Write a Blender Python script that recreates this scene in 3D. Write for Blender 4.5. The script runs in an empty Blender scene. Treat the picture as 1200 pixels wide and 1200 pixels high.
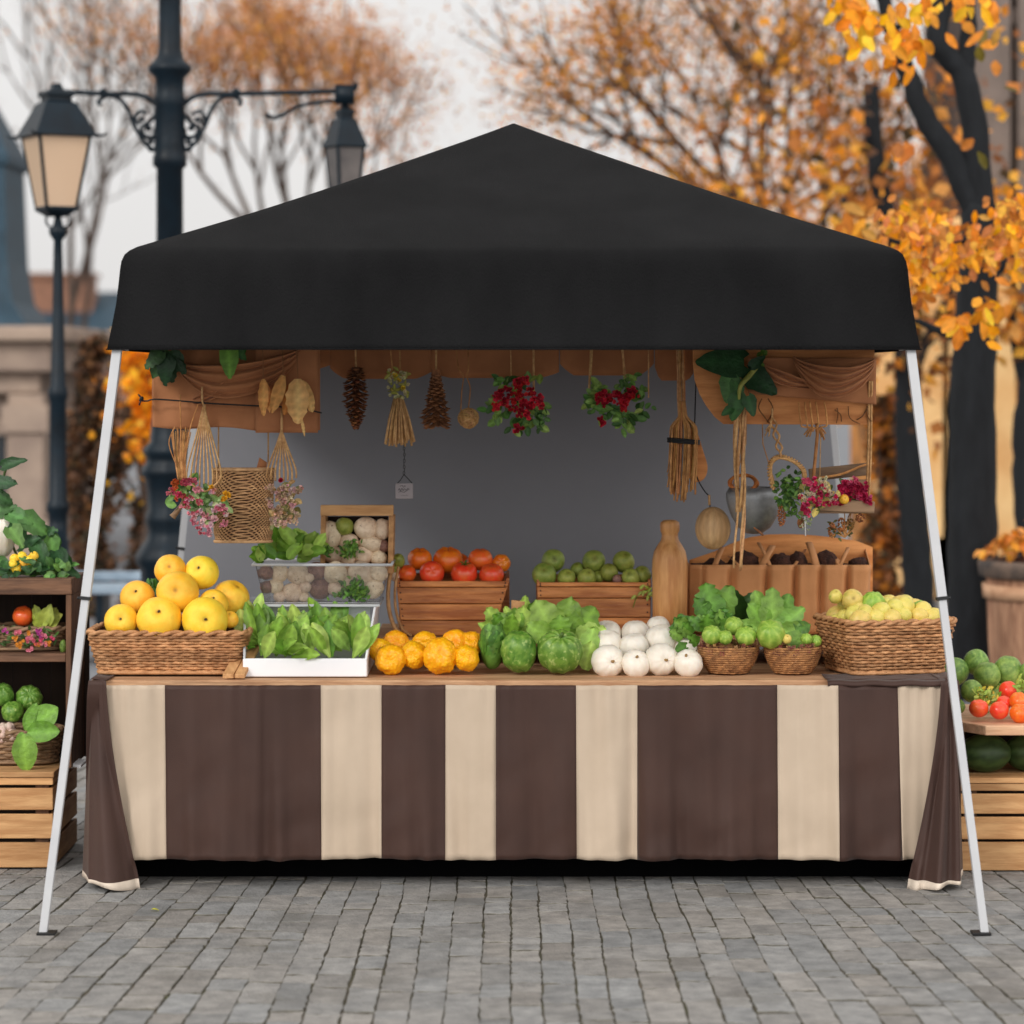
import bpy, math, random
from mathutils import Vector as V, Matrix, noise

# ------------------------------------------------------------------ camera, sky, sun, exposure
sc = bpy.context.scene
COL = sc.collection
R = math.radians
F, CZ, HY = 3425.0, 1.82, 440.0          # focal length and horizon of the photograph (1200 px), eye height


def P(px, py, Y):
    """pixel of the photograph at distance Y -> world point"""
    return V(((px - 600) * Y / F, Y, CZ - (py - HY) * Y / F))


def S(p, Y):
    return p * Y / F


cam_d = bpy.data.cameras.new('camera')
cam = bpy.data.objects.new('camera', cam_d)
COL.objects.link(cam)
cam.location = (0, 0, CZ)
cam.rotation_euler = (R(90), 0, 0)
cam_d.sensor_width = 36
cam_d.lens = F * 36 / 1200
cam_d.shift_y = -(600 - HY) / 1200
cam_d.clip_end = 2000
cam_d.dof.use_dof = True
cam_d.dof.focus_distance = 10.3
cam_d.dof.aperture_fstop = 2.1
sc.camera = cam

SUN_EL, SUN_AZ = R(30), R(-36)           # sun over the photographer's left shoulder
w = bpy.data.worlds.new('World')
sc.world = w
w.use_nodes = True
nt = w.node_tree
bg = nt.nodes['Background']
bg.inputs['Strength'].default_value = 0.1
sky = nt.nodes.new('ShaderNodeTexSky')
sky.sky_type = 'NISHITA'
sky.sun_disc = False
sky.sun_elevation = SUN_EL
sky.sun_rotation = R(180) + SUN_AZ
sky.dust_density = 3
hs = nt.nodes.new('ShaderNodeHueSaturation')
hs.inputs['Saturation'].default_value = 0.12
nt.links.new(sky.outputs[0], hs.inputs['Color'])
# thin even cloud cover with soft brighter and darker patches
tc = nt.nodes.new('ShaderNodeTexCoord')
cn = nt.nodes.new('ShaderNodeTexNoise')
cn.inputs['Scale'].default_value = 2.2
cn.inputs['Detail'].default_value = 3
cr = nt.nodes.new('ShaderNodeValToRGB')
cr.color_ramp.elements[0].position = .3
cr.color_ramp.elements[1].position = .7
cr.color_ramp.elements[0].color = (7.3, 7.2, 7.15, 1)
cr.color_ramp.elements[1].color = (8.6, 8.35, 8.0, 1)
nt.links.new(tc.outputs['Generated'], cn.inputs['Vector'])
nt.links.new(cn.outputs['Fac'], cr.inputs['Fac'])
mx = nt.nodes.new('ShaderNodeMix')
mx.data_type = 'RGBA'
mx.inputs['Factor'].default_value = .8
nt.links.new(hs.outputs[0], mx.inputs['A'])
nt.links.new(cr.outputs[0], mx.inputs['B'])
# an overcast sky is about three times brighter overhead than at the horizon
sx = nt.nodes.new('ShaderNodeSeparateXYZ')
nt.links.new(tc.outputs['Generated'], sx.inputs[0])
el = nt.nodes.new('ShaderNodeMapRange')
el.inputs['To Min'].default_value = 1.82
el.inputs['To Max'].default_value = 2.3
nt.links.new(sx.outputs['Z'], el.inputs['Value'])
ml = nt.nodes.new('ShaderNodeVectorMath')
ml.operation = 'SCALE'
nt.links.new(mx.outputs['Result'], ml.inputs[0])
# and brighter on the side of the veiled sun, behind the photographer
az = nt.nodes.new('ShaderNodeMapRange')
az.inputs['From Min'].default_value = -1
az.inputs['From Max'].default_value = .2
az.inputs['To Min'].default_value = 1.6
az.inputs['To Max'].default_value = 1.0
nt.links.new(sx.outputs['Y'], az.inputs['Value'])
pm = nt.nodes.new('ShaderNodeMath')
pm.operation = 'MULTIPLY'
nt.links.new(el.outputs[0], pm.inputs[0])
nt.links.new(az.outputs[0], pm.inputs[1])
nt.links.new(pm.outputs[0], ml.inputs['Scale'])
nt.links.new(ml.outputs[0], bg.inputs['Color'])

sun_d = bpy.data.lights.new('sun', 'SUN')
sun_d.energy = 2.1
sun_d.angle = R(13)
sun_d.color = (1, .97, .93)
sun = bpy.data.objects.new('sun', sun_d)
COL.objects.link(sun)
sv = V((math.sin(SUN_AZ) * math.cos(SUN_EL), -math.cos(SUN_AZ) * math.cos(SUN_EL), math.sin(SUN_EL)))
sun.rotation_euler = sv.to_track_quat('Z', 'Y').to_euler()

vs = sc.view_settings
vs.view_transform = 'Standard'
vs.look = 'None'
vs.exposure = -0.62
vs.gamma = 1
sc.cycles.max_bounces = 8
sc.cycles.transparent_max_bounces = 16
sc.cycles.use_denoising = True

rng = random.Random(7)
U = rng.uniform


# ------------------------------------------------------------------ materials
def lin(c):
    c /= 255
    return c / 12.92 if c <= .04045 else ((c + .055) / 1.055) ** 2.4


def C(r, g, b, k=1.0):
    return (lin(r) * k, lin(g) * k, lin(b) * k)


def mat(name, col, col2=None, rough=.6, scale=8, detail=4, lo=.35, hi=.65, bump=0, bscale=None, stretch=(1, 1, 1),
        spec=.4, attr=False, rnd=0, hue=0, sheen=0, sss=0, metal=0, transl=0, coat=0, dirt=None, wave=None):
    m = bpy.data.materials.new(name)
    m.use_nodes = True
    t = m.node_tree
    N, L = t.nodes, t.links
    b = N['Principled BSDF']
    b.inputs['Roughness'].default_value = rough
    b.inputs['Specular IOR Level'].default_value = spec
    b.inputs['Metallic'].default_value = metal
    if sheen:
        b.inputs['Sheen Weight'].default_value = sheen
        b.inputs['Sheen Roughness'].default_value = .5
    if sss:
        b.inputs['Subsurface Weight'].default_value = sss
        b.inputs['Subsurface Radius'].default_value = (.02, .012, .006)
        b.inputs['Subsurface Scale'].default_value = .5
    if coat:
        b.inputs['Coat Weight'].default_value = coat
        b.inputs['Coat Roughness'].default_value = .25
    tc = N.new('ShaderNodeTexCoord')
    mp = N.new('ShaderNodeMapping')
    mp.inputs['Scale'].default_value = stretch
    L.new(tc.outputs['Object'], mp.inputs['Vector'])
    vec = mp.outputs[0]
    if rnd or hue:
        oi = N.new('ShaderNodeObjectInfo')
        ad = N.new('ShaderNodeVectorMath')
        ad.operation = 'ADD'
        sc_ = N.new('ShaderNodeVectorMath')
        sc_.operation = 'SCALE'
        sc_.inputs['Scale'].default_value = 37
        cmb = N.new('ShaderNodeCombineXYZ')
        for i in range(3):
            L.new(oi.outputs['Random'], cmb.inputs[i])
        L.new(cmb.outputs[0], sc_.inputs[0])
        L.new(mp.outputs[0], ad.inputs[0])
        L.new(sc_.outputs[0], ad.inputs[1])
        vec = ad.outputs[0]
    no = N.new('ShaderNodeTexNoise')
    no.inputs['Scale'].default_value = scale
    no.inputs['Detail'].default_value = detail
    no.inputs['Roughness'].default_value = .6
    L.new(vec, no.inputs['Vector'])
    mr = N.new('ShaderNodeMapRange')
    mr.inputs['From Min'].default_value = lo
    mr.inputs['From Max'].default_value = hi
    L.new(no.outputs['Fac'], mr.inputs['Value'])
    if col2 is None:
        col2 = tuple(c * .78 for c in col)
    mi = N.new('ShaderNodeMix')
    mi.data_type = 'RGBA'
    mi.inputs['A'].default_value = (*col, 1)
    mi.inputs['B'].default_value = (*col2, 1)
    L.new(mr.outputs[0], mi.inputs['Factor'])
    out = mi.outputs['Result']
    if dirt:                                            # (colour, scale, lo, hi): patches with a shape of their own
        n2 = N.new('ShaderNodeTexNoise')
        n2.inputs['Scale'].default_value = dirt[1]
        n2.inputs['Detail'].default_value = 6
        L.new(vec, n2.inputs['Vector'])
        m2 = N.new('ShaderNodeMapRange')
        m2.inputs['From Min'].default_value = dirt[2]
        m2.inputs['From Max'].default_value = dirt[3]
        L.new(n2.outputs['Fac'], m2.inputs['Value'])
        d = N.new('ShaderNodeMix')
        d.data_type = 'RGBA'
        L.new(m2.outputs[0], d.inputs['Factor'])
        L.new(out, d.inputs['A'])
        d.inputs['B'].default_value = (*dirt[0], 1)
        out = d.outputs['Result']
    if attr:
        at = N.new('ShaderNodeAttribute')
        at.attribute_name = 'Col'
        mu = N.new('ShaderNodeMix')
        mu.data_type = 'RGBA'
        mu.blend_type = 'MULTIPLY'
        mu.inputs['Factor'].default_value = 1
        L.new(out, mu.inputs['A'])
        L.new(at.outputs['Color'], mu.inputs['B'])
        out = mu.outputs['Result']
    if rnd or hue:
        h = N.new('ShaderNodeHueSaturation')
        a = N.new('ShaderNodeMapRange')
        a.inputs['To Min'].default_value = .5 - hue
        a.inputs['To Max'].default_value = .5 + hue
        L.new(oi.outputs['Random'], a.inputs['Value'])
        L.new(a.outputs[0], h.inputs['Hue'])
        a2 = N.new('ShaderNodeMath')
        a2.operation = 'MULTIPLY'
        a2.inputs[1].default_value = 7.31
        L.new(oi.outputs['Random'], a2.inputs[0])
        fr = N.new('ShaderNodeMath')
        fr.operation = 'FRACT'
        L.new(a2.outputs[0], fr.inputs[0])
        a3 = N.new('ShaderNodeMapRange')
        a3.inputs['To Min'].default_value = 1 - rnd
        a3.inputs['To Max'].default_value = 1 + rnd
        L.new(fr.outputs[0], a3.inputs['Value'])
        L.new(a3.outputs[0], h.inputs['Value'])
        L.new(out, h.inputs['Color'])
        out = h.outputs[0]
    L.new(out, b.inputs['Base Color'])
    if bump:
        bn = N.new('ShaderNodeTexNoise')
        bn.inputs['Scale'].default_value = bscale or scale * 4
        bn.inputs['Detail'].default_value = 5
        L.new(vec, bn.inputs['Vector'])
        hsrc = bn.outputs['Fac']
        if wave:
            wv = N.new('ShaderNodeTexWave')
            wv.inputs['Scale'].default_value = wave[0]
            wv.bands_direction = wave[1]
            wv.inputs['Distortion'].default_value = wave[2]
            L.new(vec, wv.inputs['Vector'])
            am = N.new('ShaderNodeMath')
            am.operation = 'ADD'
            L.new(bn.outputs['Fac'], am.inputs[0])
            L.new(wv.outputs['Fac'], am.inputs[1])
            hsrc = am.outputs[0]
        bu = N.new('ShaderNodeBump')
        bu.inputs['Strength'].default_value = bump
        bu.inputs['Distance'].default_value = .01
        L.new(hsrc, bu.inputs['Height'])
        L.new(bu.outputs[0], b.inputs['Normal'])
    if transl:
        o = N['Material Output']
        tr = N.new('ShaderNodeBsdfTranslucent')
        L.new(out, tr.inputs['Color'])
        ms = N.new('ShaderNodeMixShader')
        ms.inputs[0].default_value = transl
        L.new(b.outputs[0], ms.inputs[1])
        L.new(tr.outputs[0], ms.inputs[2])
        L.new(ms.outputs[0], o.inputs['Surface'])
    return m


def wood(name, c1, c2, axis='X', rough=.7, scale=9, knots=True, rnd=.12):
    st = {'X': (.12, 1, 1), 'Y': (1, .12, 1), 'Z': (1, 1, .12)}[axis]
    return mat(name, c1, c2, rough=rough, scale=scale * 4, detail=8, lo=.38, hi=.62, stretch=st, bump=.35, bscale=60,
               rnd=rnd, attr=True, dirt=(tuple(c * .45 for c in c2), 14, .62, .8) if knots else None)


M = {}
M['stone'] = mat('paving_stone', C(154, 152, 149), C(116, 115, 114), rough=.85, scale=14, detail=10, lo=.3, hi=.7, bump=.9, bscale=70, attr=True,
                 dirt=(C(116, 114, 110), 3.1, .56, .74))
M['joint'] = mat('joint_soil', C(96, 88, 76), C(72, 70, 52), rough=.95, scale=5, bump=.5, bscale=120, dirt=(C(80, 84, 48), 4, .55, .7))
M['black_cloth'] = mat('black_canopy_cloth', C(30, 30, 31), C(24, 24, 25), rough=.7, scale=3, bump=.45, bscale=230, stretch=(1, 1, .5),
                       spec=.035)
M['grey_cloth'] = mat('grey_wall_cloth', C(138, 139, 145), C(132, 133, 139), rough=.8, scale=1.5, bump=.1, bscale=200, spec=.2)
M['white_metal'] = mat('white_painted_steel', C(192, 193, 195), C(184, 185, 188), rough=.4, scale=6, spec=.5)
M['shade_black'] = mat('under_table_shade', (.0035, .0035, .004), rough=.95, spec=.02)  # near black for the shade under the table, put into the colour
M['black_plastic'] = mat('black_plastic', (.008, .008, .009), rough=.5)
M['brown_cloth'] = mat('brown_table_cloth', C(68, 45, 37), C(60, 39, 32), rough=.55, scale=3, bump=.2, bscale=500, spec=.3, sheen=.1)
M['beige_cloth'] = mat('beige_table_cloth', C(198, 179, 158), C(188, 169, 148), rough=.7, scale=3, bump=.2, bscale=500, spec=.3)
M['tan_cloth'] = mat('tan_brown_cloth', C(176, 116, 74), C(156, 100, 62), rough=.75, scale=5, bump=.25, bscale=300, sheen=.1)
M['cream_trim'] = mat('cream_hem', C(224, 208, 190), rough=.75, bump=.2, bscale=200)
WO1, WO2 = C(176, 124, 82), C(140, 92, 58)
M['table_wood'] = wood('table_wood', C(204, 162, 124), C(166, 122, 88), 'X')
M['crate_wood'] = wood('crate_wood', C(208, 136, 76), C(156, 88, 42), 'X', rough=.5)
M['crate_wood_y'] = wood('crate_wood_side', C(194, 124, 70), C(144, 80, 40), 'Y', rough=.5)
M['pine'] = wood('pale_pine', C(216, 168, 116), C(186, 136, 88), 'X')
M['pine_y'] = wood('pale_pine_side', C(206, 158, 108), C(172, 124, 80), 'Y')
M['old_wood'] = wood('dark_old_wood', C(128, 92, 68), C(84, 58, 42), 'X')
M['old_wood_z'] = wood('dark_old_wood_upright', C(116, 82, 58), C(74, 50, 36), 'Z')
M['board_wood'] = wood('hanging_board_wood', C(218, 148, 88), C(190, 120, 66), 'X')
M['grey_wood'] = wood('weathered_wood', C(160, 128, 98), C(118, 92, 70), 'X')
M['turned_wood'] = wood('turned_wood', C(222, 164, 104), C(192, 130, 76), 'Z', rough=.45)
M['ball_wood'] = wood('pale_ball_wood', C(214, 176, 130), C(186, 146, 102), 'Z', rough=.55, knots=False)
M['wicker'] = mat('wicker', C(204, 152, 106), C(160, 110, 70), rough=.6, scale=26, bump=.4, bscale=160, attr=True)
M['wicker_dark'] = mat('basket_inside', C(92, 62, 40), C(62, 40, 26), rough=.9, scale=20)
M['seagrass'] = mat('seagrass', C(184, 134, 86), C(134, 92, 58), rough=.75, scale=40, bump=.5, bscale=160, attr=True)
M['net'] = mat('net_cord', C(202, 162, 118), C(170, 130, 92), rough=.85, scale=30, attr=True)
M['rope'] = mat('jute_rope', C(220, 176, 124), C(184, 138, 90), rough=.9, scale=60, bump=.5, bscale=260, attr=True)
M['twig'] = mat('dry_twig', C(206, 152, 96), C(158, 110, 66), rough=.85, scale=30, bump=.4, bscale=120, attr=True)
M['cone'] = mat('pine_cone', C(176, 122, 82), C(116, 76, 52), rough=.75, scale=30, attr=True)
M['leaf'] = mat('green_leaf', (1.36, 1.2, .9), (.95, .86, .62), rough=.42, scale=22, bump=.35, bscale=90, attr=True, transl=.25, spec=.4)
M['dry_leaf'] = mat('dry_leaf', (1, 1, 1), (.7, .62, .55), rough=.7, scale=16, attr=True, transl=.15)
M['petal'] = mat('petal', (1, 1, 1), (.82, .8, .82), rough=.6, scale=60, attr=True, transl=.2)
M['tree_leaf'] = mat('autumn_leaf', (1.2, 1.15, 1.1), (.85, .78, .7), rough=.6, scale=3, attr=True, transl=.35)
M['bark'] = mat('dark_bark', C(24, 27, 31), C(12, 15, 19), rough=.9, scale=14, bump=1, bscale=36, stretch=(1, 1, .3))
M['bark_brown'] = mat('brown_bark', C(92, 76, 66), C(62, 50, 44), rough=.9, scale=8, bump=.8, bscale=30, stretch=(1, 1, .3))
M['iron'] = mat('dark_painted_iron', C(12, 29, 40), C(8, 20, 29), rough=.45, scale=8, bump=.15, bscale=40, spec=.25)
M['dark_glass'] = mat('dull_lamp_glass', C(140, 132, 128), C(96, 92, 92), rough=.3, scale=3, transl=.3)
M['lamp_glass'] = mat('frosted_lamp_glass', C(226, 202, 182), C(214, 184, 160), rough=.35, scale=3, transl=.5)
M['orange'] = mat('orange_rind', C(255, 214, 72), C(252, 194, 46), rough=.42, scale=1.3, bump=.25, bscale=36, rnd=.07, hue=.017, sss=.08, attr=True,
                  dirt=(C(206, 176, 40), 1.4, .62, .82))
M['tomato'] = mat('tomato_skin', C(238, 78, 40), C(232, 104, 44), rough=.28, scale=1.4, rnd=.05, hue=.008, sss=.08, attr=True, coat=.2)
M['tomato_orange'] = mat('orange_tomato_skin', C(240, 138, 30), C(236, 110, 30), rough=.32, scale=1.3, rnd=.05, hue=.012, sss=.08, attr=True, coat=.2)
M['lime'] = mat('green_fruit_skin', C(158, 166, 76), C(120, 136, 54), rough=.4, scale=1.6, rnd=.12, hue=.015, attr=True, bump=.15, bscale=30,
                dirt=(C(150, 140, 70), 3, .58, .75))
M['gourd'] = mat('warty_gourd_skin', C(250, 196, 24), C(244, 174, 14), rough=.45, scale=3, rnd=.06, hue=.01, attr=True, sss=.05)
M['squash'] = mat('green_squash_skin', C(118, 158, 62), C(78, 124, 40), rough=.4, scale=2.2, rnd=.1, hue=.012, attr=True, bump=.1, bscale=14,
                  dirt=(C(160, 186, 100), 5, .56, .7))
M['dark_squash'] = mat('dark_green_squash_skin', C(132, 164, 80), C(88, 124, 52), rough=.42, scale=3, rnd=.12, hue=.012, attr=True, bump=.2, bscale=25,
                       dirt=(C(142, 160, 80), 9, .56, .7))
M['watermelon'] = mat('watermelon_rind', C(84, 108, 58), C(52, 76, 40), rough=.45, scale=2, attr=True, stretch=(1, 2.5, 1))
M['pumpkin'] = mat('white_pumpkin_rind', C(240, 234, 222), C(232, 222, 206), rough=.45, scale=1.5, rnd=.03, attr=True, sss=.1)
M['potato'] = mat('pale_potato_skin', C(238, 218, 192), C(214, 188, 158), rough=.7, scale=2, rnd=.1, hue=.01, attr=True, bump=.2, bscale=12,
                  dirt=(C(140, 108, 82), 5, .6, .74))
M['onion'] = mat('brown_onion_skin', C(150, 112, 96), C(112, 76, 70), rough=.6, scale=2, rnd=.1, attr=True)
M['yellow_fruit'] = mat('pale_yellow_fruit_skin', C(228, 206, 112), C(206, 190, 92), rough=.45, scale=1.4, rnd=.06, hue=.02, attr=True, sss=.1,
                        dirt=(C(160, 168, 70), 1.6, .58, .8))
M['sprout'] = mat('light_green_fruit_skin', C(164, 192, 84), C(128, 166, 60), rough=.45, scale=2, rnd=.06, attr=True)
M['garlic'] = mat('garlic_skin', C(226, 204, 192), C(202, 168, 156), rough=.6, scale=3, attr=True)
M['stem'] = mat('dry_stem', C(176, 142, 92), C(128, 98, 58), rough=.8, scale=20)
M['stem_dark'] = mat('dark_fruit_stem', C(84, 66, 44), C(52, 40, 28), rough=.8, scale=20)
M['stem_green'] = mat('green_stem', C(96, 120, 52), C(70, 96, 40), rough=.6, scale=20)
M['soil'] = mat('dark_fibre_soil', C(82, 48, 34), C(48, 28, 22), rough=.95, scale=50, bump=1, bscale=140)
M['white_plastic'] = mat('white_plastic', C(242, 243, 245), C(236, 237, 240), rough=.35, scale=2)
M['galvanised'] = mat('dull_galvanised_metal', C(176, 178, 180), C(96, 98, 101), rough=.45, scale=7, metal=.55, lo=.3, hi=.7, bump=.1, bscale=20)
M['card'] = mat('grey_card', C(150, 142, 144), C(140, 132, 134), rough=.8, scale=8)
M['ink'] = mat('black_ink', (.01, .01, .012), rough=.8)
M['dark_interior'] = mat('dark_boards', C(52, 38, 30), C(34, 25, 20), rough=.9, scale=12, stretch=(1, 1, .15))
M['planter_cloth'] = mat('brown_pocket_cloth', C(204, 144, 94), C(190, 130, 82), rough=.7, scale=4, bump=.2, bscale=260)


def clear_plastic(name, tint, fac):
    m = bpy.data.materials.new(name)
    m.use_nodes = True
    t = m.node_tree
    t.nodes.remove(t.nodes['Principled BSDF'])
    tr = t.nodes.new('ShaderNodeBsdfTransparent')
    gl = t.nodes.new('ShaderNodeBsdfGlossy')
    df = t.nodes.new('ShaderNodeBsdfDiffuse')
    df.inputs['Color'].default_value = (*tint, 1)
    gl.inputs['Roughness'].default_value = .12
    fr = t.nodes.new('ShaderNodeFresnel')
    fr.inputs[0].default_value = 1.35
    a = t.nodes.new('ShaderNodeMixShader')
    b = t.nodes.new('ShaderNodeMixShader')
    a.inputs[0].default_value = fac
    t.links.new(tr.outputs[0], a.inputs[1])
    t.links.new(df.outputs[0], a.inputs[2])
    t.links.new(fr.outputs[0], b.inputs[0])
    t.links.new(a.outputs[0], b.inputs[1])
    t.links.new(gl.outputs[0], b.inputs[2])
    t.links.new(b.outputs[0], t.nodes['Material Output'].inputs['Surface'])
    return m


M['clear'] = clear_plastic('clear_plastic', (.85, .86, .88), .03)
M['lamp_glass'] = clear_plastic('pale_lamp_glass', C(242, 208, 176), .66)
M['frosted'] = clear_plastic('frosted_plastic', (.72, .74, .77), .75)


# ------------------------------------------------------------------ mesh helpers
class MB:
    def __init__(s):
        s.v, s.f, s.m, s.c = [], [], [], []

    def add(s, vs, fs, mi=0, col=(1, 1, 1)):
        k = len(s.v)
        s.v += [tuple(p) for p in vs]
        s.f += [tuple(i + k for i in f) for f in fs]
        s.m += [mi] * len(fs)
        if isinstance(col, list):
            s.c += col
        else:
            s.c += [col] * len(vs)
        return s

    def box(s, a, b, mi=0, col=None, rot=None, piv=None):
        """box between corners a and b (turned by rot about piv)"""
        x0, y0, z0 = a
        x1, y1, z1 = b
        vs = [V(p) for p in ((x0, y0, z0), (x1, y0, z0), (x1, y1, z0), (x0, y1, z0), (x0, y0, z1), (x1, y0, z1), (x1, y1, z1), (x0, y1, z1))]
        if rot is not None:
            pv = V(piv) if piv is not None else (V(a) + V(b)) / 2
            vs = [rot @ (p - pv) + pv for p in vs]
        if col is None:
            k = U(.82, 1.1)
            col = (k, k, k)
        return s.add(vs, [(0, 3, 2, 1), (4, 5, 6, 7), (0, 1, 5, 4), (1, 2, 6, 5), (2, 3, 7, 6), (3, 0, 4, 7)], mi, col)

    def tube(s, pts, r, n=6, mi=0, col=(1, 1, 1), cap=True, closed=False, flat=1.0):
        pts = [V(p) for p in pts]
        m = len(pts)
        rs = r if isinstance(r, (list, tuple)) else [r] * m
        vs, up = [], V((0, 0, 1))
        prev = None
        for i, p in enumerate(pts):
            if closed:
                t = pts[(i + 1) % m] - pts[i - 1]
            else:
                t = pts[min(i + 1, m - 1)] - pts[max(i - 1, 0)]
            if t.length < 1e-9:
                t = V((0, 0, 1))
            t.normalize()
            if prev is None:
                a = t.cross(up)
                if a.length < .1:
                    a = t.cross(V((0, 1, 0)))
                a.normalize()
            else:
                a = prev - t * prev.dot(t)
                if a.length < 1e-6:
                    a = t.orthogonal()
                a.normalize()
            prev = a
            b = t.cross(a)
            for j in range(n):
                q = 2 * math.pi * j / n
                vs.append(p + a * (rs[i] * math.cos(q)) + b * (rs[i] * flat * math.sin(q)))
        fs = []
        for i in range(m if closed else m - 1):
            i2 = (i + 1) % m
            for j in range(n):
                j2 = (j + 1) % n
                fs.append((i * n + j, i * n + j2, i2 * n + j2, i2 * n + j))
        if cap and not closed:
            fs.append(tuple(range(n - 1, -1, -1)))
            fs.append(tuple((m - 1) * n + j for j in range(n)))
        return s.add(vs, fs, mi, col)

    def lathe(s, prof, c=(0, 0, 0), n=24, mi=0, col=(1, 1, 1), fn=None):
        """profile of (radius, height) turned about z through c"""
        c = V(c)
        vs, fs = [], []
        for (r, z) in prof:
            for j in range(n):
                q = 2 * math.pi * j / n
                k = fn(q, z) if fn else 1
                vs.append(c + V((r * k * math.cos(q), r * k * math.sin(q), z)))
        for i in range(len(prof) - 1):
            for j in range(n):
                j2 = (j + 1) % n
                fs.append((i * n + j, i * n + j2, (i + 1) * n + j2, (i + 1) * n + j))
        if prof[0][0] > 1e-5:
            fs.append(tuple(range(n - 1, -1, -1)))
        if prof[-1][0] > 1e-5:
            fs.append(tuple((len(prof) - 1) * n + j for j in range(n)))
        return s.add(vs, fs, mi, col)

    def blob(s, c, r, fn=None, nu=20, nv=12, mi=0, col=(1, 1, 1), rot=None, cfn=None):
        """closed round body: fn(direction) -> factor; r a number or three radii"""
        c = V(c)
        rr = V(r) if isinstance(r, (tuple, list, V)) else V((r, r, r))
        vs, cs = [], []
        ds = [V((0, 0, -1))]
        for i in range(1, nv):
            th = math.pi * i / nv
            for j in range(nu):
                ph = 2 * math.pi * j / nu
                ds.append(V((math.sin(th) * math.cos(ph), math.sin(th) * math.sin(ph), -math.cos(th))))
        ds.append(V((0, 0, 1)))
        for d in ds:
            k = fn(d) if fn else 1
            p = V((d.x * rr.x, d.y * rr.y, d.z * rr.z)) * k
            if rot is not None:
                p = rot @ p
            vs.append(c + p)
            cs.append(cfn(d) if cfn else col)
        fs = []
        for j in range(nu):
            fs.append((0, 1 + (j + 1) % nu, 1 + j))
        for i in range(nv - 2):
            for j in range(nu):
                a = 1 + i * nu
                fs.append((a + j, a + (j + 1) % nu, a + nu + (j + 1) % nu, a + nu + j))
        a, t = 1 + (nv - 2) * nu, len(ds) - 1
        for j in range(nu):
            fs.append((a + j, a + (j + 1) % nu, t))
        return s.add(vs, fs, mi, cs)

    def grid(s, fn, nu, nv, mi=0, col=(1, 1, 1), mfn=None):
        vs = [fn(i / nu, j / nv) for j in range(nv + 1) for i in range(nu + 1)]
        fs = [(j * (nu + 1) + i, j * (nu + 1) + i + 1, (j + 1) * (nu + 1) + i + 1, (j + 1) * (nu + 1) + i) for j in range(nv) for i in range(nu)]
        s.add(vs, fs, mi, col)
        if mfn:
            k = len(s.m) - len(fs)
            for j in range(nv):
                for i in range(nu):
                    s.m[k + j * nu + i] = mfn((i + .5) / nu, (j + .5) / nv)
        return s

    def leaf(s, base, d, n, L, W, bend=.3, cup=.25, ns=6, col=(.1, .3, .05), rib=1.5, ripple=0, kind='oval', mi=0, stalk=0):
        base, d, n = V(base), V(d).normalized(), V(n)
        n = n - d * n.dot(d)
        if n.length < 1e-4:
            n = d.orthogonal()
        n.normalize()
        sd = d.cross(n)
        ph = U(0, 6)
        vs, cs = [], []
        if stalk:
            s.tube([base, base + d * stalk * .5 + n * .02 * L, base + d * stalk], L * .018, 4, mi, tuple(c * 1.2 for c in col))
            base = base + d * stalk
        for i in range(ns + 1):
            t = 1 - (1 - i / ns) ** 1.5
            if kind == 'oval':
                wd = math.sin(math.pi * min(1, .03 + .97 * t) ** .9) ** .62 if t < 1 else 0
            elif kind == 'spoon':
                wd = (math.sin(math.pi * min(1, .02 + .98 * t) ** 1.5) ** .8 * .92 + .1) if t < 1 else .12
            elif kind == 'heart':
                wd = (1 - t) ** .6 * min(1, .35 + 3.2 * t) if t < 1 else 0
            else:
                wd = (math.sin(math.pi * (.03 + .97 * t) ** .65)) if t < 1 else 0
            wd = max(wd, .02) * W * .5
            ctr = base + d * (L * (t - .25 * abs(bend) * t * t)) - n * (bend * L * t * t)
            for j in range(-2, 3):
                q = j / 2
                off = n * (cup * wd * q * q) + n * (ripple * W * (math.sin(ph + t * 23 + j) + .5 * math.sin(ph * 2 + t * 41)) * q * q) + sd * (ripple * W * .8 * math.sin(ph * 3 + t * 31) * q * abs(q))
                bk = -.12 * L if kind == 'heart' and abs(j) == 2 and i <= 1 else 0
                vs.append(ctr + sd * (wd * q) + off + d * bk * (1 - t))
                k = rib if j == 0 else ((1.12 if abs(j) == 1 else 1.02) if i % 2 else .86)
                cs.append(tuple(min(1, c * k) for c in col))
        fs = [(i * 5 + j, i * 5 + j + 1, i * 5 + 6 + j, i * 5 + 5 + j) for i in range(ns) for j in range(4)]
        return s.add(vs, fs, mi, cs)

    def petals(s, c, r, axis, n=5, col=(1, .3, .4), mi=0, open_=.6, layers=1):
        c, axis = V(c), V(axis).normalized()
        a = axis.orthogonal().normalized()
        b = axis.cross(a)
        for l in range(layers):
            o = open_ * (1 - .35 * l)
            for k in range(n):
                q = 2 * math.pi * (k + .5 * l) / n + U(-.2, .2)
                d = a * math.cos(q) + b * math.sin(q)
                t = axis.cross(d)
                rr = r * (1 - .2 * l) * U(.85, 1.1)
                tip = c + d * (rr * o) + axis * (rr * (1 - o * .7))
                mid = c + d * (rr * o * .62) + axis * (rr * .35)
                vs = [c, mid + t * rr * .36, tip, mid - t * rr * .36]
                j = U(.8, 1.15)
                cc = tuple(min(1, x * j) for x in col)
                s.add(vs, [(0, 1, 2, 3)], mi, [tuple(x * .7 for x in cc), cc, cc, cc])
        return s

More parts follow.
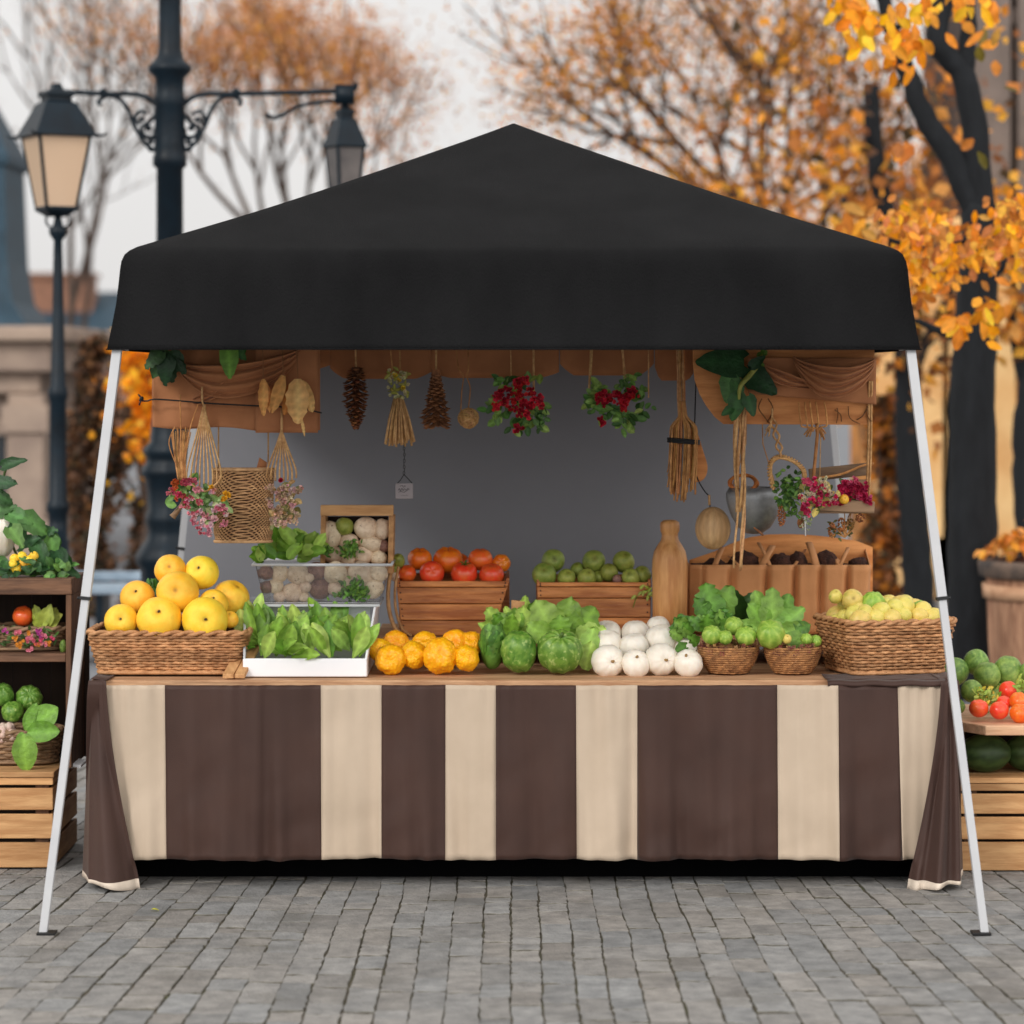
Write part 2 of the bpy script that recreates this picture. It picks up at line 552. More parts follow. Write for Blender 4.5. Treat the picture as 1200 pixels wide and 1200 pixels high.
    def build(s, name, mats, parent=None, org=None, smooth=True, bevel=0, sub=0, thick=0):
        if parent is not None:
            org = ORG.get(parent.name, V((0, 0, 0)))
        org = V(org) if org is not None else V((0, 0, 0))
        me = bpy.data.meshes.new(name)
        me.from_pydata([(p[0] - org.x, p[1] - org.y, p[2] - org.z) for p in s.v], [], s.f)
        for m in (mats if isinstance(mats, (list, tuple)) else [mats]):
            me.materials.append(m)
        me.polygons.foreach_set('material_index', s.m)
        me.polygons.foreach_set('use_smooth', [smooth] * len(s.f))
        at = me.attributes.new('Col', 'FLOAT_COLOR', 'POINT')
        buf = []
        for c in s.c:
            buf += [c[0], c[1], c[2], 1]
        at.data.foreach_set('color', buf)
        me.update()
        o = bpy.data.objects.new(name, me)
        COL.objects.link(o)
        if parent is not None:
            o.parent = parent
        else:
            o.location = org
        ORG[o.name] = org
        if thick:
            md = o.modifiers.new('thickness', 'SOLIDIFY')
            md.thickness = thick
            md.offset = 0
        if bevel:
            md = o.modifiers.new('bevel', 'BEVEL')
            md.width = bevel
            md.segments = 2
            md.limit_method = 'ANGLE'
            md.angle_limit = R(40)
        if sub:
            md = o.modifiers.new('smooth', 'SUBSURF')
            md.levels = md.render_levels = sub
        return o


ORG = {}


def tag(o, label=None, cat=None, group=None, kind=None):
    for k, x in (('label', label), ('category', cat), ('group', group), ('kind', kind)):
        if x:
            o[k] = x
    return o


def thing(name, label, cat, loc=(0, 0, 0), group=None):
    o = bpy.data.objects.new(name, None)
    COL.objects.link(o)
    o.empty_display_size = .1
    o.location = loc
    ORG[o.name] = V(loc)
    return tag(o, label, cat, group)


def copy_thing(o, loc=None, parent=None, **kw):
    c = o.copy()
    COL.objects.link(c)
    if parent is not None:
        c.parent = parent
    if loc is not None:
        c.location = loc
    for ch in list(o.children):
        copy_thing(ch, parent=c)
    tag(c, **kw)
    return c


def rnd_dir(zmin=-1):
    while True:
        d = V((U(-1, 1), U(-1, 1), U(-1, 1)))
        if .05 < d.length < 1 and d.z / d.length >= zmin:
            return d.normalized()


def jit(c, k=.15):
    a = U(1 - k, 1 + k)
    return tuple(max(0, min(1, x * a * U(1 - k * .5, 1 + k * .5))) for x in c)


def rope(pts, r=.003, n=5, mb=None, col=None, sag=0):
    mb = mb or MB()
    mb.tube(pts, r, n, 0, col or jit((1, 1, 1), .12))
    return mb


def lerp(a, b, t):
    return a + (b - a) * t


def smoothline(pts, k=6):
    """Catmull-Rom through the points"""
    pts = [V(p) for p in pts]
    out = []
    for i in range(len(pts) - 1):
        p0, p1, p2, p3 = pts[max(i - 1, 0)], pts[i], pts[i + 1], pts[min(i + 2, len(pts) - 1)]
        for j in range(k):
            t = j / k
            out.append(.5 * ((2 * p1) + (p2 - p0) * t + (2 * p0 - 5 * p1 + 4 * p2 - p3) * t * t + (3 * p1 - p0 - 3 * p2 + p3) * t ** 3))
    out.append(pts[-1])
    return out

# ================================================================== SETTING
g = MB()
g.add([(-250, -20, -.006), (250, -20, -.006), (250, 500, -.006), (-250, 500, -.006)], [(0, 1, 2, 3)])
tag(g.build('ground', M['joint'], smooth=False), kind='structure')

# paving: long setts in rows running away from the viewer, the rows spreading a little towards the front
pv = MB()
XC = lambda u, y: u * (1 - .058 * min(1, abs(u) / 1.15) ** 1.3 * (y - 10.5) * .9)
ROW = .0945
RJ = [U(-.009, .009) for _ in range(80)]
for ri in range(-37, 38):
    u0 = ri * ROW + RJ[ri + 37]
    RW = ROW + RJ[ri + 38] - RJ[ri + 37]
    y = 7.4 + U(0, .3)
    while y < 15.5:
        ln = U(.17, .34) if rng.random() < .6 else U(.09, .18)
        if y > 12.5:
            ln *= 1.6
        g0 = .0013
        a0, a1, b0, b1 = u0 + g0 * U(.2, 2), u0 + RW - g0 * U(.2, 2), y + U(.001, .007), y + ln - U(.001, .007)
        n = 5
        pts = []
        sk = U(-.012, .012)
        for i in range(n):
            pts.append((lerp(a0, a1, i / n), b0 + sk * (i / n - .5)))
        for i in range(n):
            pts.append((a1, lerp(b0, b1, i / n) + sk * .5))
        for i in range(n):
            pts.append((lerp(a1, a0, i / n), b1 - sk * (i / n - .5)))
        for i in range(n):
            pts.append((a0, lerp(b1, b0, i / n) - sk * .5))
        rg = [(px + U(-.0032, .0032), py + U(-.007, .007)) for px, py in pts]
        cx, cy = (a0 + a1) / 2, (b0 + b1) / 2
        h, tx, ty = U(-.002, .002), U(-.014, .014), U(-.008, .008)
        vs_ = []
        for s_, dz in ((1, -.008), (1, -.003), (.95, 0)):
            for px, py in rg:
                ex = cx + (px - cx) * s_
                ey = cy + math.copysign(max(0, abs(py - cy) - (.003 if s_ < 1 else 0)), py - cy)
                vs_.append((XC(ex, ey) + .012 * noise.noise(V((ey * 1.6, ri * .23, 1.3))), ey, dz + (h + (ex - cx) * tx + (ey - cy) * ty if dz > -.01 else 0)))
        N_ = len(rg)
        fs_ = [(k * N_ + i, k * N_ + (i + 1) % N_, (k + 1) * N_ + (i + 1) % N_, (k + 1) * N_ + i) for k in (0, 1) for i in range(N_)]
        fs_.append(tuple(2 * N_ + i for i in range(N_)))
        k = U(.8, 1.1)
        warm = U(-.03, .05)
        top_c = (k * (1 + warm), k, k * (1 - warm))
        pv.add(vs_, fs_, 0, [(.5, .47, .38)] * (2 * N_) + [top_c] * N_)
        y += ln
tag(pv.build('paving', M['stone'], smooth=False), kind='structure')
# the square further back: one sheet of larger slabs
m = mat('far_paving', C(128, 130, 134), C(104, 106, 110), rough=.9, scale=3, bump=.3, bscale=30)
fp = MB()
for (x0, x1, y0, y1) in ((-60, 60, 15.5, 120), (-60, -3.6, -10, 15.5), (3.6, 60, -10, 15.5), (-3.6, 3.6, -10, 7.4)):
    fp.add([(x0, y0, -.003), (x1, y0, -.003), (x1, y1, -.003), (x0, y1, -.003)], [(0, 1, 2, 3)])
tag(fp.build('square_pavement', m, smooth=False), kind='structure')


# ------------------------------------------------------------------ buildings behind
def facade(name, label, x0, x1, y, h, wall_m, trim_m, storeys, bays, glass_m, depth=6, base_h=0, cat='building', roof_m=None, pil=True):
    t = thing(name, label, cat, ((x0 + x1) / 2, y, 0))
    b = MB()
    b.box((x0, y, 0), (x1, y + depth, h), col=(1, 1, 1))
    b.build('wall', wall_m, t, smooth=False)
    b = MB()
    b.box((x0 - .25, y - .3, h), (x1 + .25, y + depth + .2, h + .28), col=(1, 1, 1))
    b.box((x0 - .12, y - .15, h - .2), (x1 + .12, y - .003, h), col=(1, 1, 1))
    b.box((x0 - .4, y - .45, h + .28), (x1 + .4, y + depth + .3, h + .42), col=(1, 1, 1))
    b.build('cornice', trim_m, t, smooth=False, bevel=.03)
    bw = (x1 - x0) / bays
    sh = (h - base_h - .3) / storeys
    for k in range(storeys):
        for i in range(bays):
            cx, z0 = x0 + bw * (i + .5), base_h + sh * k + sh * .2
            ww, wh = bw * .2, sh * .62
            fr = MB()
            for (a, c) in (((cx - ww - .1, y - .08, z0), (cx - ww, y - .003, z0 + wh)), ((cx + ww, y - .08, z0), (cx + ww + .1, y - .003, z0 + wh)),
                           ((cx - ww - .16, y - .12, z0 + wh), (cx + ww + .16, y - .003, z0 + wh + .14)),
                           ((cx - ww - .16, y - .14, z0 - .1), (cx + ww + .16, y - .003, z0))):
                fr.box(a, c, col=(1, 1, 1))
            f = fr.build('window', trim_m, t, smooth=False)
            pn = MB()
            pn.box((cx - ww, y - .02, z0), (cx + ww, y - .004, z0 + wh), col=(1, 1, 1))
            pn.box((cx - .03, y - .045, z0), (cx + .03, y - .021, z0 + wh), 1, col=(1, 1, 1))
            pn.box((cx - ww, y - .045, z0 + wh * .6), (cx - .03, y - .021, z0 + wh * .6 + .06), 1, col=(1, 1, 1))
            pn.box((cx + .03, y - .045, z0 + wh * .6), (cx + ww, y - .021, z0 + wh * .6 + .06), 1, col=(1, 1, 1))
            pn.build('pane', [glass_m, trim_m], f, smooth=False)
        if k and pil:
            b = MB()
            b.box((x0 - .05, y - .1, base_h + sh * k - .1), (x1 + .05, y - .003, base_h + sh * k + .06), col=(1, 1, 1))
            b.build('string_course', trim_m, t, smooth=False)
    if pil:
        for i in range(bays + 1):
            cx = x0 + bw * i
            b = MB()
            b.box((cx - .16, y - .2, 0), (cx + .16, y - .004, h - .203), col=(1, 1, 1))
            b.box((cx - .22, y - .26, 0), (cx + .22, y - .205, .5), col=(1, 1, 1))
            b.box((cx - .21, y - .25, h - .55), (cx + .21, y - .205, h - .3), col=(1, 1, 1))
            b.build('pilaster', trim_m, t, smooth=False)
    return t


glass_dark = mat('dark_window_glass', C(40, 50, 58), C(30, 36, 42), rough=.15, scale=1, spec=.6)
glass_brown = mat('brown_window_glass', C(150, 96, 56), C(110, 72, 44), rough=.3, scale=2)
beige_st = mat('beige_stone', C(138, 122, 110), C(116, 103, 94), rough=.9, scale=2, bump=.2, bscale=20)
beige_tr = mat('beige_trim', C(166, 146, 130), C(142, 124, 112), rough=.9, scale=3)
slate = mat('teal_slate', C(38, 66, 82), C(28, 52, 66), rough=.6, scale=6, bump=.3, bscale=12)
brick = mat('brown_brick', C(150, 108, 86), C(120, 86, 70), rough=.9, scale=5)
ochre = mat('sunlit_ochre', C(232, 166, 86), C(184, 116, 60), rough=.9, scale=1.3, dirt=(C(96, 64, 44), 1.5, .5, .66))  # warm glow of a low sun put into the wall colour
ochre_tr = mat('sunlit_ochre_trim', C(246, 206, 146), C(224, 170, 110), rough=.9, scale=2)  # same sun glow in the trim colour
greyst = mat('grey_brown_stone', C(98, 86, 80), C(70, 62, 60), rough=.9, scale=1.6)
greytr = mat('grey_stone_trim', C(122, 109, 102), C(96, 86, 80), rough=.9, scale=2)

# left: beige classical building with a slate tower roof on it
X_ = lambda px, Y: (px - 600) * Y / F
Z_ = lambda py, Y: CZ - (py - HY) * Y / F
bl = facade('classical_building', 'beige stone building with dark windows and a dark blue slate tower behind the left shelf', X_(-300, 27), X_(34, 27), 27,
            Z_(436, 27), beige_st, beige_tr, 1, 4, glass_dark, depth=5)
tw = MB()
YT = 29.5
cx = X_(-52, YT)
q_ = S(1, YT)
prof = [(100 * q_, Z_(392, YT)), (96 * q_, Z_(378, YT)), (80 * q_, Z_(356, YT)), (73 * q_, Z_(310, YT)), (69 * q_, Z_(200, YT)), (74 * q_, Z_(196, YT)), (74 * q_, Z_(186, YT)), (2 * q_, Z_(40, YT))]
vs_, fs_ = [], []
for r_, z in prof:
    vs_ += [(cx - r_, YT - r_, z), (cx + r_, YT - r_, z), (cx + r_, YT + r_, z), (cx - r_, YT + r_, z)]
for i in range(len(prof) - 1):
    fs_ += [(i * 4 + j, i * 4 + (j + 1) % 4, i * 4 + 4 + (j + 1) % 4, i * 4 + 4 + j) for j in range(4)]
tw.add(vs_, fs_)
tw.build('tower_roof', slate, bl, smooth=False)

fb = thing('distant_house', 'far brown brick house with a blue grey roof between lamp post and left building', 'house', (X_(60, 70), 72, 0))
b = MB()
b.box((X_(14, 70), 70, 0), (X_(150, 70), 78, Z_(402, 70)), col=(1, 1, 1))
b.build('wall', brick, fb, smooth=False)
b = MB()
x0, x1, za, zb = X_(8, 70), X_(158, 70), Z_(402, 70), Z_(338, 70)
b.add([(x0, 69.6, za), (x1, 69.6, za), (x1, 78.4, za), (x0, 78.4, za), (x0 + .4, 73, zb), (x1 - .4, 73, zb), (x1 - .4, 75, zb), (x0 + .4, 75, zb)],
      [(0, 1, 5, 4), (1, 2, 6, 5), (2, 3, 7, 6), (3, 0, 4, 7), (4, 5, 6, 7)])
rf = b.build('roof', slate, fb, smooth=False)
b = MB()
b.box((X_(20, 70), 71.6, Z_(385, 70)), (X_(96, 70), 72.6, Z_(322, 70)), col=(1, 1, 1))
b.box((X_(17, 70), 71.5, Z_(322, 70)), (X_(99, 70), 72.7, Z_(317, 70)), col=(1, 1, 1))
b.build('chimney', brick, rf, smooth=False)

facade('ochre_building', 'low ochre building glowing warm behind the trees on the right', X_(1046, 24), X_(1162, 24), 24, Z_(318, 24), ochre, ochre_tr, 1, 3, glass_brown, depth=3, cat='building')
YB = 25.5
tall = facade('tall_stone_building', 'tall grey brown stone building with pilasters at the right edge behind the trees', X_(1158, YB), X_(1420, YB), YB, 8.2, greyst, greytr, 3, 5,
              glass_dark, base_h=.2, depth=4)
b = MB()
b.box((X_(1160, YB), YB - .42, 0), (X_(1422, YB), YB - .27, Z_(400, YB)), col=(1, 1, 1))
b.box((X_(1160, YB), YB - .5, Z_(400, YB)), (X_(1422, YB), YB - .27, Z_(386, YB)), 1, col=(1, 1, 1))
for i in range(7):
    x = X_(1164, YB) + i * .32
    b.box((x, YB - .48, .3), (x + .1, YB - .423, Z_(400, YB) - .003), 1, col=(1, 1, 1))
b.build('sunlit_ground_floor', [ochre, ochre_tr], tall, smooth=False)  # gold sunlit lower storey, the light put into its colour


# ------------------------------------------------------------------ trees
PAL_OR = [C(238, 164, 52), C(224, 144, 44), C(204, 130, 50), C(246, 186, 70), C(176, 112, 50), C(212, 152, 76)]
PAL_BR = [C(120, 84, 58), C(150, 96, 56), C(98, 74, 54), C(176, 110, 60), C(84, 70, 48)]
PAL_YE = [C(250, 176, 20), C(246, 156, 14), C(252, 196, 50), C(226, 140, 24)]


def grow(mb, tips, p, d, L, r, depth, spread, up, rg, kids=3):
    pts, q = [p], p
    for i in range(4):
        d = (d + V((rg.uniform(-1, 1), rg.uniform(-1, 1), rg.uniform(-.6, 1) + up)) * .13).normalized()
        q = q + d * L / 4
        pts.append(q)
    mb.tube(pts, [r * (1 - .1 * i) for i in range(5)], 7 if r > .04 else 4, 0, (1, 1, 1), cap=False)
    if depth <= 1:
        tips += [(pts[2], L), (pts[4], L)]
    if depth == 0:
        return
    for k in range(kids):
        a = rg.uniform(.35, 1) * spread
        ax = d.orthogonal().normalized()
        ax.rotate(Matrix.Rotation(2 * math.pi * (k + rg.random() * .7) / kids, 3, d))
        nd = (d * math.cos(a) + ax * math.sin(a)).normalized()
        st = pts[4] if k < 2 else pts[rg.choice((2, 3))]
        grow(mb, tips, st, nd, L * rg.uniform(.66, .86), r * .62, depth - 1, spread, up, rg, kids)


def scatter_leaves(mb, tips, n, size, pal, rg, sd=.35):
    for k in range(n):
        p, L = rg.choice(tips)
        c = p + V((rg.gauss(0, sd * L), rg.gauss(0, sd * L), rg.gauss(0, sd * L)))
        a = V((rg.uniform(-1, 1), rg.uniform(-1, 1), rg.uniform(-1, .4))).normalized()
        b_ = a.orthogonal()
        b_.rotate(Matrix.Rotation(rg.uniform(0, 6.3), 3, a))
        s = size * rg.uniform(.6, 1.3)
        cc = rg.choice(pal)
        j = rg.uniform(.75, 1.15)
        nn = a.cross(b_)
        mb.add([c - a * s * .5, c + b_ * s * .34 + nn * s * .08, c + a * s * .55, c - b_ * s * .34 + nn * s * .08], [(0, 1, 2), (0, 2, 3)], 0, tuple(x * j for x in cc))


def tree(name, label, base, seed, L=2.2, r=.16, depth=5, spread=.75, up=.15, leaves=3000, lsize=.12, pal=PAL_OR, bark='bark_brown', kids=3, lean=(0, 0, 1), sd=.4,
         group=None, cat='tree'):
    rg = random.Random(seed)
    t = thing(name, label, cat, base, group)
    mb, tips = MB(), []
    grow(mb, tips, V(base), V(lean), L, r, depth, spread, up, rg, kids)
    mb.build('trunk', M[bark], t)
    if leaves:
        lf = MB()
        scatter_leaves(lf, tips, leaves, lsize, pal, rg, sd)
        lf.build('crown', M['tree_leaf'], t, smooth=False)
    return t


PAL_DK = [C(112, 80, 60), C(84, 66, 54), C(66, 56, 48), C(72, 68, 52), C(128, 92, 66)]
PAL_LT = [C(226, 168, 104), C(214, 150, 92), C(196, 128, 74), C(236, 176, 84), C(180, 126, 90)]
tree('autumn_tree', 'thinly leaved orange autumn tree behind the tent, right of the iron lamp post', (X_(405, 34), 34, 0), 3, 2.25, .11, 5, .55, .26, 13000, .048, PAL_LT, sd=.38)
tree('autumn_tree', 'broad golden orange autumn tree rising behind the right half of the tent roof', (X_(935, 29), 29, 0), 11, 2.0, .15, 5, .85, .12, 17000, .048,
     PAL_OR + PAL_BR[:2] + PAL_YE[:1], sd=.4)
tree('autumn_tree', 'low golden tree behind the middle of the right roof slope', (X_(850, 33), 33, 0), 17, 1.25, .09, 5, .75, .12, 9000, .052, PAL_YE + PAL_OR[:2] + PAL_OR[3:4], sd=.45)
tree('autumn_tree', 'dark twiggy brown tree filling the gap behind the right roof corner', (X_(1085, 36), 36, 0), 23, 1.35, .13, 5, .75, .1, 9000, .07, PAL_BR + PAL_OR[:2], sd=.5)
tree('bare_tree', 'pale grey bare tree with fine twigs at the top left corner', (X_(70, 46), 46, 0), 5, 3.0, .1, 5, .6, .2, 500, .08, [C(150, 140, 134), C(170, 150, 136)], sd=.4)


def shrub(name, label, px, Y, ptop, hw, n, size, pal, seed):
    rg = random.Random(seed)
    c = V((X_(px, Y), Y, 0))
    H, W_ = Z_(ptop, Y), S(hw, Y)
    t = thing(name, label, 'shrub', c)
    b = MB()
    for k in range(9):
        a = rg.uniform(0, 6.28)
        d = V((math.cos(a), math.sin(a), 0)) * W_ * rg.uniform(.3, .8)
        b.tube(smoothline([c, c + d * .3 + V((0, 0, H * .3)), c + d * .8 + V((0, 0, H * .65)), c + d + V((0, 0, H * rg.uniform(.8, 1)))], 4), [.02 - .0012 * i for i in range(13)], 5)
    b.build('stems', M['bark_brown'], t)
    lf = MB()
    made = 0
    while made < n:
        z = rg.random()
        a, r_ = rg.uniform(0, 6.28), math.sqrt(rg.random())
        w_ = W_ * (.75 + .25 * math.sin(z * 9 + seed)) * (1 if z < .75 else math.sqrt(max(0, 1 - ((z - .75) / .27) ** 2)))
        p = c + V((math.cos(a) * r_ * w_, math.sin(a) * r_ * w_, z * H))
        if noise.noise(p * 3.5 + V((seed, 0, 0))) < -.12 and r_ > .3:
            continue
        scatter_leaves(lf, [(p, .1)], 1, size, pal, rg, .3)
        made += 1
    lf.build('foliage', M['tree_leaf'], t, smooth=False)


shrub('autumn_shrub', 'tall dull brown shrub between the left tent leg and the second lamp post', 112, 22, 400, 38, 5200, .06, PAL_DK + [C(140, 100, 62)], 3)
shrub('autumn_shrub', 'tall dark shrub directly behind the big lamp post base', 178, 23, 425, 40, 5200, .06, PAL_DK, 8)
shrub('autumn_shrub', 'russet shrub in front of the ochre building, right of the grey back cloth', 1040, 22.5, 470, 30, 2600, .08, PAL_BR + PAL_OR[1:3], 5)
tree('yellow_tree', 'small bright yellow leaved tree left of the big lamp post', (X_(166, 21.5), 21.5, 0), 41, .78, .03, 3, .35, .3, 1100, .085, PAL_YE, kids=3, sd=.3)

def px_line(pts, Y):
    return [P(x, y, Y + (dy[0] if dy else 0)) for x, y, *dy in pts]


def limb(mb, pts, Y, w0, w1):
    ln = smoothline(px_line(pts, Y), 5)
    n = len(ln)
    mb.tube([p + V((U(-1, 1), U(-1, 1), 0)) * .008 for p in ln], [S(lerp(w0, w1, i / (n - 1)), Y) / 2 for i in range(n)], 9)


def near_leaves(mb, spots, Y, n, size, pal, droop=.8):
    for k in range(n):
        x, y, sx, sy = rng.choice(spots)
        c = P(rng.gauss(x, sx), rng.gauss(y, sy), Y + U(-.5, .5))
        d = V((U(-.8, .8), U(-.7, .7), -droop + U(-.4, .7)))
        mb.leaf(c, d, (U(-.6, .6), -1, U(-.3, .5)), size * U(.7, 1.25), size * U(.42, .62), bend=U(-.2, .4), cup=U(0, .4), ns=4, col=jit(rng.choice(pal), .2), rib=1.15)


def gy(Y):
    return HY + F * CZ / Y


# three dark trees near by on the right
t = thing('street_tree', 'dark forked street tree right of the tent with orange leaves at its top', 'tree', (X_(1140, 16.5), 16.5, 0))
b = MB()
limb(b, [(1143, gy(16.5) + 4), (1141, 700), (1139, 560), (1141, 430), (1146, 330), (1150, 240)], 16.5, 66, 44)
limb(b, [(1149, 262), (1118, 190), (1082, 135), (1062, 80), (1040, 20), (1020, -60)], 16.5, 34, 14)
limb(b, [(1150, 250), (1144, 170), (1130, 90), (1098, 48), (1110, -10), (1120, -90)], 16.5, 36, 20)
limb(b, [(1128, 92), (1135, 30), (1128, -60)], 16.5, 24, 14)
limb(b, [(1146, 345), (1175, 300), (1215, 262), (1260, 240)], 16.5, 26, 14)
limb(b, [(1140, 400), (1108, 392), (1070, 372), (1040, 350)], 16.5, 12, 5)
b.build('trunk', M['bark'], t)
lf = MB()
near_leaves(lf, [(1065, 25, 20, 14), (1038, 52, 22, 16), (1100, 5, 22, 10), (1150, 0, 22, 14), (1010, 12, 18, 10), (1060, 50, 18, 12), (990, 0, 14, 8)], 14.2, 110, .1,
            PAL_YE + PAL_OR[:2])
near_leaves(lf, [(1176, 258, 16, 14), (1140, 278, 20, 14), (1105, 300, 20, 14), (1200, 236, 20, 12), (1080, 330, 14, 14), (1160, 300, 22, 14), (1075, 258, 20, 14), (1052, 262, 14, 10),
                 (1190, 280, 12, 16), (1060, 300, 14, 12)], 14.0, 520, .066, PAL_OR + PAL_YE[:2] + [C(222, 150, 90)])
near_leaves(lf, [(1148, 370, 12, 13), (1156, 356, 10, 8), (1122, 378, 6, 6)], 14.0, 34, .092, PAL_YE + PAL_OR[:2])
near_leaves(lf, [(1165, 60, 16, 30), (1060, 170, 6, 6), (1140, 165, 5, 5), (1000, 255, 10, 10)], 15.2, 26, .11, PAL_OR + [C(110, 100, 40)])
lf.build('crown', M['tree_leaf'], t)
for pts, r_ in (([P(1230, 225, 14), P(1180, 258, 14), P(1130, 282, 14), P(1085, 292, 14), P(1040, 280, 14)], .012), ([P(1156, 288, 14), P(1150, 325, 14), P(1147, 350, 14)], .005),
                ([P(1130, -30, 14.2), P(1090, 10, 14.2), P(1040, 38, 14.2)], .012)):
    b = MB()
    b.tube(smoothline(pts, 4), r_, 5)
    b.build('twig', M['bark'], t)

t = thing('street_tree', 'dark slender tree trunk just left of the right tent leg', 'tree', (X_(1068, 22), 22, 0))
b = MB()
limb(b, [(1078, gy(22)), (1074, 640), (1066, 540), (1064, 460), (1060, 380), (1050, 300), (1030, 210), (1020, 100)], 22, 40, 20)
limb(b, [(1064, 450), (1085, 400), (1110, 350), (1120, 290)], 22, 16, 8)
limb(b, [(1058, 370), (1030, 330), (1000, 300)], 22, 12, 5)
b.build('trunk', M['bark'], t)
lf = MB()
scatter_leaves(lf, [(P(1050, 300, 22), 1.2), (P(1000, 280, 22), 1.0), (P(1110, 300, 22), .8), (P(1030, 200, 22), 1.2), (P(1020, 110, 22), 1.2), (P(1080, 410, 22), .6)], 900, .11,
               PAL_BR + PAL_OR, rng, .45)
lf.build('crown', M['tree_leaf'], t, smooth=False)
t = thing('street_tree', 'thick dark tree trunk cut by the right edge of the photo', 'tree', (X_(1206, 19), 19, 0))
b = MB()
limb(b, [(1226, gy(19)), (1222, 700), (1216, 600), (1212, 520), (1218, 440), (1232, 340), (1250, 200)], 19, 64, 40)
limb(b, [(1214, 480), (1196, 425), (1184, 360)], 19, 22, 10)
b.build('trunk', M['bark'], t)
lf = MB()
scatter_leaves(lf, [(P(1230, 260, 19), 1.0), (P(1250, 150, 19), 1.2), (P(1184, 380, 19), .35)], 260, .11, PAL_OR, rng, .45)
lf.build('crown', M['tree_leaf'], t, smooth=False)
t = thing('street_tree', 'dark tree trunk showing beside the right end of the grey back cloth', 'tree', (X_(1030, 25), 25, 0))
b = MB()
limb(b, [(1036, gy(25)), (1034, 600), (1036, 500), (1030, 420), (1020, 330), (990, 230)], 25, 30, 14)
b.build('trunk', M['bark'], t)
lf = MB()
scatter_leaves(lf, [(P(1000, 260, 25), 1.0), (P(985, 190, 25), 1.0)], 300, .11, PAL_OR + PAL_BR, rng, .5)
lf.build('crown', M['tree_leaf'], t, smooth=False)

# ------------------------------------------------------------------ lamp posts
YP = 16.5
t = thing('lamp_post', 'tall ornate dark blue iron lamp post with two scrolled arms behind the tent', 'lamp post', (X_(199, YP), YP, 0))
cx = X_(199, YP)
pz = lambda py: Z_(py, YP)
pr = lambda w_: S(w_, YP) / 2
prof = [(pr(96), 0), (pr(96), .1), (pr(84), .12), (pr(84), .4), (pr(76), pz(712)), (pr(66), pz(690)), (pr(66), pz(668)), (pr(78), pz(660)), (pr(80), pz(652)), (pr(66), pz(640)),
        (pr(54), pz(632)), (pr(50), pz(620)), (pr(56), pz(612)), (pr(56), pz(604)), (pr(50), pz(598)), (pr(52), pz(575)), (pr(56), pz(562)), (pr(66), pz(556)), (pr(66), pz(550)),
        (pr(54), pz(542)), (pr(54), pz(536)), (pr(60), pz(532)), (pr(60), pz(526)), (pr(46), pz(518)), (pr(42), pz(500)), (pr(33), pz(440)), (pr(31), pz(198)), (pr(40), pz(194)),
        (pr(40), pz(184)), (pr(36), pz(180)), (pr(38), pz(174)), (pr(36), pz(166)), (pr(36), pz(124)), (pr(40), pz(120)), (pr(34), pz(112)), (pr(34), pz(92)), (pr(50), pz(84)),
        (pr(52), pz(78)), (pr(42), pz(74)), (pr(32), pz(68)), (pr(27), pz(58)), (pr(26), pz(-60)), (pr(34), pz(-64)), (pr(10), pz(-90)), (0.0, pz(-110))]
b = MB()
b.lathe(prof, (cx, YP, 0), 28, fn=lambda q, z: 1 + (.035 * math.cos(q * 8) if z < pz(440) else 0))
b.build('post', M['iron'], t)


def px_tube(mb, pts, Y, w_, k=6, n=8):
    mb.tube(smoothline([P(x, y, Y) for x, y in pts], k), S(w_, Y) / 2, n)


def arm(mir):
    a = MB()
    q = (lambda x: 199 - (x - 199)) if mir else (lambda x: x)
    tip = 400 if not mir else 330
    L_ = lambda pts: [(q(x), y) for x, y in pts]
    px_tube(a, L_([(214, 124), (226, 114), (245, 110), (275, 110), (tip, 107)]), YP, 6)
    px_tube(a, L_([(214, 178), (228, 168), (240, 148), (248, 128), (258, 116), (272, 112), (282, 118), (280, 124)]), YP, 5)
    px_tube(a, L_([(214, 132), (222, 142), (232, 150), (228, 160), (218, 160), (216, 150)]), YP, 5)
    px_tube(a, L_([(216, 160), (224, 168), (222, 176), (214, 174)]), YP, 4)
    px_tube(a, L_([(226, 134), (234, 130), (240, 138), (234, 146)]), YP, 4)
    for x, y, r_ in ((277, 108, 5), (224, 150, 4), (232, 140, 3.5), (221, 166, 3.5)):
        a.blob(P(q(x), y, YP), S(r_, YP), nu=10, nv=6)
    if not mir:
        px_tube(a, [(312, 134), (322, 138), (336, 132), (352, 124), (380, 119), (398, 118)], YP, 4.5)
        a.box(P(392, 121, YP - .05), P(416, 101, YP + .05), col=(1, 1, 1))
        a.tube([P(416, 106, YP), P(418, 97, YP)], S(3, YP), 6)
    a.build('arm', M['iron'], t)


arm(True)
arm(False)


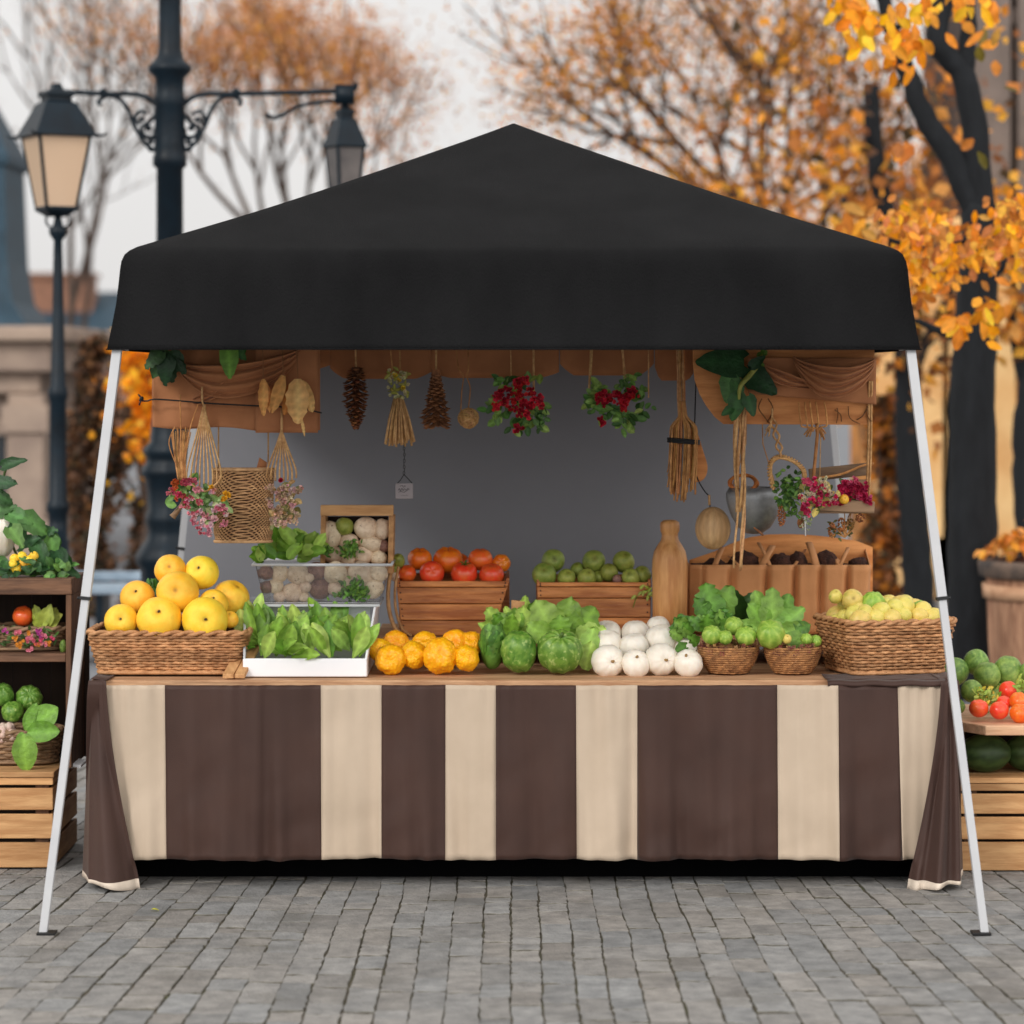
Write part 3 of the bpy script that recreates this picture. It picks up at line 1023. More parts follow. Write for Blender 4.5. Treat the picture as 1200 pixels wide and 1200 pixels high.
def lantern(px, top, eave, bot, w_eave, w_bot, Y, parent=None, spikes=True, glass='lamp_glass'):
    """four sided glass lantern; measures in pixels of the photograph at distance Y"""
    z = lambda py: Z_(py, Y)
    cx = X_(px, Y)
    he, hb = S(w_eave, Y) / 2, S(w_bot, Y) / 2
    ang = Matrix.Rotation(R(28), 3, 'Z')
    o = V((cx, Y, 0))

    def ring(h, zz):
        return [ang @ V((sx * h, sy * h, 0)) + V((cx, Y, zz)) for sx, sy in ((-1, -1), (1, -1), (1, 1), (-1, 1))]

    def frus(mb, rows):
        vs_, fs_ = [], []
        for h, zz in rows:
            vs_ += ring(h, zz)
        for i in range(len(rows) - 1):
            fs_ += [(i * 4 + j, i * 4 + (j + 1) % 4, i * 4 + 4 + (j + 1) % 4, i * 4 + 4 + j) for j in range(4)]
        fs_ += [(3, 2, 1, 0), tuple(len(vs_) - 4 + j for j in range(4))]
        mb.add(vs_, fs_)

    he, hb = he * .74, hb * .74
    hr = eave - top
    b = MB()
    frus(b, [(he * .92, z(eave + 2)), (he * 1.12, z(eave)), (he * 1.05, z(eave - 3)), (he * .78, z(eave - hr * .35)), (he * .56, z(eave - hr * .62)), (he * .42, z(eave - hr * .66)),
             (he * .42, z(eave - hr * .74)), (he * .5, z(eave - hr * .76)), (he * .5, z(eave - hr * .84)), (he * .22, z(eave - hr * .88)), (he * .12, z(top))])
    if spikes:
        for p in ring(he * 1.12, z(eave)):
            d = (p - V((cx, Y, p.z))).normalized()
            b.tube([p - d * .02, p + d * .03, p + d * .055 + V((0, 0, .016))], [.012, .008, .002], 5)
    b.build('lantern_roof', M['iron'], parent, smooth=False)
    b = MB()
    r0, r1 = ring(he * .9, z(eave + 1)), ring(hb, z(bot))
    for i in range(4):
        b.tube([r0[i], r1[i]], S(2.2, Y), 6)
        b.tube([r1[i], r1[(i + 1) % 4]], S(3, Y), 6)
    frus(b, [(hb * .5, z(bot + 9)), (hb * 1.08, z(bot + 2)), (hb * 1.08, z(bot - 1))])
    f = b.build('lantern_frame', M['iron'], parent, smooth=False)
    for i in range(4):
        p = MB()
        a0, a1, c0, c1 = r0[i], r0[(i + 1) % 4], r1[i], r1[(i + 1) % 4]
        p.add([a0, a1, c1, c0], [(0, 1, 2, 3)])
        p.build('lantern_pane', M[glass], f, smooth=False, thick=.006)


lantern(404, 121, 172, 222, 50, 34, YP, t, False, 'dark_glass')
YL = 16.3
t = thing('lamp_post', 'slim dark iron lamp post carrying a large frosted lantern on the left', 'lamp post', (X_(68, YL), YL, 0))
b = MB()
pz = lambda py: Z_(py, YL)
pr = lambda w_: S(w_, YL) / 2
b.lathe([(pr(40), 0), (pr(40), .15), (pr(30), .2), (pr(26), .9), (pr(23), pz(640)), (pr(22), pz(602)), (pr(27), pz(598)), (pr(27), pz(590)), (pr(21), pz(586)), (pr(19), pz(470)),
         (pr(23), pz(466)), (pr(23), pz(456)), (pr(18), pz(452)), (pr(11), pz(300)), (pr(10), pz(282)), (pr(20), pz(275)), (pr(22), pz(269)), (pr(12), pz(264)), (pr(7), pz(252)), (pr(7), pz(246))],
        (X_(68, YL), YL, 0), 20)
for sx in (-1, 1):
    px_tube(b, [(68 + sx * 3, 268), (68 + sx * 12, 264), (68 + sx * 14, 256), (68 + sx * 11, 250)], YL, 3, 5, 6)
b.build('post', M['iron'], t)
lantern(66, 98, 160, 245, 92, 48, YL, t)

# bench shape standing in for a blurred white car past the left tent leg; round wooden planter at the right; a lit lamp far off
Y = 18.6
t = thing('pale_car_stand_in', 'low pale bench shape in place of a blurred white car behind the orange basket', 'car stand-in', (X_(120, Y), Y, 0))
m_b = mat('pale_stand_in_paint', C(150, 166, 180), C(120, 136, 150), rough=.6)
b = MB()
b.box((X_(70, Y), Y - .2, .44), (X_(196, Y), Y + .2, .49), col=(1, 1, 1))
b.build('seat', m_b, t, smooth=False, bevel=.01)
b = MB()
b.box((X_(70, Y), Y + .18, .5), (X_(196, Y), Y + .22, .56), col=(1, 1, 1))
b.build('backrest', m_b, t, smooth=False, bevel=.01)
for x in (78, 116, 186):
    b = MB()
    b.box((X_(x, Y), Y - .17, 0), (X_(x + 9, Y), Y + .17, .438), col=(1, 1, 1))
    b.build('leg', M['iron'], t, smooth=False, bevel=.01)

Y = 16.0
c = V((X_(1236, Y), Y, 0))
t = thing('round_planter', 'round wooden planter heaped with fallen orange leaves at the right edge', 'planter', c)
rad = S(86, Y)
b = MB()
zt = Z_(672, Y)
for i in range(26):
    q = 2 * math.pi * i / 26
    q2 = q + 2 * math.pi / 26 * .94
    rows = [(rad * .84, 0), (rad * .9, zt * .5), (rad * .93, zt)]
    vs_ = []
    for r_, z in rows:
        for rr_, qq in ((r_, q), (r_, q2), (r_ - .03, q2), (r_ - .03, q)):
            vs_.append(c + V((math.cos(qq) * rr_, math.sin(qq) * rr_, z)))
    fs_ = [(k * 4 + j, k * 4 + (j + 1) % 4, k * 4 + 4 + (j + 1) % 4, k * 4 + 4 + j) for k in (0, 1) for j in range(4)] + [(8, 9, 10, 11)]
    k = U(.75, 1.1)
    b.add(vs_, fs_, 0, (k, k, k))
b.build('staves', wood('planter_stave', C(196, 150, 118), C(140, 98, 74), 'Z'), t, smooth=False)
b = MB()
b.lathe([(rad * .95, Z_(700, Y)), (rad * .97, Z_(700, Y)), (rad * .98, Z_(684, Y)), (rad * .95, Z_(684, Y))], c, 40)
b.build('hoop', mat('pale_hoop', C(206, 164, 130), C(176, 132, 100), rough=.8), t)
b = MB()
b.lathe([(rad * .96, Z_(676, Y)), (rad * 1.02, Z_(674, Y)), (rad * 1.04, Z_(660, Y)), (rad * 1.02, Z_(656, Y)), (rad * .85, Z_(656, Y)), (rad * .85, Z_(670, Y))], c, 40)
b.build('rim', mat('planter_rim', C(110, 92, 80), C(60, 56, 54), rough=.8), t)
b = MB()
b.lathe([(rad * .86, Z_(662, Y)), (0, Z_(640, Y))], c, 24)
b.build('soil', M['soil'], t)
lf = MB()
for i in range(260):
    q, r_ = U(0, 6.28), rad * math.sqrt(U(0, 1)) * .98
    p = c + V((math.cos(q) * r_, math.sin(q) * r_, Z_(652, Y) + (1 - r_ / rad) * .17 + U(0, .03)))
    lf.leaf(p, rnd_dir(), (U(-.5, .5), U(-.5, .5), 1), U(.06, .11), U(.04, .06), ns=3, col=jit(rng.choice(PAL_OR), .2), rib=1.1)
o = lf.build('fallen_leaves', M['tree_leaf'], t)
o['kind'] = 'stuff'

Y = 38
t = thing('distant_lamp', 'far off street lamp with a small lit white globe right of the tent leg', 'street lamp', (X_(1093, Y), Y, 0))
b = MB()
b.lathe([(.09, 0), (.06, .5), (.04, .6), (.035, Z_(498, Y)), (.08, Z_(497, Y)), (.08, Z_(495, Y))], (X_(1093, Y), Y, 0), 12)
b.build('post', M['iron'], t)
m_l = bpy.data.materials.new('lit_globe')
m_l.use_nodes = True
m_l.node_tree.nodes['Principled BSDF'].inputs['Emission Color'].default_value = (1, .93, .8, 1)
m_l.node_tree.nodes['Principled BSDF'].inputs['Emission Strength'].default_value = 5
b = MB()
b.blob(P(1093, 488, Y), .08, nu=12, nv=8)
b.build('globe', m_l, t)

# ================================================================== THE TENT
TX, TY = .006, 11.04
t = thing('canopy_tent', 'black pop-up canopy tent on slanted white legs standing over the market table', 'tent', (TX, TY, 0))
b = MB()
rows = []
for i in range(15):
    k = i / 14
    sag = -.012 * math.sin(math.pi * k)
    rows.append((.004 + 1.266 * k, 2.77 - .522 * k + sag, .02 + .02 * k))
rows += [(1.292, 2.236, .036), (1.306, 2.222, .034), (1.314, 2.2, .03), (1.318, 2.172, .028), (1.321, 2.13, .025), (1.327, 2.06, .02), (1.339, 1.98, .016), (1.348, 1.925, .012), (1.352, 1.905, .012)]
NS = 30


def square_ring(h, rc):
    pts = []
    for s_ in range(4):
        for i in range(NS):
            u = -1 + 2 * i / NS
            x, y = u * h, -h
            if abs(u) * h > h - rc:                 # rounded corner
                e = (abs(u) * h - (h - rc)) / rc
                a = e * R(45)
                x = math.copysign(h - rc + rc * math.sin(a), u)
                y = -(h - rc + rc * math.cos(a))
            for _ in range(s_):
                x, y = -y, x
            pts.append((x, y))
    return pts


vs_, fs_ = [], []
for ri, (h, z, rc) in enumerate(rows):
    for i, (x, y) in enumerate(square_ring(h, min(rc, h * .5))):
        wv = .004 * noise.noise(V((x * 1.3, y * 1.3, z * 2))) if ri > 1 else 0
        if ri >= len(rows) - 6:
            wv += .0035 * noise.noise(V((x * 3, y * 3, z * 3)))
        n_ = V((x, y, 0)).normalized() if h > .1 else V((0, 0, 0))
        vs_.append((TX + x + n_.x * wv, TY + y + n_.y * wv, z + (wv if ri < 15 else 0)))
T_ = NS * 4
for ri in range(len(rows) - 1):
    for i in range(T_):
        i2 = (i + 1) % T_
        fs_.append((ri * T_ + i, (ri + 1) * T_ + i, (ri + 1) * T_ + i2, ri * T_ + i2))
b.add(vs_, fs_)
b.build('roof_cloth', M['black_cloth'], t, thick=.003)
b = MB()
for k in range(4):
    h, z = 1.350, 1.919
    A_ = [(-h, -h), (h, -h), (h, h), (-h, h)]
    (xa, ya), (xb, yb) = A_[k], A_[(k + 1) % 4]
    b.tube([(TX + lerp(xa, xb, i / 20), TY + lerp(ya, yb, i / 20), 1.907) for i in range(21)], .004, 5, flat=.6)
b.build('hem', M['black_cloth'], t)


def sq_tube(mb, p0, p1, wd, mi=0):
    p0, p1 = V(p0), V(p1)
    d = (p1 - p0).normalized()
    a = V((1, 0, 0)) - d * d.x
    a.normalize()
    c = d.cross(a)
    h = wd / 2
    vs_ = [p + a * (sx * h) + c * (sy * h) for p in (p0, p1) for sx, sy in ((-1, -1), (1, -1), (1, 1), (-1, 1))]
    mb.add(vs_, [(3, 2, 1, 0), (4, 5, 6, 7), (0, 1, 5, 4), (1, 2, 6, 5), (2, 3, 7, 6), (3, 0, 4, 7)], mi)


for sx, sy in ((-1, -1), (1, -1), (1, 1), (-1, 1)):
    foot = V((TX + sx * 1.532, TY + sy * 1.525, .006))
    top = V((TX + sx * 1.318, TY + sy * 1.318, 1.915))
    at_ = lambda z: foot + (top - foot) * ((z - foot.z) / (top.z - foot.z))
    b = MB()
    sq_tube(b, at_(1.085), top, .031)
    sq_tube(b, top + V((-sx * .02, -sy * .02, -.01)), (TX + sx * 1.272, TY + sy * 1.272, 2.14), .026)
    lg = b.build('leg', M['white_metal'], t, smooth=False, bevel=.002)
    b = MB()
    sq_tube(b, foot, at_(1.09), .026)
    b.build('lower_tube', M['white_metal'], lg, smooth=False, bevel=.002)
    b = MB()
    c = at_(1.086)
    sq_tube(b, at_(1.08), at_(1.091), .037)
    b.tube([c + V((sx * .018, -.012, 0)), c + V((sx * .026, -.014, .003))], .005, 6)
    b.build('clip', M['black_plastic'], lg, smooth=False, bevel=.001)
    b = MB()
    c = at_(.98)
    b.tube([c + V((sx * .012, -.004, 0)), c + V((sx * .019, -.004, 0))], .0045, 8)
    b.build('snap_button', M['black_plastic'], lg)
    b = MB()
    b.box(foot + V((-.03 + (.012 if sx < 0 else -.012), -.03, -.004)), foot + V((.03 + (.012 if sx < 0 else -.012), .03, .004)), col=(1, 1, 1))
    b.build('foot_plate', M['black_plastic'], lg, smooth=False, bevel=.001)
# roof truss: bars along the eaves, which carry what hangs inside, and the back cloth between the rear legs
b = MB()
for k in range(4):
    A_ = [(-1.285, -1.285), (1.285, -1.285), (1.285, 1.285), (-1.285, 1.285)]
    (xa, ya), (xb, yb) = A_[k], A_[(k + 1) % 4]
    sq_tube(b, (TX + xa, TY + ya, 2.13), (TX + xb, TY + yb, 2.131), .022)
for yy in (10.62, 10.93):
    sq_tube(b, (TX - 1.285, yy, 2.125), (TX + 1.285, yy, 2.1251), .024)
b.build('truss', M['white_metal'], t, smooth=False)
b = MB()


def back(u, v_):
    z = lerp(.02, 2.16, v_)
    k = z / 2.16
    hw = lerp(1.517, 1.277, k)
    yy = lerp(TY + 1.512, TY + 1.278, k) - .018
    x = lerp(-hw, hw, u)
    return V((TX + x, yy + .012 * noise.noise(V((x * 1.1, 0, z * .7))) + .004 * noise.noise(V((x * 4, 3, z * 3))), z))


b.grid(back, 60, 40)
b.build('back_cloth', M['grey_cloth'], t)

# ================================================================== THE TABLE
TZ = .731
X0, X1 = X_(108, 10.46), X_(1108, 10.46)
t = thing('market_table', 'long wooden market table under the brown and cream striped cloth', 'table', ((X0 + X1) / 2, 11.1, 0))
for i in range(6):
    y0 = 10.44 + i * .205
    b = MB()
    b.box((X0 - U(0, .01), y0, TZ - .03), (X1 + U(0, .01), y0 + .2, TZ - (0 if i == 0 else U(.001, .004))), col=(1, 1, 1))
    b.build('tabletop_plank', M['table_wood'], t, smooth=False, bevel=.004)
for x in (X0 + .15, X1 - .2):
    for y in (10.9, 11.5):
        b = MB()
        b.box((x, y, 0), (x + .06, y + .06, TZ - .031), col=(1, 1, 1))
        b.build('leg', M['old_wood_z'], t, smooth=False, bevel=.004)
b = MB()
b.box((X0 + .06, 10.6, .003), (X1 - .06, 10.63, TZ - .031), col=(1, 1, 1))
b.build('shade_board', M['shade_black'], t, smooth=False)  # added board, its black stands for the shade below the hem
t = thing('display_riser', 'low wooden riser board under the back row of crates', 'riser', (0, 11.3, TZ))
b = MB()
b.box((X_(440, 11.1), 10.98, .8), (X_(1024, 11.1), 11.66, .83), col=(1, 1, 1))
b.build('riser_board', M['table_wood'], t, smooth=False, bevel=.003)
for px in (452, 700, 1000):
    b = MB()
    b.box((X_(px, 11.1), 11.02, TZ + .001), (X_(px, 11.1) + .03, 11.6, .8), col=(1, 1, 1))
    b.build('riser_support', M['old_wood'], t, smooth=False, bevel=.002)

# the cloth: striped front, a fold of brown hanging over each end
t = thing('table_cloth', 'brown cloth with broad cream stripes hanging down the front of the table', 'tablecloth', ((X0 + X1) / 2, 10.42, TZ))
YF = 10.405
edges_t = [121, 193, 376, 447, 522, 581, 675, 747, 911, 982, 1052, 1106]
edges_b = [152, 195, 377, 447, 522, 581, 676, 747, 912, 982, 1057, 1086]
beige = [1, 0, 1, 0, 1, 0, 1, 0, 1, 0, 1]
zt, zb = Z_(803, YF), Z_(1007, YF)


def cloth_y(x, z, amp=1):
    k = (zt - z) / (zt - zb)
    pl = .009 * math.exp(-k * 3.5) * math.sin(x * 95 + 3 * math.sin(x * 13)) * (.5 + noise.noise(V((x * 5, 0, 9))))          # small gathers under the seam
    fo = .022 * k * noise.noise(V((x * 2.6, 1.7, z * .5))) + .042 * (.3 + k) * noise.noise(V((x * 9, 4.2, z * .5))) + .022 * (.25 + k) * noise.noise(V((x * 20, 7.2, z * .6)))
    dg = .005 * noise.noise(V((x * 4 + z * 5, 2.2, z * 3 - x * 2))) + .010 * max(0, noise.noise(V((x * 6 - z * 9, 5.2, z * 2 + x * 3)))) * k
    vp = .010 * (.3 + .7 * k) * abs(noise.noise(V((x * 10 + .6 * z, 3.3, z * .35)))) + .006 * noise.noise(V((x * 24 + 1.5 * z, 8.3, z * .9)))
    return YF + (pl + fo + dg + vp) * amp - .012 * k


for i in range(11):
    b = MB()

    def pan(u, v_, i=i):
        z = lerp(zb, zt, v_)
        xa, xb = X_(lerp(edges_b[i], edges_t[i], v_ ** .8), YF), X_(lerp(edges_b[i + 1], edges_t[i + 1], v_ ** .8), YF)
        x = lerp(xa, xb, u)
        k = .004 * noise.noise(V((x * 3, 0, 0)))
        return V((x, cloth_y(x, z), z + (k if v_ < .01 else 0)))

    n = max(6, int((edges_t[i + 1] - edges_t[i]) / 4))
    b.grid(pan, n, 36)
    o = b.build('stripe', M['beige_cloth' if beige[i] else 'brown_cloth'], t, thick=.002)
    h = MB()

    def hem(u, v_, i=i):
        z = zb + .0165 + .0012 * v_
        f = .072
        x = lerp(X_(lerp(edges_b[i], edges_t[i], f), YF), X_(lerp(edges_b[i + 1], edges_t[i + 1], f), YF), u)
        return V((x, cloth_y(x, z) - .0018, z))
    h.grid(hem, n, 1)
    h.build('hem_seam', M['beige_cloth' if beige[i] else 'brown_cloth'], o)
b = MB()
b.grid(lambda u, v_: V((lerp(X_(968, 10.45), X_(1106, 10.45), u), lerp(10.42, 10.62, v_), TZ + .004 + .002 * math.sin(u * 20 + v_ * 9))), 24, 8)
b.grid(lambda u, v_: V((lerp(X_(968, 10.45), X_(1106, 10.45), u), 10.42 - .024 * min(1, 3 * v_), TZ + .004 - .02 * v_ + .002 * math.sin(u * 20))), 24, 4)
b.build('top_overlap', M['brown_cloth'], t, thick=.002)


def end_fold(name_x, mir):
    """brown fold hanging over the table end: narrow at the top, wide and standing forward on the ground"""
    q = (lambda x: 600 + (600 - x) + 27) if mir else (lambda x: x)
    b = MB()
    NU, NV = 44, 40
    top_o, top_i, bot_o, bot_i = 107, 128, 92, 168

    def fn(u, v_):
        k = 1 - v_                                     # 0 top, 1 bottom
        kk = k ** 1.15
        xo = lerp(top_o, bot_o, k ** .8)
        xi = lerp(top_i, bot_i, k ** 1.5)
        x = lerp(xo, xi, u)
        yb = lerp(10.425, 10.31, kk)
        ww = .03 * k * math.sin(u * math.pi * 2.1 + .5) + .018 * math.sin(u * 9 + (1.4 if mir else 0)) * (.3 + k) * .6
        back = .16 * max(0, .22 - u) / .22 * (.4 + k) + .10 * max(0, (u - .86) / .14) ** 2 * (.2 + k)
        if mir:
            ww += .02 * (.3 + k) * math.sin(u * 17 + k)
        z = lerp(TZ + .006, .012, k)
        z += .012 * k * math.sin(u * 5) * (1 if k > .97 else 0)
        yy = yb + ww + back
        yy = min(yy, 10.384 + .28 * max(0, k - .08) if u < .6 else 10.384)
        e = max(0, min(1, (u - .72) / .28))
        yy = lerp(yy, 10.372 - .014 * k, e * e * (3 - 2 * e) * (.96 if k < .88 else .5))
        return V((X_(q(x), 10.45), yy, z))
    b.grid(fn, NU, NV)
    o = b.build('end_fold', M['brown_cloth'], t, thick=.003)
    h = MB()
    h.grid(lambda u, v_: fn(u, .032 * v_) + V((0, -.0035, 0)), NU, 2)
    h.build('cream_hem', M['cream_trim'], o, thick=.003)
    tp = MB()                                          # turned over the table top
    xa, xb = X_(q(107), 10.45), X_(q(129), 10.45)
    tp.grid(lambda u, v_: V((lerp(xa, xb, u), lerp(10.42, 11.2, v_), TZ + .005 + .002 * math.sin(u * 7))), 8, 8)
    tp.build('top_turn', M['brown_cloth'], o, thick=.002)
    sd = MB()                                          # the side of the table
    xs = X_(q(113), 10.45)
    sd.grid(lambda u, v_: V((xs + (.015 * math.sin(u * 16) - .03 * (1 - v_)) * (-1 if mir else 1), lerp(10.5, 11.6, u), lerp(.04, TZ, v_))), 40, 12)
    sd.build('side_panel', M['brown_cloth'], t, thick=.002)


end_fold('left', False)
end_fold('right', True)

# ================================================================== GOODS ON THE TABLE
def rings(mb, loop, z0, z1, nrow, grow_, amp, r, mi=0, flat=1.6, n=5, per=2.0):
    """woven rows: each strand runs round the loop, in and out of the stakes, alternating row by row"""
    for k in range(nrow):
        f = (k + .5) / nrow
        pts = loop(f)
        m_ = len(pts)
        out = []
        for i, (p, nrm) in enumerate(pts):
            w_ = amp * math.sin(math.pi * i / per + math.pi * k)
            out.append(V((p.x + nrm.x * w_, p.y + nrm.y * w_, lerp(z0, z1, f) + U(-1, 1) * r * .25)))
        kk = U(.72, 1.18)
        cols = []
        for i in range(m_):
            c_ = kk * U(.88, 1.1)
            cols += [(c_, c_ * .98, c_ * .95)] * n
        mb.tube(out, r, n, mi, cols, cap=False, closed=True, flat=flat)


def rrect(w_, d, rc, step=.012):
    """points and outward normals round a rounded rectangle; an even number of them"""
    segs, pts = [], []
    for cx, cy, a0 in ((w_ / 2 - rc, d / 2 - rc, 0), (-w_ / 2 + rc, d / 2 - rc, 90), (-w_ / 2 + rc, -d / 2 + rc, 180), (w_ / 2 - rc, -d / 2 + rc, 270)):
        for i in range(5):
            a = R(a0 + 22.5 * i)
            segs.append((cx + rc * math.cos(a), cy + rc * math.sin(a)))
    ln = [math.dist(segs[i], segs[(i + 1) % len(segs)]) for i in range(len(segs))]
    tot = sum(ln)
    n = max(24, int(tot / step / 2) * 2)
    i, acc = 0, 0
    for k in range(n):
        s_ = tot * k / n
        while acc + ln[i] < s_:
            acc += ln[i]
            i += 1
        f = (s_ - acc) / ln[i]
        a, b_ = segs[i], segs[(i + 1) % len(segs)]
        t_ = V((b_[0] - a[0], b_[1] - a[1], 0)).normalized()
        pts.append((V((lerp(a[0], b_[0], f), lerp(a[1], b_[1], f), 0)), V((t_.y, -t_.x, 0))))
    return pts


def wicker_basket(name, label, c, wt, dt, wb, db, h, rotz=0, nrow=13, rc=.05, fill=.75, r=.0052, step=.015, material='wicker', cat='basket'):
    t = thing(name, label, cat, c)
    rm = Matrix.Rotation(rotz, 3, 'Z')
    c = V(c)
    n0 = len(rrect(wt, dt, rc, step))

    def loop(f):
        base = rrect(wt, dt, rc, step)
        kx, ky = lerp(wb, wt, f) / wt, lerp(db, dt, f) / dt
        return [(c + rm @ V((p.x * kx, p.y * ky, 0)), rm @ n) for p, n in base]
    b = MB()
    rings(b, loop, c.z + .006, c.z + h - .01, nrow, None, .0042, r, flat=1.0 if nrow < 9 else 1.25)
    for i in range(0, n0, 4):
        p0, p1 = loop(0)[i][0], loop(1)[i][0]
        b.tube([V((p0.x, p0.y, c.z)), V((p1.x, p1.y, c.z + h))], .0035, 4)
    b.build('woven_side', M[material], t)
    b = MB()
    lp = loop(1)
    for s_ in (0, 1):
        pts = []
        for i, (p, n) in enumerate(lp):
            a = i * .9 + math.pi * s_
            pts.append(V((p.x + n.x * .006 * math.cos(a), p.y + n.y * .006 * math.cos(a), c.z + h + .006 * math.sin(a))))
        b.tube(pts, .0075, 6, 0, [(x, x, x) for x in [U(.85, 1.15) for _ in pts] for _ in range(6)], closed=True)
    lp = loop(0)
    b2 = [V((p.x + n.x * .004, p.y + n.y * .004, c.z + .006)) for p, n in lp]
    b.build('braided_rim', M[material], t)
    f = MB()
    f.tube(b2, .007, 6, closed=True)
    f.build('foot_band', M[material], t)
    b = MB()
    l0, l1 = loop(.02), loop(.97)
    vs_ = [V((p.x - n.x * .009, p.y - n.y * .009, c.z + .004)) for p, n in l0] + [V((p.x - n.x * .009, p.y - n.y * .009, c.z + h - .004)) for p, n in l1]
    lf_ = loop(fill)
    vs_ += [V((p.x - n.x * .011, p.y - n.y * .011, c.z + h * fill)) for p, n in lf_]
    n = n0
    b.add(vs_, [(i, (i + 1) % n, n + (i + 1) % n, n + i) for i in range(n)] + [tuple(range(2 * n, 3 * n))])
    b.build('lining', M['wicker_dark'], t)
    return t


# ---- round produce: unit meshes made once, each fruit an object of its own
PRO = {}


def proto(kind, n, fn, mats, nu=26, nv=16, cfn=None):
    PRO[kind] = []
    for k in range(n):
        b = MB()
        off = V((k * 13.7, k * 7.1, k * 3.3))
        b.blob((0, 0, 0), 1, lambda d: fn(d, off), nu, nv, cfn=(lambda d: cfn(d, off)) if cfn else None)
        me_o = b.build(kind, mats)
        me = me_o.data
        bpy.data.objects.remove(me_o)
        PRO[kind].append(me)


nz = lambda d, o, f=1.0: noise.noise(d * f + o)
dimple = lambda d, k=.16, w_=.12: 1 - k * math.exp(-(1 - d.z) / w_) - k * .5 * math.exp(-(1 + d.z) / w_)
proto('orange', 3, lambda d, o: dimple(d, .22, .05) * (1 + .045 * nz(d, o, 1.2) + .008 * math.cos(9 * math.atan2(d.y, d.x)) * max(0, d.z)), M['orange'],
      cfn=lambda d, o: tuple(lerp(1, x, math.exp(-(1 - d.z) / .009)) for x in (.42, .36, .3)))
proto('tomato', 3, lambda d, o: dimple(d, .2, .08) * (1 + .025 * math.cos(5 * math.atan2(d.y, d.x)) * max(0, d.z) + .03 * nz(d, o)), M['tomato'])
proto('orange_tomato', 2, lambda d, o: dimple(d, .22, .08) * (1 + .035 * math.cos(6 * math.atan2(d.y, d.x)) * (.3 + max(0, d.z)) + .03 * nz(d, o)), M['tomato_orange'])
proto('green_fruit', 3, lambda d, o: dimple(d, .1, .05) * (1 + .06 * nz(d, o, 1.2)), M['lime'],
      cfn=lambda d, o: tuple(lerp(1, x, math.exp(-(1 - d.z) / .02)) for x in (.5, .4, .3)))
proto('gourd', 4, lambda d, o: (1 + .075 * (1 - min(1, noise.voronoi(d * 5 + o)[0][0] * 1.7)) + .12 * nz(d, o, 1.7)) * dimple(d, .25, .08), M['gourd'], 84, 50,
      cfn=lambda d, o: tuple(lerp(x, 1, max(0, min(1, 1.5 - noise.voronoi(d * 5 + o)[0][0] * 1.9))) for x in (.98, .8, .45)))
proto('squash', 2, lambda d, o: dimple(d, .22, .1) * (1 + .03 * math.cos(9 * math.atan2(d.y, d.x)) + .05 * nz(d, o)), M['squash'], 54, 22,
      cfn=lambda d, o: (lambda k: (lerp(.75, 1.5, k), lerp(.85, 1.3, k), lerp(.7, 1.7, k)))(
          max(0, min(1, .2 + .9 * max(0, math.cos(9 * math.atan2(d.y, d.x) + 1.2 * nz(d, o, 3))) ** 3))))
proto('bumpy_squash', 2, lambda d, o: dimple(d, .15, .1) * (1 + .09 * nz(d, o, 2.2) + .05 * nz(d, o, 5)), M['squash'], 40, 26,
      cfn=lambda d, o: (lambda k: (lerp(.6, 1.5, k), lerp(.75, 1.3, k), lerp(.6, 1.5, k)))(max(0, min(1, .5 + 1.1 * nz(d, o, 4)))))
proto('dark_squash', 3, lambda d, o: dimple(d, .1, .06) * (1 + .06 * nz(d, o, 1.3)), M['dark_squash'],
      cfn=lambda d, o: (lambda k: (lerp(.75, 1.35, k), lerp(.8, 1.25, k), lerp(.7, 1.3, k)))(max(0, min(1, .5 + 1.2 * nz(d, o, 6)))))
proto('pumpkin', 3, lambda d, o: dimple(d, .2, .07) * (1 + .018 * math.cos(10 * math.atan2(d.y, d.x)) * (1 - .5 * abs(d.z)) + .04 * nz(d, o)), M['pumpkin'], 50, 18)
proto('potato', 5, lambda d, o: 1 + .12 * nz(d, o, 1.3) + .035 * nz(d, o, 4), M['potato'])
proto('onion', 2, lambda d, o: 1 + .06 * nz(d, o, 1.5), M['onion'])
proto('yellow_fruit', 4, lambda d, o: dimple(d, .08, .04) * (1 + .07 * nz(d, o, 1.2)), M['yellow_fruit'], 18, 12,
      cfn=lambda d, o: tuple(lerp(1, x, math.exp(-(1 - d.z) / .015)) for x in (.45, .4, .3)))
proto('sprout_fruit', 3, lambda d, o: dimple(d, .1, .06) * (1 + .03 * math.cos(8 * math.atan2(d.y, d.x)) + .06 * nz(d, o, 2)), M['sprout'], 24, 14,
      cfn=lambda d, o: (lambda k: (lerp(.75, 1.2, k), lerp(.85, 1.12, k), lerp(.7, 1.2, k)))(.5 + .5 * math.cos(8 * math.atan2(d.y, d.x))))


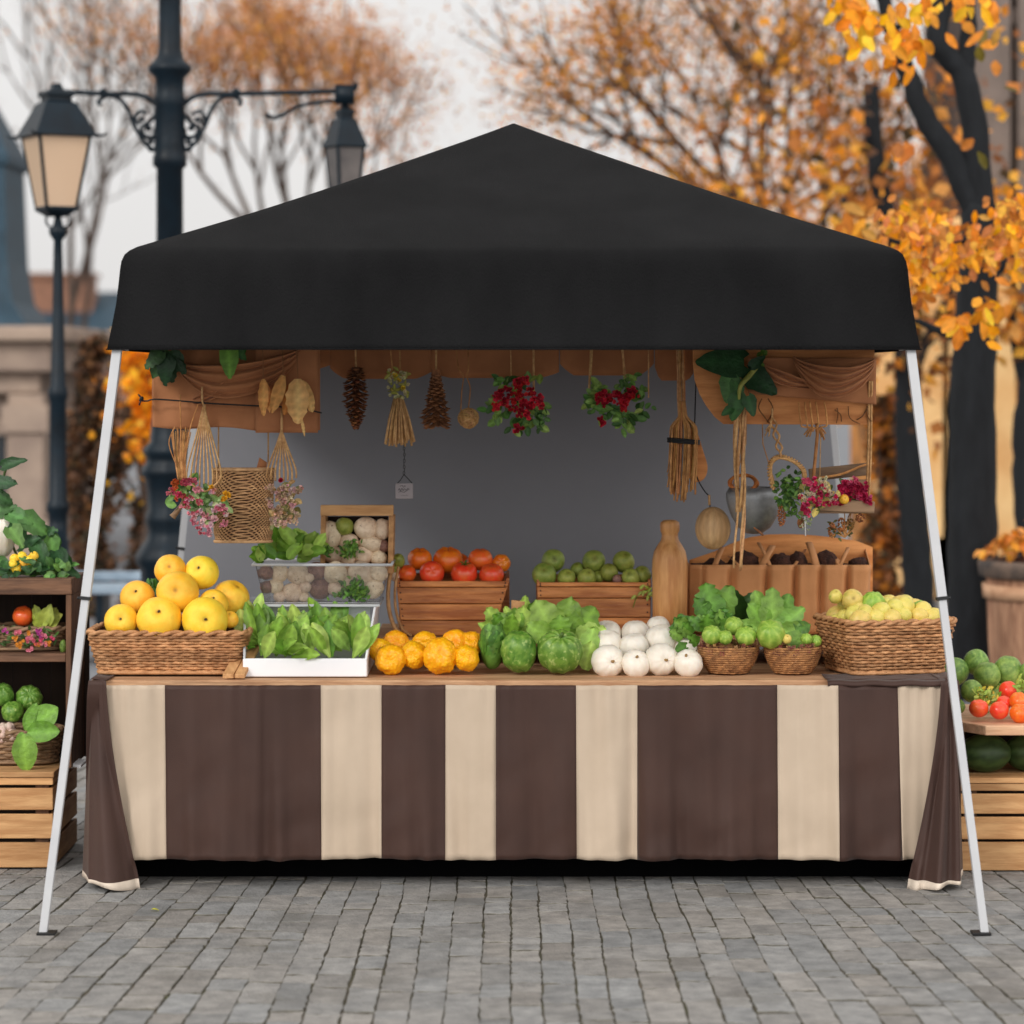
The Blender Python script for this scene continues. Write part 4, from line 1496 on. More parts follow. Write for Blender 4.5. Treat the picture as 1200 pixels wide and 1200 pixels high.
def fruit(kind, name, px, py, rp, Y, label, cat, tilt=None, group=None, ratio=(1, 1, 1), stem=None, spin=0):
    """one fruit of radius rp photograph pixels at distance Y; its top (stem end) leans towards the viewer by tilt degrees"""
    o = bpy.data.objects.new(name, rng.choice(PRO[kind]))
    COL.objects.link(o)
    o.location = P(px, py, Y)
    r_ = S(rp, Y)
    o.scale = (r_ * ratio[0], r_ * ratio[1], r_ * ratio[2])
    tilt = U(20, 90) if tilt is None else tilt
    o.rotation_euler = (R(tilt), R(spin), U(-.35, .35)) if not spin else (R(tilt), R(spin), 0)
    tag(o, label, cat, group)
    if stem:
        b = MB()
        if stem == 'calyx':
            for k in range(5):
                a = 1.257 * k
                d = V((math.cos(a), math.sin(a), .25))
                b.leaf((0, 0, .84), d, (0, 0, 1), .5, .16, bend=-.1, ns=3, col=C(96, 120, 50))
            b.tube([(0, 0, .8), (.03, 0, 1.05), (.1, .02, 1.2)], [.07, .05, .05], 6, 0, C(96, 120, 50))
            st = b.build('calyx', M['leaf'])
        else:
            if stem == 'stem_dark':
                b.tube([(0, 0, .7), (.01, 0, .8), (.05, .01, .9)], [.06, .045, .055], 7)
            else:
                b.tube([(0, 0, .74), (.01, 0, .9), (.05, 0, .98)], [.1, .08, .09], 8)
            st = b.build('stem', M[stem])
        st.parent = o
        st.location = (0, 0, 0)
    return o


def heap_label(x):
    return x


# ---- orange fruit in the left wicker basket
Yb = 10.55
zc = TZ + .008
cxb = (X_(101, 10.55) + X_(290, 10.55)) / 2
wicker_basket('wicker_basket', 'long wicker basket of orange fruit at the left end of the table', (cxb, 10.73, zc), S(187, 10.6), .36, S(163, 10.6), .32, .15, 0, 13, fill=.8)
for px, py, rp, Y, lab, tl, sp in (
        (142, 728, 20, 10.62, 'yellow orange fruit at the front left corner of the left basket', 75, 10), (161, 700, 20.5, 10.72, 'pinkish orange fruit leaning behind the front left fruit', 60, -5),
        (186.5, 725.5, 26.5, 10.61, 'big round orange fruit at the front middle of the left basket', 60, 5), (208, 693.5, 25, 10.68, 'golden fruit in the middle of the heap, resting on the front pair', 80, -8),
        (199.5, 668, 18.5, 10.76, 'small pinkish orange fruit at the top left of the heap', 70, 4), (236, 671, 20.5, 10.78, 'greenish yellow fruit at the top right of the heap', 65, -20),
        (240, 726, 27, 10.61, 'big golden fruit with a dark navel at the front right of the left basket', 85, 0),
        (250, 708, 18, 10.7, 'pale yellow fruit tucked behind the front right fruit', 55, 6), (271, 701, 22.5, 10.8, 'deep orange fruit at the back right of the left basket', 20, 30),
        (269.5, 726, 10.5, 10.66, 'tiny orange fruit wedged at the right end of the left basket', 30, 0)):
    fruit('orange', 'orange_fruit', px, py, rp, Y, lab, 'fruit', tl, 'orange fruit in the left wicker basket', (1, 1, .93), 'stem_dark' if tl in (60, 85, 65, 75, 55) else None, sp)
# green cloth leaf by the basket, wooden slat between basket and tray, sprig behind the fruit
b = MB()
b.leaf(P(281, 742, 10.75), (.25, .1, 1), (0, -1, .1), .13, .075, .1, .3, 6, C(136, 156, 70))
b.leaf(P(284, 744, 10.7), (-.1, 0, 1), (0, -1, .1), .1, .06, .2, .3, 6, C(150, 170, 84))
tag(b.build('cabbage_leaf', M['leaf'], org=P(282, 742, 10.75)), 'pale green folded cabbage leaf between the orange basket and the plastic tray', 'leaf')
b = MB()
for k, (xa, xb) in enumerate(((262, 275), (276, 288))):
    x0_, x1_ = X_(xa, 10.5), X_(xb, 10.5)
    z0_, z1_ = TZ + .004, TZ + .012 + .13
    q_ = .05
    k_ = U(.85, 1.1)
    b.add([(x0_, 10.46, z0_), (x1_, 10.46, z0_), (x1_ + q_, 10.84, z1_ - .016), (x0_ + q_, 10.84, z1_ - .016), (x0_, 10.46, z0_ + .016), (x1_, 10.46, z0_ + .016), (x1_ + q_, 10.84, z1_), (x0_ + q_, 10.84, z1_)],
          [(0, 3, 2, 1), (4, 5, 6, 7), (0, 1, 5, 4), (1, 2, 6, 5), (2, 3, 7, 6), (3, 0, 4, 7)], 0, (k_, k_, k_))
tag(b.build('wooden_plank', M['pine_y'], org=P(276, 790, 10.5), smooth=False, bevel=.003), 'narrow wooden plank lying between the orange basket and the white tray', 'plank')
b = MB()
for k in range(14):
    b.leaf(P(U(172, 190), U(688, 700), 10.86), (U(-.6, .6), U(-.3, .1), 1), (U(-.4, .4), -1, .2), U(.03, .05), .02, .3, .2, 4, jit(C(62, 110, 48)))
tag(b.build('green_sprig', M['leaf'], org=P(180, 700, 10.86)), 'dark green sprig poking out behind the heaped orange fruit', 'sprig')

# ---- white tray with frosted back box, leafy greens in it
ya, yb2 = 10.52, 11.12
xl, xr = X_(284.5, ya), X_(430, ya)
t = thing('produce_tray', 'white tray with a frosted plastic back holding leafy greens', 'tray', ((xl + xr) / 2, 10.8, TZ))
b = MB()
b.box((xl, ya, TZ + .004), (xr, ya + .012, TZ + .07), col=(1, 1, 1))
b.build('front_lip', M['white_plastic'], t, smooth=False, bevel=.004)
b = MB()
b.box((xl + .003, ya + .013, TZ + .004), (xr - .003, yb2, TZ + .012), col=(1, 1, 1))
b.build('base', M['white_plastic'], t, smooth=False, bevel=.002)
zt2 = .965
for s_, x in ((-1, xl), (1, xr)):
    b = MB()
    o_ = .02 * s_
    vs_ = []
    for dx in (0, -.008 * s_):
        vs_ += [(x + dx, ya + .013, TZ + .004), (x + dx, ya + .013, TZ + .07), (x + dx + o_, 10.78, zt2), (x + dx + o_, yb2, zt2), (x + dx, yb2, TZ + .004)]
    b.add(vs_, [(0, 1, 2, 3, 4), (9, 8, 7, 6, 5)] + [(i, i + 5, (i + 1) % 5 + 5, (i + 1) % 5) for i in range(5)])
    b.build('side_panel', M['white_plastic' if s_ > 0 else 'frosted'], t, smooth=False)
b = MB()
b.box((xl + .004, 10.84, TZ + .013), (xr - .004, 10.848, zt2 - .004), col=(1, 1, 1))
b.build('inner_panel', M['frosted'], t, smooth=False)
b = MB()
b.box((xl - .03, 10.78, zt2 + .001), (xr + .035, yb2 + .02, zt2 + .011), col=(1, 1, 1))
b.build('lid_rim', M['frosted'], t, smooth=False, bevel=.003)
GREENS = [C(140, 182, 88), C(118, 164, 70), C(156, 196, 108), C(98, 146, 60)]
for k, (pxc, lab) in enumerate(((320, 'left bunch of broad green leaves in the white tray'), (362, 'middle bunch of broad green leaves in the white tray'),
                                (404, 'right bunch of broad green leaves in the white tray'))):
    b = MB()
    for i in range(24):
        f = rng.random()
        x = pxc + U(-22, 22)
        base = P(x, lerp(772, 742, f), lerp(10.57, 10.8, f))
        base.z = max(base.z, TZ + .03)
        fl = i < 9
        d = V((U(-.5, .5) + (x - pxc) * .012, -.55 if fl else U(-.35, -.05), U(.15, .5) if fl else 1))
        b.leaf(base, d, (U(-.5, .5), -1, .5 if fl else .2), U(.115, .16), U(.042, .058), U(.05, .45), U(.15, .5), 9, jit(rng.choice(GREENS), .14), 1.4, .02, 'spoon')
    o = b.build('leafy_greens', M['leaf'], org=P(pxc, 770, 10.65))
    tag(o, lab, 'greens', 'leafy greens in the white tray')

# ---- clear tub of potatoes on the tray's back box
zb3, zt3 = .978, 1.118
y0, y1 = 10.84, 11.14
t = thing('plastic_tub', 'clear plastic tub full of pale potatoes stacked on the white tray', 'tub', P(376, 705, 11))
b = MB()
A0, A1 = X_(309, y0), X_(445, y0)
B0, B1 = X_(299, y0), X_(456, y0)
for th, off in ((0, 0), (1, .004)):
    o_ = off
    b.add([(A0 + o_, y0 + .02 + o_, zb3 + o_), (A1 - o_, y0 + .02 + o_, zb3 + o_), (A1 - o_, y1 - .02 - o_, zb3 + o_), (A0 + o_, y1 - .02 - o_, zb3 + o_),
           (B0 + o_, y0 + o_, zt3), (B1 - o_, y0 + o_, zt3), (B1 - o_, y1 - o_, zt3), (B0 + o_, y1 - o_, zt3)],
          [(0, 1, 5, 4), (1, 2, 6, 5), (2, 3, 7, 6), (3, 0, 4, 7), (0, 3, 2, 1)])
b.build('tub_wall', M['clear'], t, smooth=False)
b = MB()
rim = [(B0 - .008, y0 - .008, zt3), (B1 + .008, y0 - .008, zt3), (B1 + .008, y1 + .008, zt3), (B0 - .008, y1 + .008, zt3)]
for i in range(4):
    b.tube([rim[i], rim[(i + 1) % 4]], .006, 6)
b.build('rim', M['frosted'], t)
b = MB()
b.box((A0, y0 + .015, zb3 - .009), (A1, y1 - .02, zb3 - .001), col=(1, 1, 1))
b.build('base_rim', M['frosted'], t, smooth=False, bevel=.003)
GP = 'potatoes and roots in the clear tub'
for px, py, rp, lab, kd in (
        (328, 672, 10.5, 'cream potato at the upper left of the clear tub', 'potato'), (349.5, 673, 12.5, 'largest white potato in the clear tub', 'potato'),
        (322.5, 687, 9.5, 'small cream potato low at the left of the clear tub', 'potato'), (343, 694, 11.5, 'round pale potato low in the clear tub under the white one', 'potato'),
        (358, 688, 6.5, 'tiny pinkish potato in the middle of the clear tub', 'potato'), (362, 677, 6, 'tiny tan potato right of the largest white potato', 'potato'),
        (371, 669, 11, 'brown purple onion at the top middle of the clear tub', 'onion'), (375, 690, 12.5, 'mossy brown root beside the herb in the clear tub', 'onion'),
        (393, 672, 13.5, 'wide pale potato under the rim of the clear tub', 'potato'), (395, 690, 11, 'pale potato half hidden by the herb in the clear tub', 'potato'),
        (423, 671, 14, 'wide tan potato at the upper right of the clear tub', 'potato'), (437, 689, 13, 'round pale potato at the lower right of the clear tub', 'potato'),
        (444, 672, 10, 'small potato in the right corner of the clear tub', 'potato'), (312, 671, 9, 'purple brown onion in the left corner of the clear tub', 'onion'),
        (328, 699, 7, 'small potato at the bottom left of the clear tub', 'potato'), (357, 700, 6.5, 'small potato on the bottom of the clear tub under the onion', 'potato'),
        (313, 688, 7.5, 'small reddish onion low in the left corner of the clear tub', 'onion'), (410, 686, 11, 'potato behind the curly herb in the clear tub', 'potato')):
    fruit(kd, 'potato' if kd == 'potato' else 'onion', px, py, rp, 10.87 + rp * .003 + U(0, .012), lab, 'vegetable', U(0, 180), GP, (U(1, 1.12), 1, U(.88, 1)))


def frizz(name, spots, Y, n, ln, cols, label, cat='herb', mtl='leaf', up=.5, kind='oval', wr=.5):
    b = MB()
    cx_ = sum(s_[0] for s_ in spots) / len(spots)
    cy_ = sum(s_[1] for s_ in spots) / len(spots)
    for k in range(n):
        x, y, sx, sy = rng.choice(spots)
        p = P(rng.gauss(x, sx), rng.gauss(y, sy), Y + U(-.03, .03))
        d = V((U(-1, 1), U(-1, .3), U(-.5, 1) + up))
        L_ = ln * U(.6, 1.3)
        b.leaf(p, d, (U(-.5, .5), -1, U(0, .8)), L_, L_ * wr * U(.8, 1.2), U(0, .5), U(.1, .5), 4, jit(rng.choice(cols), .2), 1.25, .05, kind)
    return tag(b.build(name, M[mtl], org=P(cx_, cy_, Y)), label, cat)


HERB = [C(84, 130, 54), C(110, 154, 76), C(64, 104, 44)]
frizz('curly_herb', [(415, 691, 6.5, 6), (406, 695, 6, 4), (421, 696, 5, 4)], 10.865, 160, .024, HERB, 'tuft of curly green herb inside the clear tub')
# lettuce lying on the tub's left
LET = [C(112, 158, 62), C(140, 180, 84), C(90, 138, 52), C(156, 194, 104)]
b = MB()
for k in range(34):
    x, y = rng.choice(((318, 652), (330, 642), (346, 636), (338, 650), (356, 646), (365, 640), (308, 656), (350, 652)))
    p = P(x + U(-6, 6), y + U(-4, 6), 10.95 + U(-.06, .06))
    b.leaf(p, (U(-1, 1) + (x - 338) * .02, U(-.7, .1), U(.05, 1)), (U(-.4, .4), -1, .6), U(.06, .1), U(.04, .065), U(0, .5), U(.1, .5), 6, jit(rng.choice(LET), .15), 1.3, .05)
tag(b.build('lettuce', M['leaf'], org=P(338, 658, 10.95)), 'loose green lettuce lying on the left of the clear tub', 'lettuce')

# ---- tilted wooden crate of roots
t = thing('wooden_crate', 'small pale wooden crate tipped forward on the clear tub, full of roots', 'crate', P(418, 660, 11.03))
Yc = 11.0
bk = .15


def bar(px0, py0, px1, py1, Y, dy=.012):
    a, c = P(px0, py1, Y), P(px1, py0, Y)
    return (a.x, Y, a.z), (c.x, Y + dy, c.z)


b = MB()
b.box(*bar(375.5, 592, 461, 604.5, Yc, .03))
b.build('top_board', M['pine'], t, smooth=False, bevel=.003)
for x0_, x1_ in ((375.5, 381), (455, 461)):
    b = MB()
    b.box(*bar(x0_, 604.7, x1_, 662, Yc + .002, bk), rot=Matrix.Rotation(R(1), 3, 'Y'))
    b.build('end_board', M['pine_y'], t, smooth=False, bevel=.002)
b = MB()
b.box(*bar(381, 605, 455, 662, Yc + bk, .01))
b.build('bottom_board', M['dark_interior'], t, smooth=False)
b = MB()
b.box(*bar(376, 662.3, 461, 672, Yc + .004, bk))
b.build('lower_board', M['pine'], t, smooth=False, bevel=.002)
GP = 'roots in the tipped wooden crate'
for px, py, rp, lab, kd, ra in (
        (388, 627, 13, 'large pear shaped pale root at the left of the tipped crate', 'potato', (1, 1, 1.25)), (403.5, 617, 11, 'round green fruit at the top of the tipped crate', 'green_fruit', (1, 1, 1)),
        (429.5, 619, 15, 'big cracked pale root at the top middle of the tipped crate', 'potato', (1, 1, .9)), (448, 620, 10.5, 'pale root in the top right corner of the tipped crate', 'potato', (1, 1, 1.2)),
        (409, 636, 11.5, 'pale root behind the small herb in the tipped crate', 'potato', (1, 1, 1)), (435, 638, 12, 'long brown root at the middle right of the tipped crate', 'potato', (1.3, 1, .8)),
        (391, 650, 12, 'lumpy pinkish root at the lower left of the tipped crate', 'potato', (1.15, 1, .85)), (425.5, 650, 12.5, 'smooth oval root at the lower middle of the tipped crate', 'potato', (1.1, 1, .9)),
        (444, 654, 10, 'small pale root at the lower right of the tipped crate', 'potato', (1, 1, 1)), (408, 655, 9, 'small root low in the middle of the tipped crate', 'potato', (1, 1, 1)),
        (450, 640, 7, 'tiny brown root at the right side of the tipped crate', 'onion', (1, 1, 1))):
    fruit(kd, 'green_fruit' if kd == 'green_fruit' else 'root_vegetable', px, py, rp, 11.03 + rp * .002, lab, 'vegetable', U(-10, 20), GP, ra)
frizz('curly_herb', [(410, 642, 6, 5), (404, 648, 4, 4), (414, 648, 4, 4)], 10.99, 90, .02, HERB, 'small curly herb among the roots in the tipped crate')
frizz('curly_herb', [(384, 647, 3.5, 2.5)], 10.95, 46, .018, HERB, 'sprig of herb at the lower left corner of the tipped crate')


# ---- two plank crates on the riser
def plank_crate(label, x0_, x1_, x0b, x1b, ptop, Y, dep, rows, handle=False):
    zt_, zb_ = Z_(ptop, Y), .8315
    t = thing('wooden_crate', label, 'crate', (X_((x0_ + x1_) / 2, Y), Y + dep / 2, zb_))
    n = len(rows)
    for i, (f0, f1) in enumerate(rows):
        k0, k1 = f0, f1 - .012
        b = MB()
        za, zb2_ = lerp(zt_, zb_, k1), lerp(zt_, zb_, k0)
        a0, a1 = X_(lerp(x0_, x0b, k1), Y), X_(lerp(x1_, x1b, k1), Y)
        c0, c1 = X_(lerp(x0_, x0b, k0), Y), X_(lerp(x1_, x1b, k0), Y)
        j = U(-.002, .002)
        k = U(.8, 1.12)
        b.add([(a0, Y + j, za), (a1, Y + j, za), (a1, Y + .015 + j, za), (a0, Y + .015 + j, za), (c0, Y + j, zb2_), (c1, Y + j, zb2_), (c1, Y + .015 + j, zb2_), (c0, Y + .015 + j, zb2_)],
              [(0, 3, 2, 1), (4, 5, 6, 7), (0, 1, 5, 4), (1, 2, 6, 5), (2, 3, 7, 6), (3, 0, 4, 7)], 0, (k, k, k))
        b.build('front_plank', M['crate_wood'], t, smooth=False, bevel=.003)
    for s_, xt_, xb_ in ((-1, x0_, x0b), (1, x1_, x1b)):
        b = MB()
        xt2, xb2 = X_(xt_, Y) + s_ * .001, X_(xb_, Y) + s_ * .001
        w_ = -.012 * s_
        up_ = .01
        b.add([(xb2, Y + .017, zb_), (xb2 + w_, Y + .017, zb_), (xb2 + w_, Y + dep, zb_), (xb2, Y + dep, zb_),
               (xt2, Y + .017, zt_ + up_), (xt2 + w_, Y + .017, zt_ + up_), (xt2 + w_, Y + dep, zt_ + up_ * 2), (xt2, Y + dep, zt_ + up_ * 2)],
              [(0, 1, 2, 3), (4, 7, 6, 5), (0, 4, 5, 1), (1, 5, 6, 2), (2, 6, 7, 3), (3, 7, 4, 0)])
        b.build('end_board', M['crate_wood_y'], t, smooth=False, bevel=.003)
    b = MB()
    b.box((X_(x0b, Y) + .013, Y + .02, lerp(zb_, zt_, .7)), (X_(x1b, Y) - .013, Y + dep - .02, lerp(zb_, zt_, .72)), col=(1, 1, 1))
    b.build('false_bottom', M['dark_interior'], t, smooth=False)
    b = MB()
    b.box((X_(x0_, Y), Y + dep + .001, zb_), (X_(x1_, Y), Y + dep + .013, zt_ + .01))
    b.build('back_board', M['crate_wood'], t, smooth=False, bevel=.003)
    nails = MB()
    for i, (f0, f1) in enumerate(rows):
        for xf in (.03, .97):
            for q in (.3, .7):
                f = lerp(f0, f1, q)
                x = lerp(lerp(x0_, x0b, f), lerp(x1_, x1b, f), xf)
                nails.blob((X_(x, Y), Y - .002, lerp(zt_, zb_, f)), (.003, .0015, .003), nu=6, nv=4)
    for i, (f0, f1) in enumerate(rows[:0]):
        pass
    nails.build('nails', M['black_plastic'], t)['kind'] = 'stuff'
    return t


t = plank_crate('brown plank crate of tomatoes with a bent wood hoop at its left end', 464, 597, 471, 577, 681, 11.08, .3, ((0, .12), (.12, .42), (.42, .72), (.72, 1)))
b = MB()
for dx, rr_ in ((0, .013), (8, .009)):
    b.tube(smoothline([P(459 + dx, 664, 11.05), P(455 + dx, 690, 11.05), P(456 + dx, 715, 11.05), P(463 + dx, 736, 11.05), P(474 + dx, 745, 11.06)], 6), rr_, 8, flat=.6)
b.build('bent_hoop', M['pine_y'], t)
GT = 'tomatoes in the plank crate'
for kd, px, py, rp, dy, lab, tl, st in (
        ('orange_tomato', 492, 655, 14.2, .13, 'dark orange tomato at the upper left of the tomato crate', 20, None), ('orange_tomato', 525, 656.5, 17.5, .14, 'largest yellow orange tomato at the top of the tomato crate', 15, None),
        ('orange_tomato', 539, 659, 11, .2, 'orange tomato half behind the largest one', 20, None), ('tomato', 563, 655.5, 14.5, .13, 'rosy red tomato at the upper right of the tomato crate', 10, None),
        ('orange_tomato', 587.5, 660, 10.8, .13, 'small orange tomato at the right end of the tomato crate', 70, None), ('tomato', 506, 671.5, 14.5, .055, 'orange red tomato with its scar to the front of the crate', 70, None),
        ('tomato', 477, 672, 11, .06, 'small bright red tomato at the left end of the crate', 20, None), ('tomato', 544, 672.5, 15.7, .055, 'pink red tomato with a dry stalk at the front of the crate', 25, 'calyx'),
        ('tomato', 576, 673.5, 14.7, .055, 'orange red tomato at the front right of the crate', 15, None)):
    fruit(kd, 'tomato', px, py, rp, 11.08 + dy, lab, 'tomato', tl, GT, (1, 1, .94), st)
for px, py, rp, lab in ((467, 657, 7.5, 'upper olive coloured bud left of the tomato crate'), (462.5, 667, 5.5, 'middle olive coloured bud left of the tomato crate'),
                        (463, 675.5, 5.5, 'lowest tan bud left of the tomato crate')):
    fruit('green_fruit' if py < 670 else 'potato', 'olive_bud', px, py, rp, 11.12, lab, 'bud', 40, 'buds beside the tomato crate', (1, 1, 1.2))
t = plank_crate('brown plank crate of round green fruit in the middle of the back row', 629, 763, 632, 762, 682.5, 11.08, .3, ((0, .09), (.09, .3), (.3, .66), (.66, 1)))
GG = 'green fruit in the plank crate'
for px, py, rp, dy, lab, tl in (
        (648.5, 657, 13.5, .12, 'dark green fruit at the upper left of the green fruit crate', 75), (638, 674, 14.5, .055, 'olive green fruit at the front left corner of the crate', 60),
        (664, 677, 10.8, .05, 'small pale green fruit at the front left of the crate', 50), (677, 668, 9, .14, 'small dark green fruit behind the front row', 30), (687.5, 677, 11, .05, 'pale green fruit at the front middle of the crate', 50),
        (696, 658, 13.5, .12, 'dotted yellow green fruit at the top middle of the crate', 70), (713.5, 671, 10.5, .08, 'green fruit standing right of the middle in the crate', 20),
        (731, 658.5, 13, .12, 'striped green fruit at the upper right of the crate', 40), (739.5, 677, 11.3, .05, 'light green fruit at the front right of the crate', 60),
        (752.5, 674, 10.8, .07, 'green fruit at the right end of the crate', 40), (701, 676, 7, .09, 'little dark green fruit low in the front row of the crate', 30), (723, 679, 5.5, .04, 'tiny brown nut at the front edge of the crate', 40)):
    fruit('onion' if rp < 6 else 'green_fruit', 'nut' if rp < 6 else 'green_fruit', px, py, rp, 11.08 + dy, lab, 'fruit', tl, GG)
b = MB()
b.tube(smoothline([P(742, 712, 11.065), P(746, 700, 11.06), P(754, 693, 11.06), P(763, 692, 11.06)], 5), .0022, 5, 0, C(120, 140, 60))
for k in range(10):
    b.leaf(P(U(744, 762), U(690, 700), 11.055), (U(-1, 1), -.4, U(-.8, .6)), (0, -1, .3), .026, .013, .3, .3, 4, jit(C(140, 160, 80)))
tag(b.build('vine_sprig', M['leaf'], org=P(750, 697, 11.06)), 'curling green vine sprig hung on the corner of the green fruit crate', 'sprig')

# ---- turned wooden bottle
b = MB()
Yw = 11.05
pz = lambda py: Z_(py, Yw)
pr = lambda w_: S(w_, Yw)
b.lathe([(pr(18), .8315), (pr(20), .836), (pr(20.5), pz(700)), (pr(21), pz(668)), (pr(20.5), pz(656)), (pr(18.5), pz(646)), (pr(14), pz(638)), (pr(10.5), pz(633)), (pr(9.6), pz(628)), (pr(9.8), pz(625)),
         (pr(11.2), pz(622)), (pr(11.6), pz(616)), (pr(10.8), pz(612)), (pr(7), pz(609.5)), (0.0, pz(609))], (X_(785, Yw), Yw, 0), 32)
tag(b.build('wooden_bottle', M['turned_wood'], org=(X_(785, Yw), Yw, .83)), 'tall turned wooden bottle beside the green fruit crate', 'bottle')

# ---- brown pocket planter with an arched wooden back
Yp = 11.12
t = thing('pocket_planter', 'long brown pocket planter with an arched wooden back and dark soil', 'planter', (X_(914, Yp), Yp, .83))
pz = lambda py: Z_(py, Yp)
top_line = [(806, 657), (818, 653), (836, 647), (858, 637), (878, 630), (900, 626.5), (925, 626), (950, 627), (980, 630), (1005, 634), (1022, 641)]


def top_at(x):
    for i in range(len(top_line) - 1):
        if top_line[i][0] <= x <= top_line[i + 1][0]:
            a, c = top_line[i], top_line[i + 1]
            return lerp(a[1], c[1], (x - a[0]) / (c[0] - a[0]))
    return top_line[-1][1]


b = MB()
Yk = Yp + .2
b.grid(lambda u, v_: V((X_(lerp(808, 1022, u), Yk), Yk + .012 * math.sin(u * 5), lerp(.835, Z_(top_at(lerp(808, 1022, u)), Yk), v_))), 44, 8)
b.build('back_board', M['board_wood'], t, thick=.012)
b = MB()
PK = [808, 822, 857, 899, 932, 962, 994, 1021]


def pocket(u, v_):
    px = lerp(808, 1021, u)
    k = 0
    for i in range(len(PK) - 1):
        if PK[i] <= px <= PK[i + 1]:
            f = (px - PK[i]) / (PK[i + 1] - PK[i])
            k = min(1, 2.6 * (1 - abs(2 * f - 1))) ** .8 if i else f * .5
            k = lerp(k, 1, max(0, v_ - .75) * 2.5)
    yy = Yp + .05 - .05 * k * (.8 + .2 * v_)
    z = lerp(.835, pz(662), v_) - .003 * v_ * (1 - k)
    return V((X_(px, Yp), yy + .004 * noise.noise(V((px * .1, 0, z * 20))), z))


b.grid(pocket, 110, 12)
b.build('pocket_cloth', M['planter_cloth'], t, thick=.004)
for x in (808, 1021):
    b = MB()
    b.grid(lambda u, v_: V((X_(x, Yp), lerp(Yp + .05, Yk, u), lerp(.835, lerp(pz(662), Z_(top_at(x), Yk), u), v_))), 4, 4)
    b.build('end_cloth', M['planter_cloth'], t, thick=.004)
b = MB()
b.grid(lambda u, v_: V((X_(lerp(812, 1019, u), Yp), lerp(Yp + .03, Yk - .01, v_), pz(664) + .012 * noise.noise(V((u * 20, v_ * 3, 0))))), 60, 6)
for px, w_, h_ in ((838, 13, 8), (872, 18, 16), (915, 15, 14), (935, 12, 16), (968, 16, 17), (1006, 12, 9)):
    c = P(px, 662, Yp + .1)
    b.blob(c, (S(w_, Yp), .05, S(h_, Yp)), lambda d: 1 + .22 * noise.noise(d * 3 + c * 20), 18, 12)
b.build('soil', M['soil'], t)
for x0_, y0_, x1_, y1_, w_ in ((854, 652, 866, 663, 4), (846, 642, 838, 662, 7), (905, 640, 893, 662, 9), (889, 636, 903, 664, 5), (944, 644, 930, 664, 4.5), (948, 636, 957, 664, 9), (976, 652, 985, 664, 8),
                               (994, 642, 984, 664, 5)):
    b = MB()
    a, c = P(x0_, y0_, Yp + .14), P(x1_, y1_, Yp + .03)
    b.tube([a, (a + c) / 2 + V((0, -.01, .004)), c], S(w_, Yp) / 2, 6, flat=.4)
    b.build('strap', M['planter_cloth'], t)

# ---- front row: warty yellow gourds
GY = 'warty yellow gourds in the front row'
for px, py, rp, Y, ra, lab in (
        (458, 773.5, 17.5, 10.62, (1, 1, 1), 'round warty gourd at the front left of the yellow row'), (446, 762, 13.5, 10.7, (1, 1, 1.3), 'narrow warty gourd at the left end of the yellow row'),
        (464, 753, 14.5, 10.76, (1.1, 1, .9), 'warty gourd lying behind the front left one'), (485, 767.5, 16, 10.66, (.95, 1, 1.25), 'tall warty gourd second from the left'),
        (498, 753, 13.5, 10.78, (1.1, 1, 1), 'warty gourd at the back middle of the yellow row'), (516.5, 768.5, 20.5, 10.62, (1, 1, 1.02), 'largest puckered gourd in the middle of the yellow row'),
        (534, 753, 14.5, 10.76, (1.2, 1, .9), 'warty gourd behind the largest yellow one'), (547, 771, 15, 10.62, (.95, 1, 1.2), 'front right warty gourd, egg shaped'),
        (552, 755, 14.5, 10.72, (.9, 1, 1.1), 'warty gourd at the right end of the yellow row')):
    fruit('gourd', 'yellow_gourd', px, py, rp, Y, lab, 'gourd', U(50, 95), GY, ra, None)

# ---- green cabbage, bumpy squash, striped squash with frilly leaves
fruit('bumpy_squash', 'green_squash', 608, 763.5, 21, 10.62, 'bumpy green squash in the middle of the front row', 'squash', 15, None, (1, 1, 1.28))
fruit('squash', 'green_squash', 656, 763, 27, 10.62, 'large ribbed green squash with pale veins in the front row', 'squash', 35, None, (1, .9, 1.02), 'stem_green')
b = MB()
c = P(577, 763, 10.68)
b.blob(c, (S(13, 10.68), S(14, 10.68), S(21, 10.68)), lambda d: 1 + .08 * noise.noise(d * 4), 16, 12, col=C(92, 138, 64))
for k in range(30):
    a, h_ = U(-2.6, -.5), U(-1, .75)
    d = V((math.cos(a) * math.sqrt(1 - min(.95, h_ * h_)), math.sin(a) * math.sqrt(1 - min(.95, h_ * h_)), h_))
    p = c + V((d.x * S(13, 10.7), d.y * S(13, 10.7), d.z * S(20, 10.7)))
    p.z = max(p.z, TZ + .012)
    b.leaf(p, V((d.x * .4, d.y * .4, 1)), d, U(.05, .08), U(.04, .06), .25, -.25, 6, jit(rng.choice([C(86, 134, 60), C(110, 158, 82), C(70, 116, 50)])), 1.6, .05)
tag(b.build('savoy_cabbage', M['leaf'], org=c), 'crinkled green cabbage left of the bumpy squash', 'cabbage')


def leaf_head(name, label, leaves, cols, cat='lettuce', ripple=.07, kind='oval'):
    """leaves: (base px, base py, Y, direction x, direction z, length px, width px)"""
    b = MB()
    for (x, y, Y, dx, dz, L_, W_) in leaves:
        b.leaf(P(x, y, Y), (dx, U(-.3, -.05), dz), (U(-.25, .25), -1, .25), S(L_, Y), S(W_, Y), U(.05, .3), U(-.1, .35), 9, jit(rng.choice(cols), .12), 1.45, ripple, kind)
    return tag(b.build(name, M['leaf'], org=P(leaves[0][0], leaves[0][1], leaves[0][2])), label, cat)


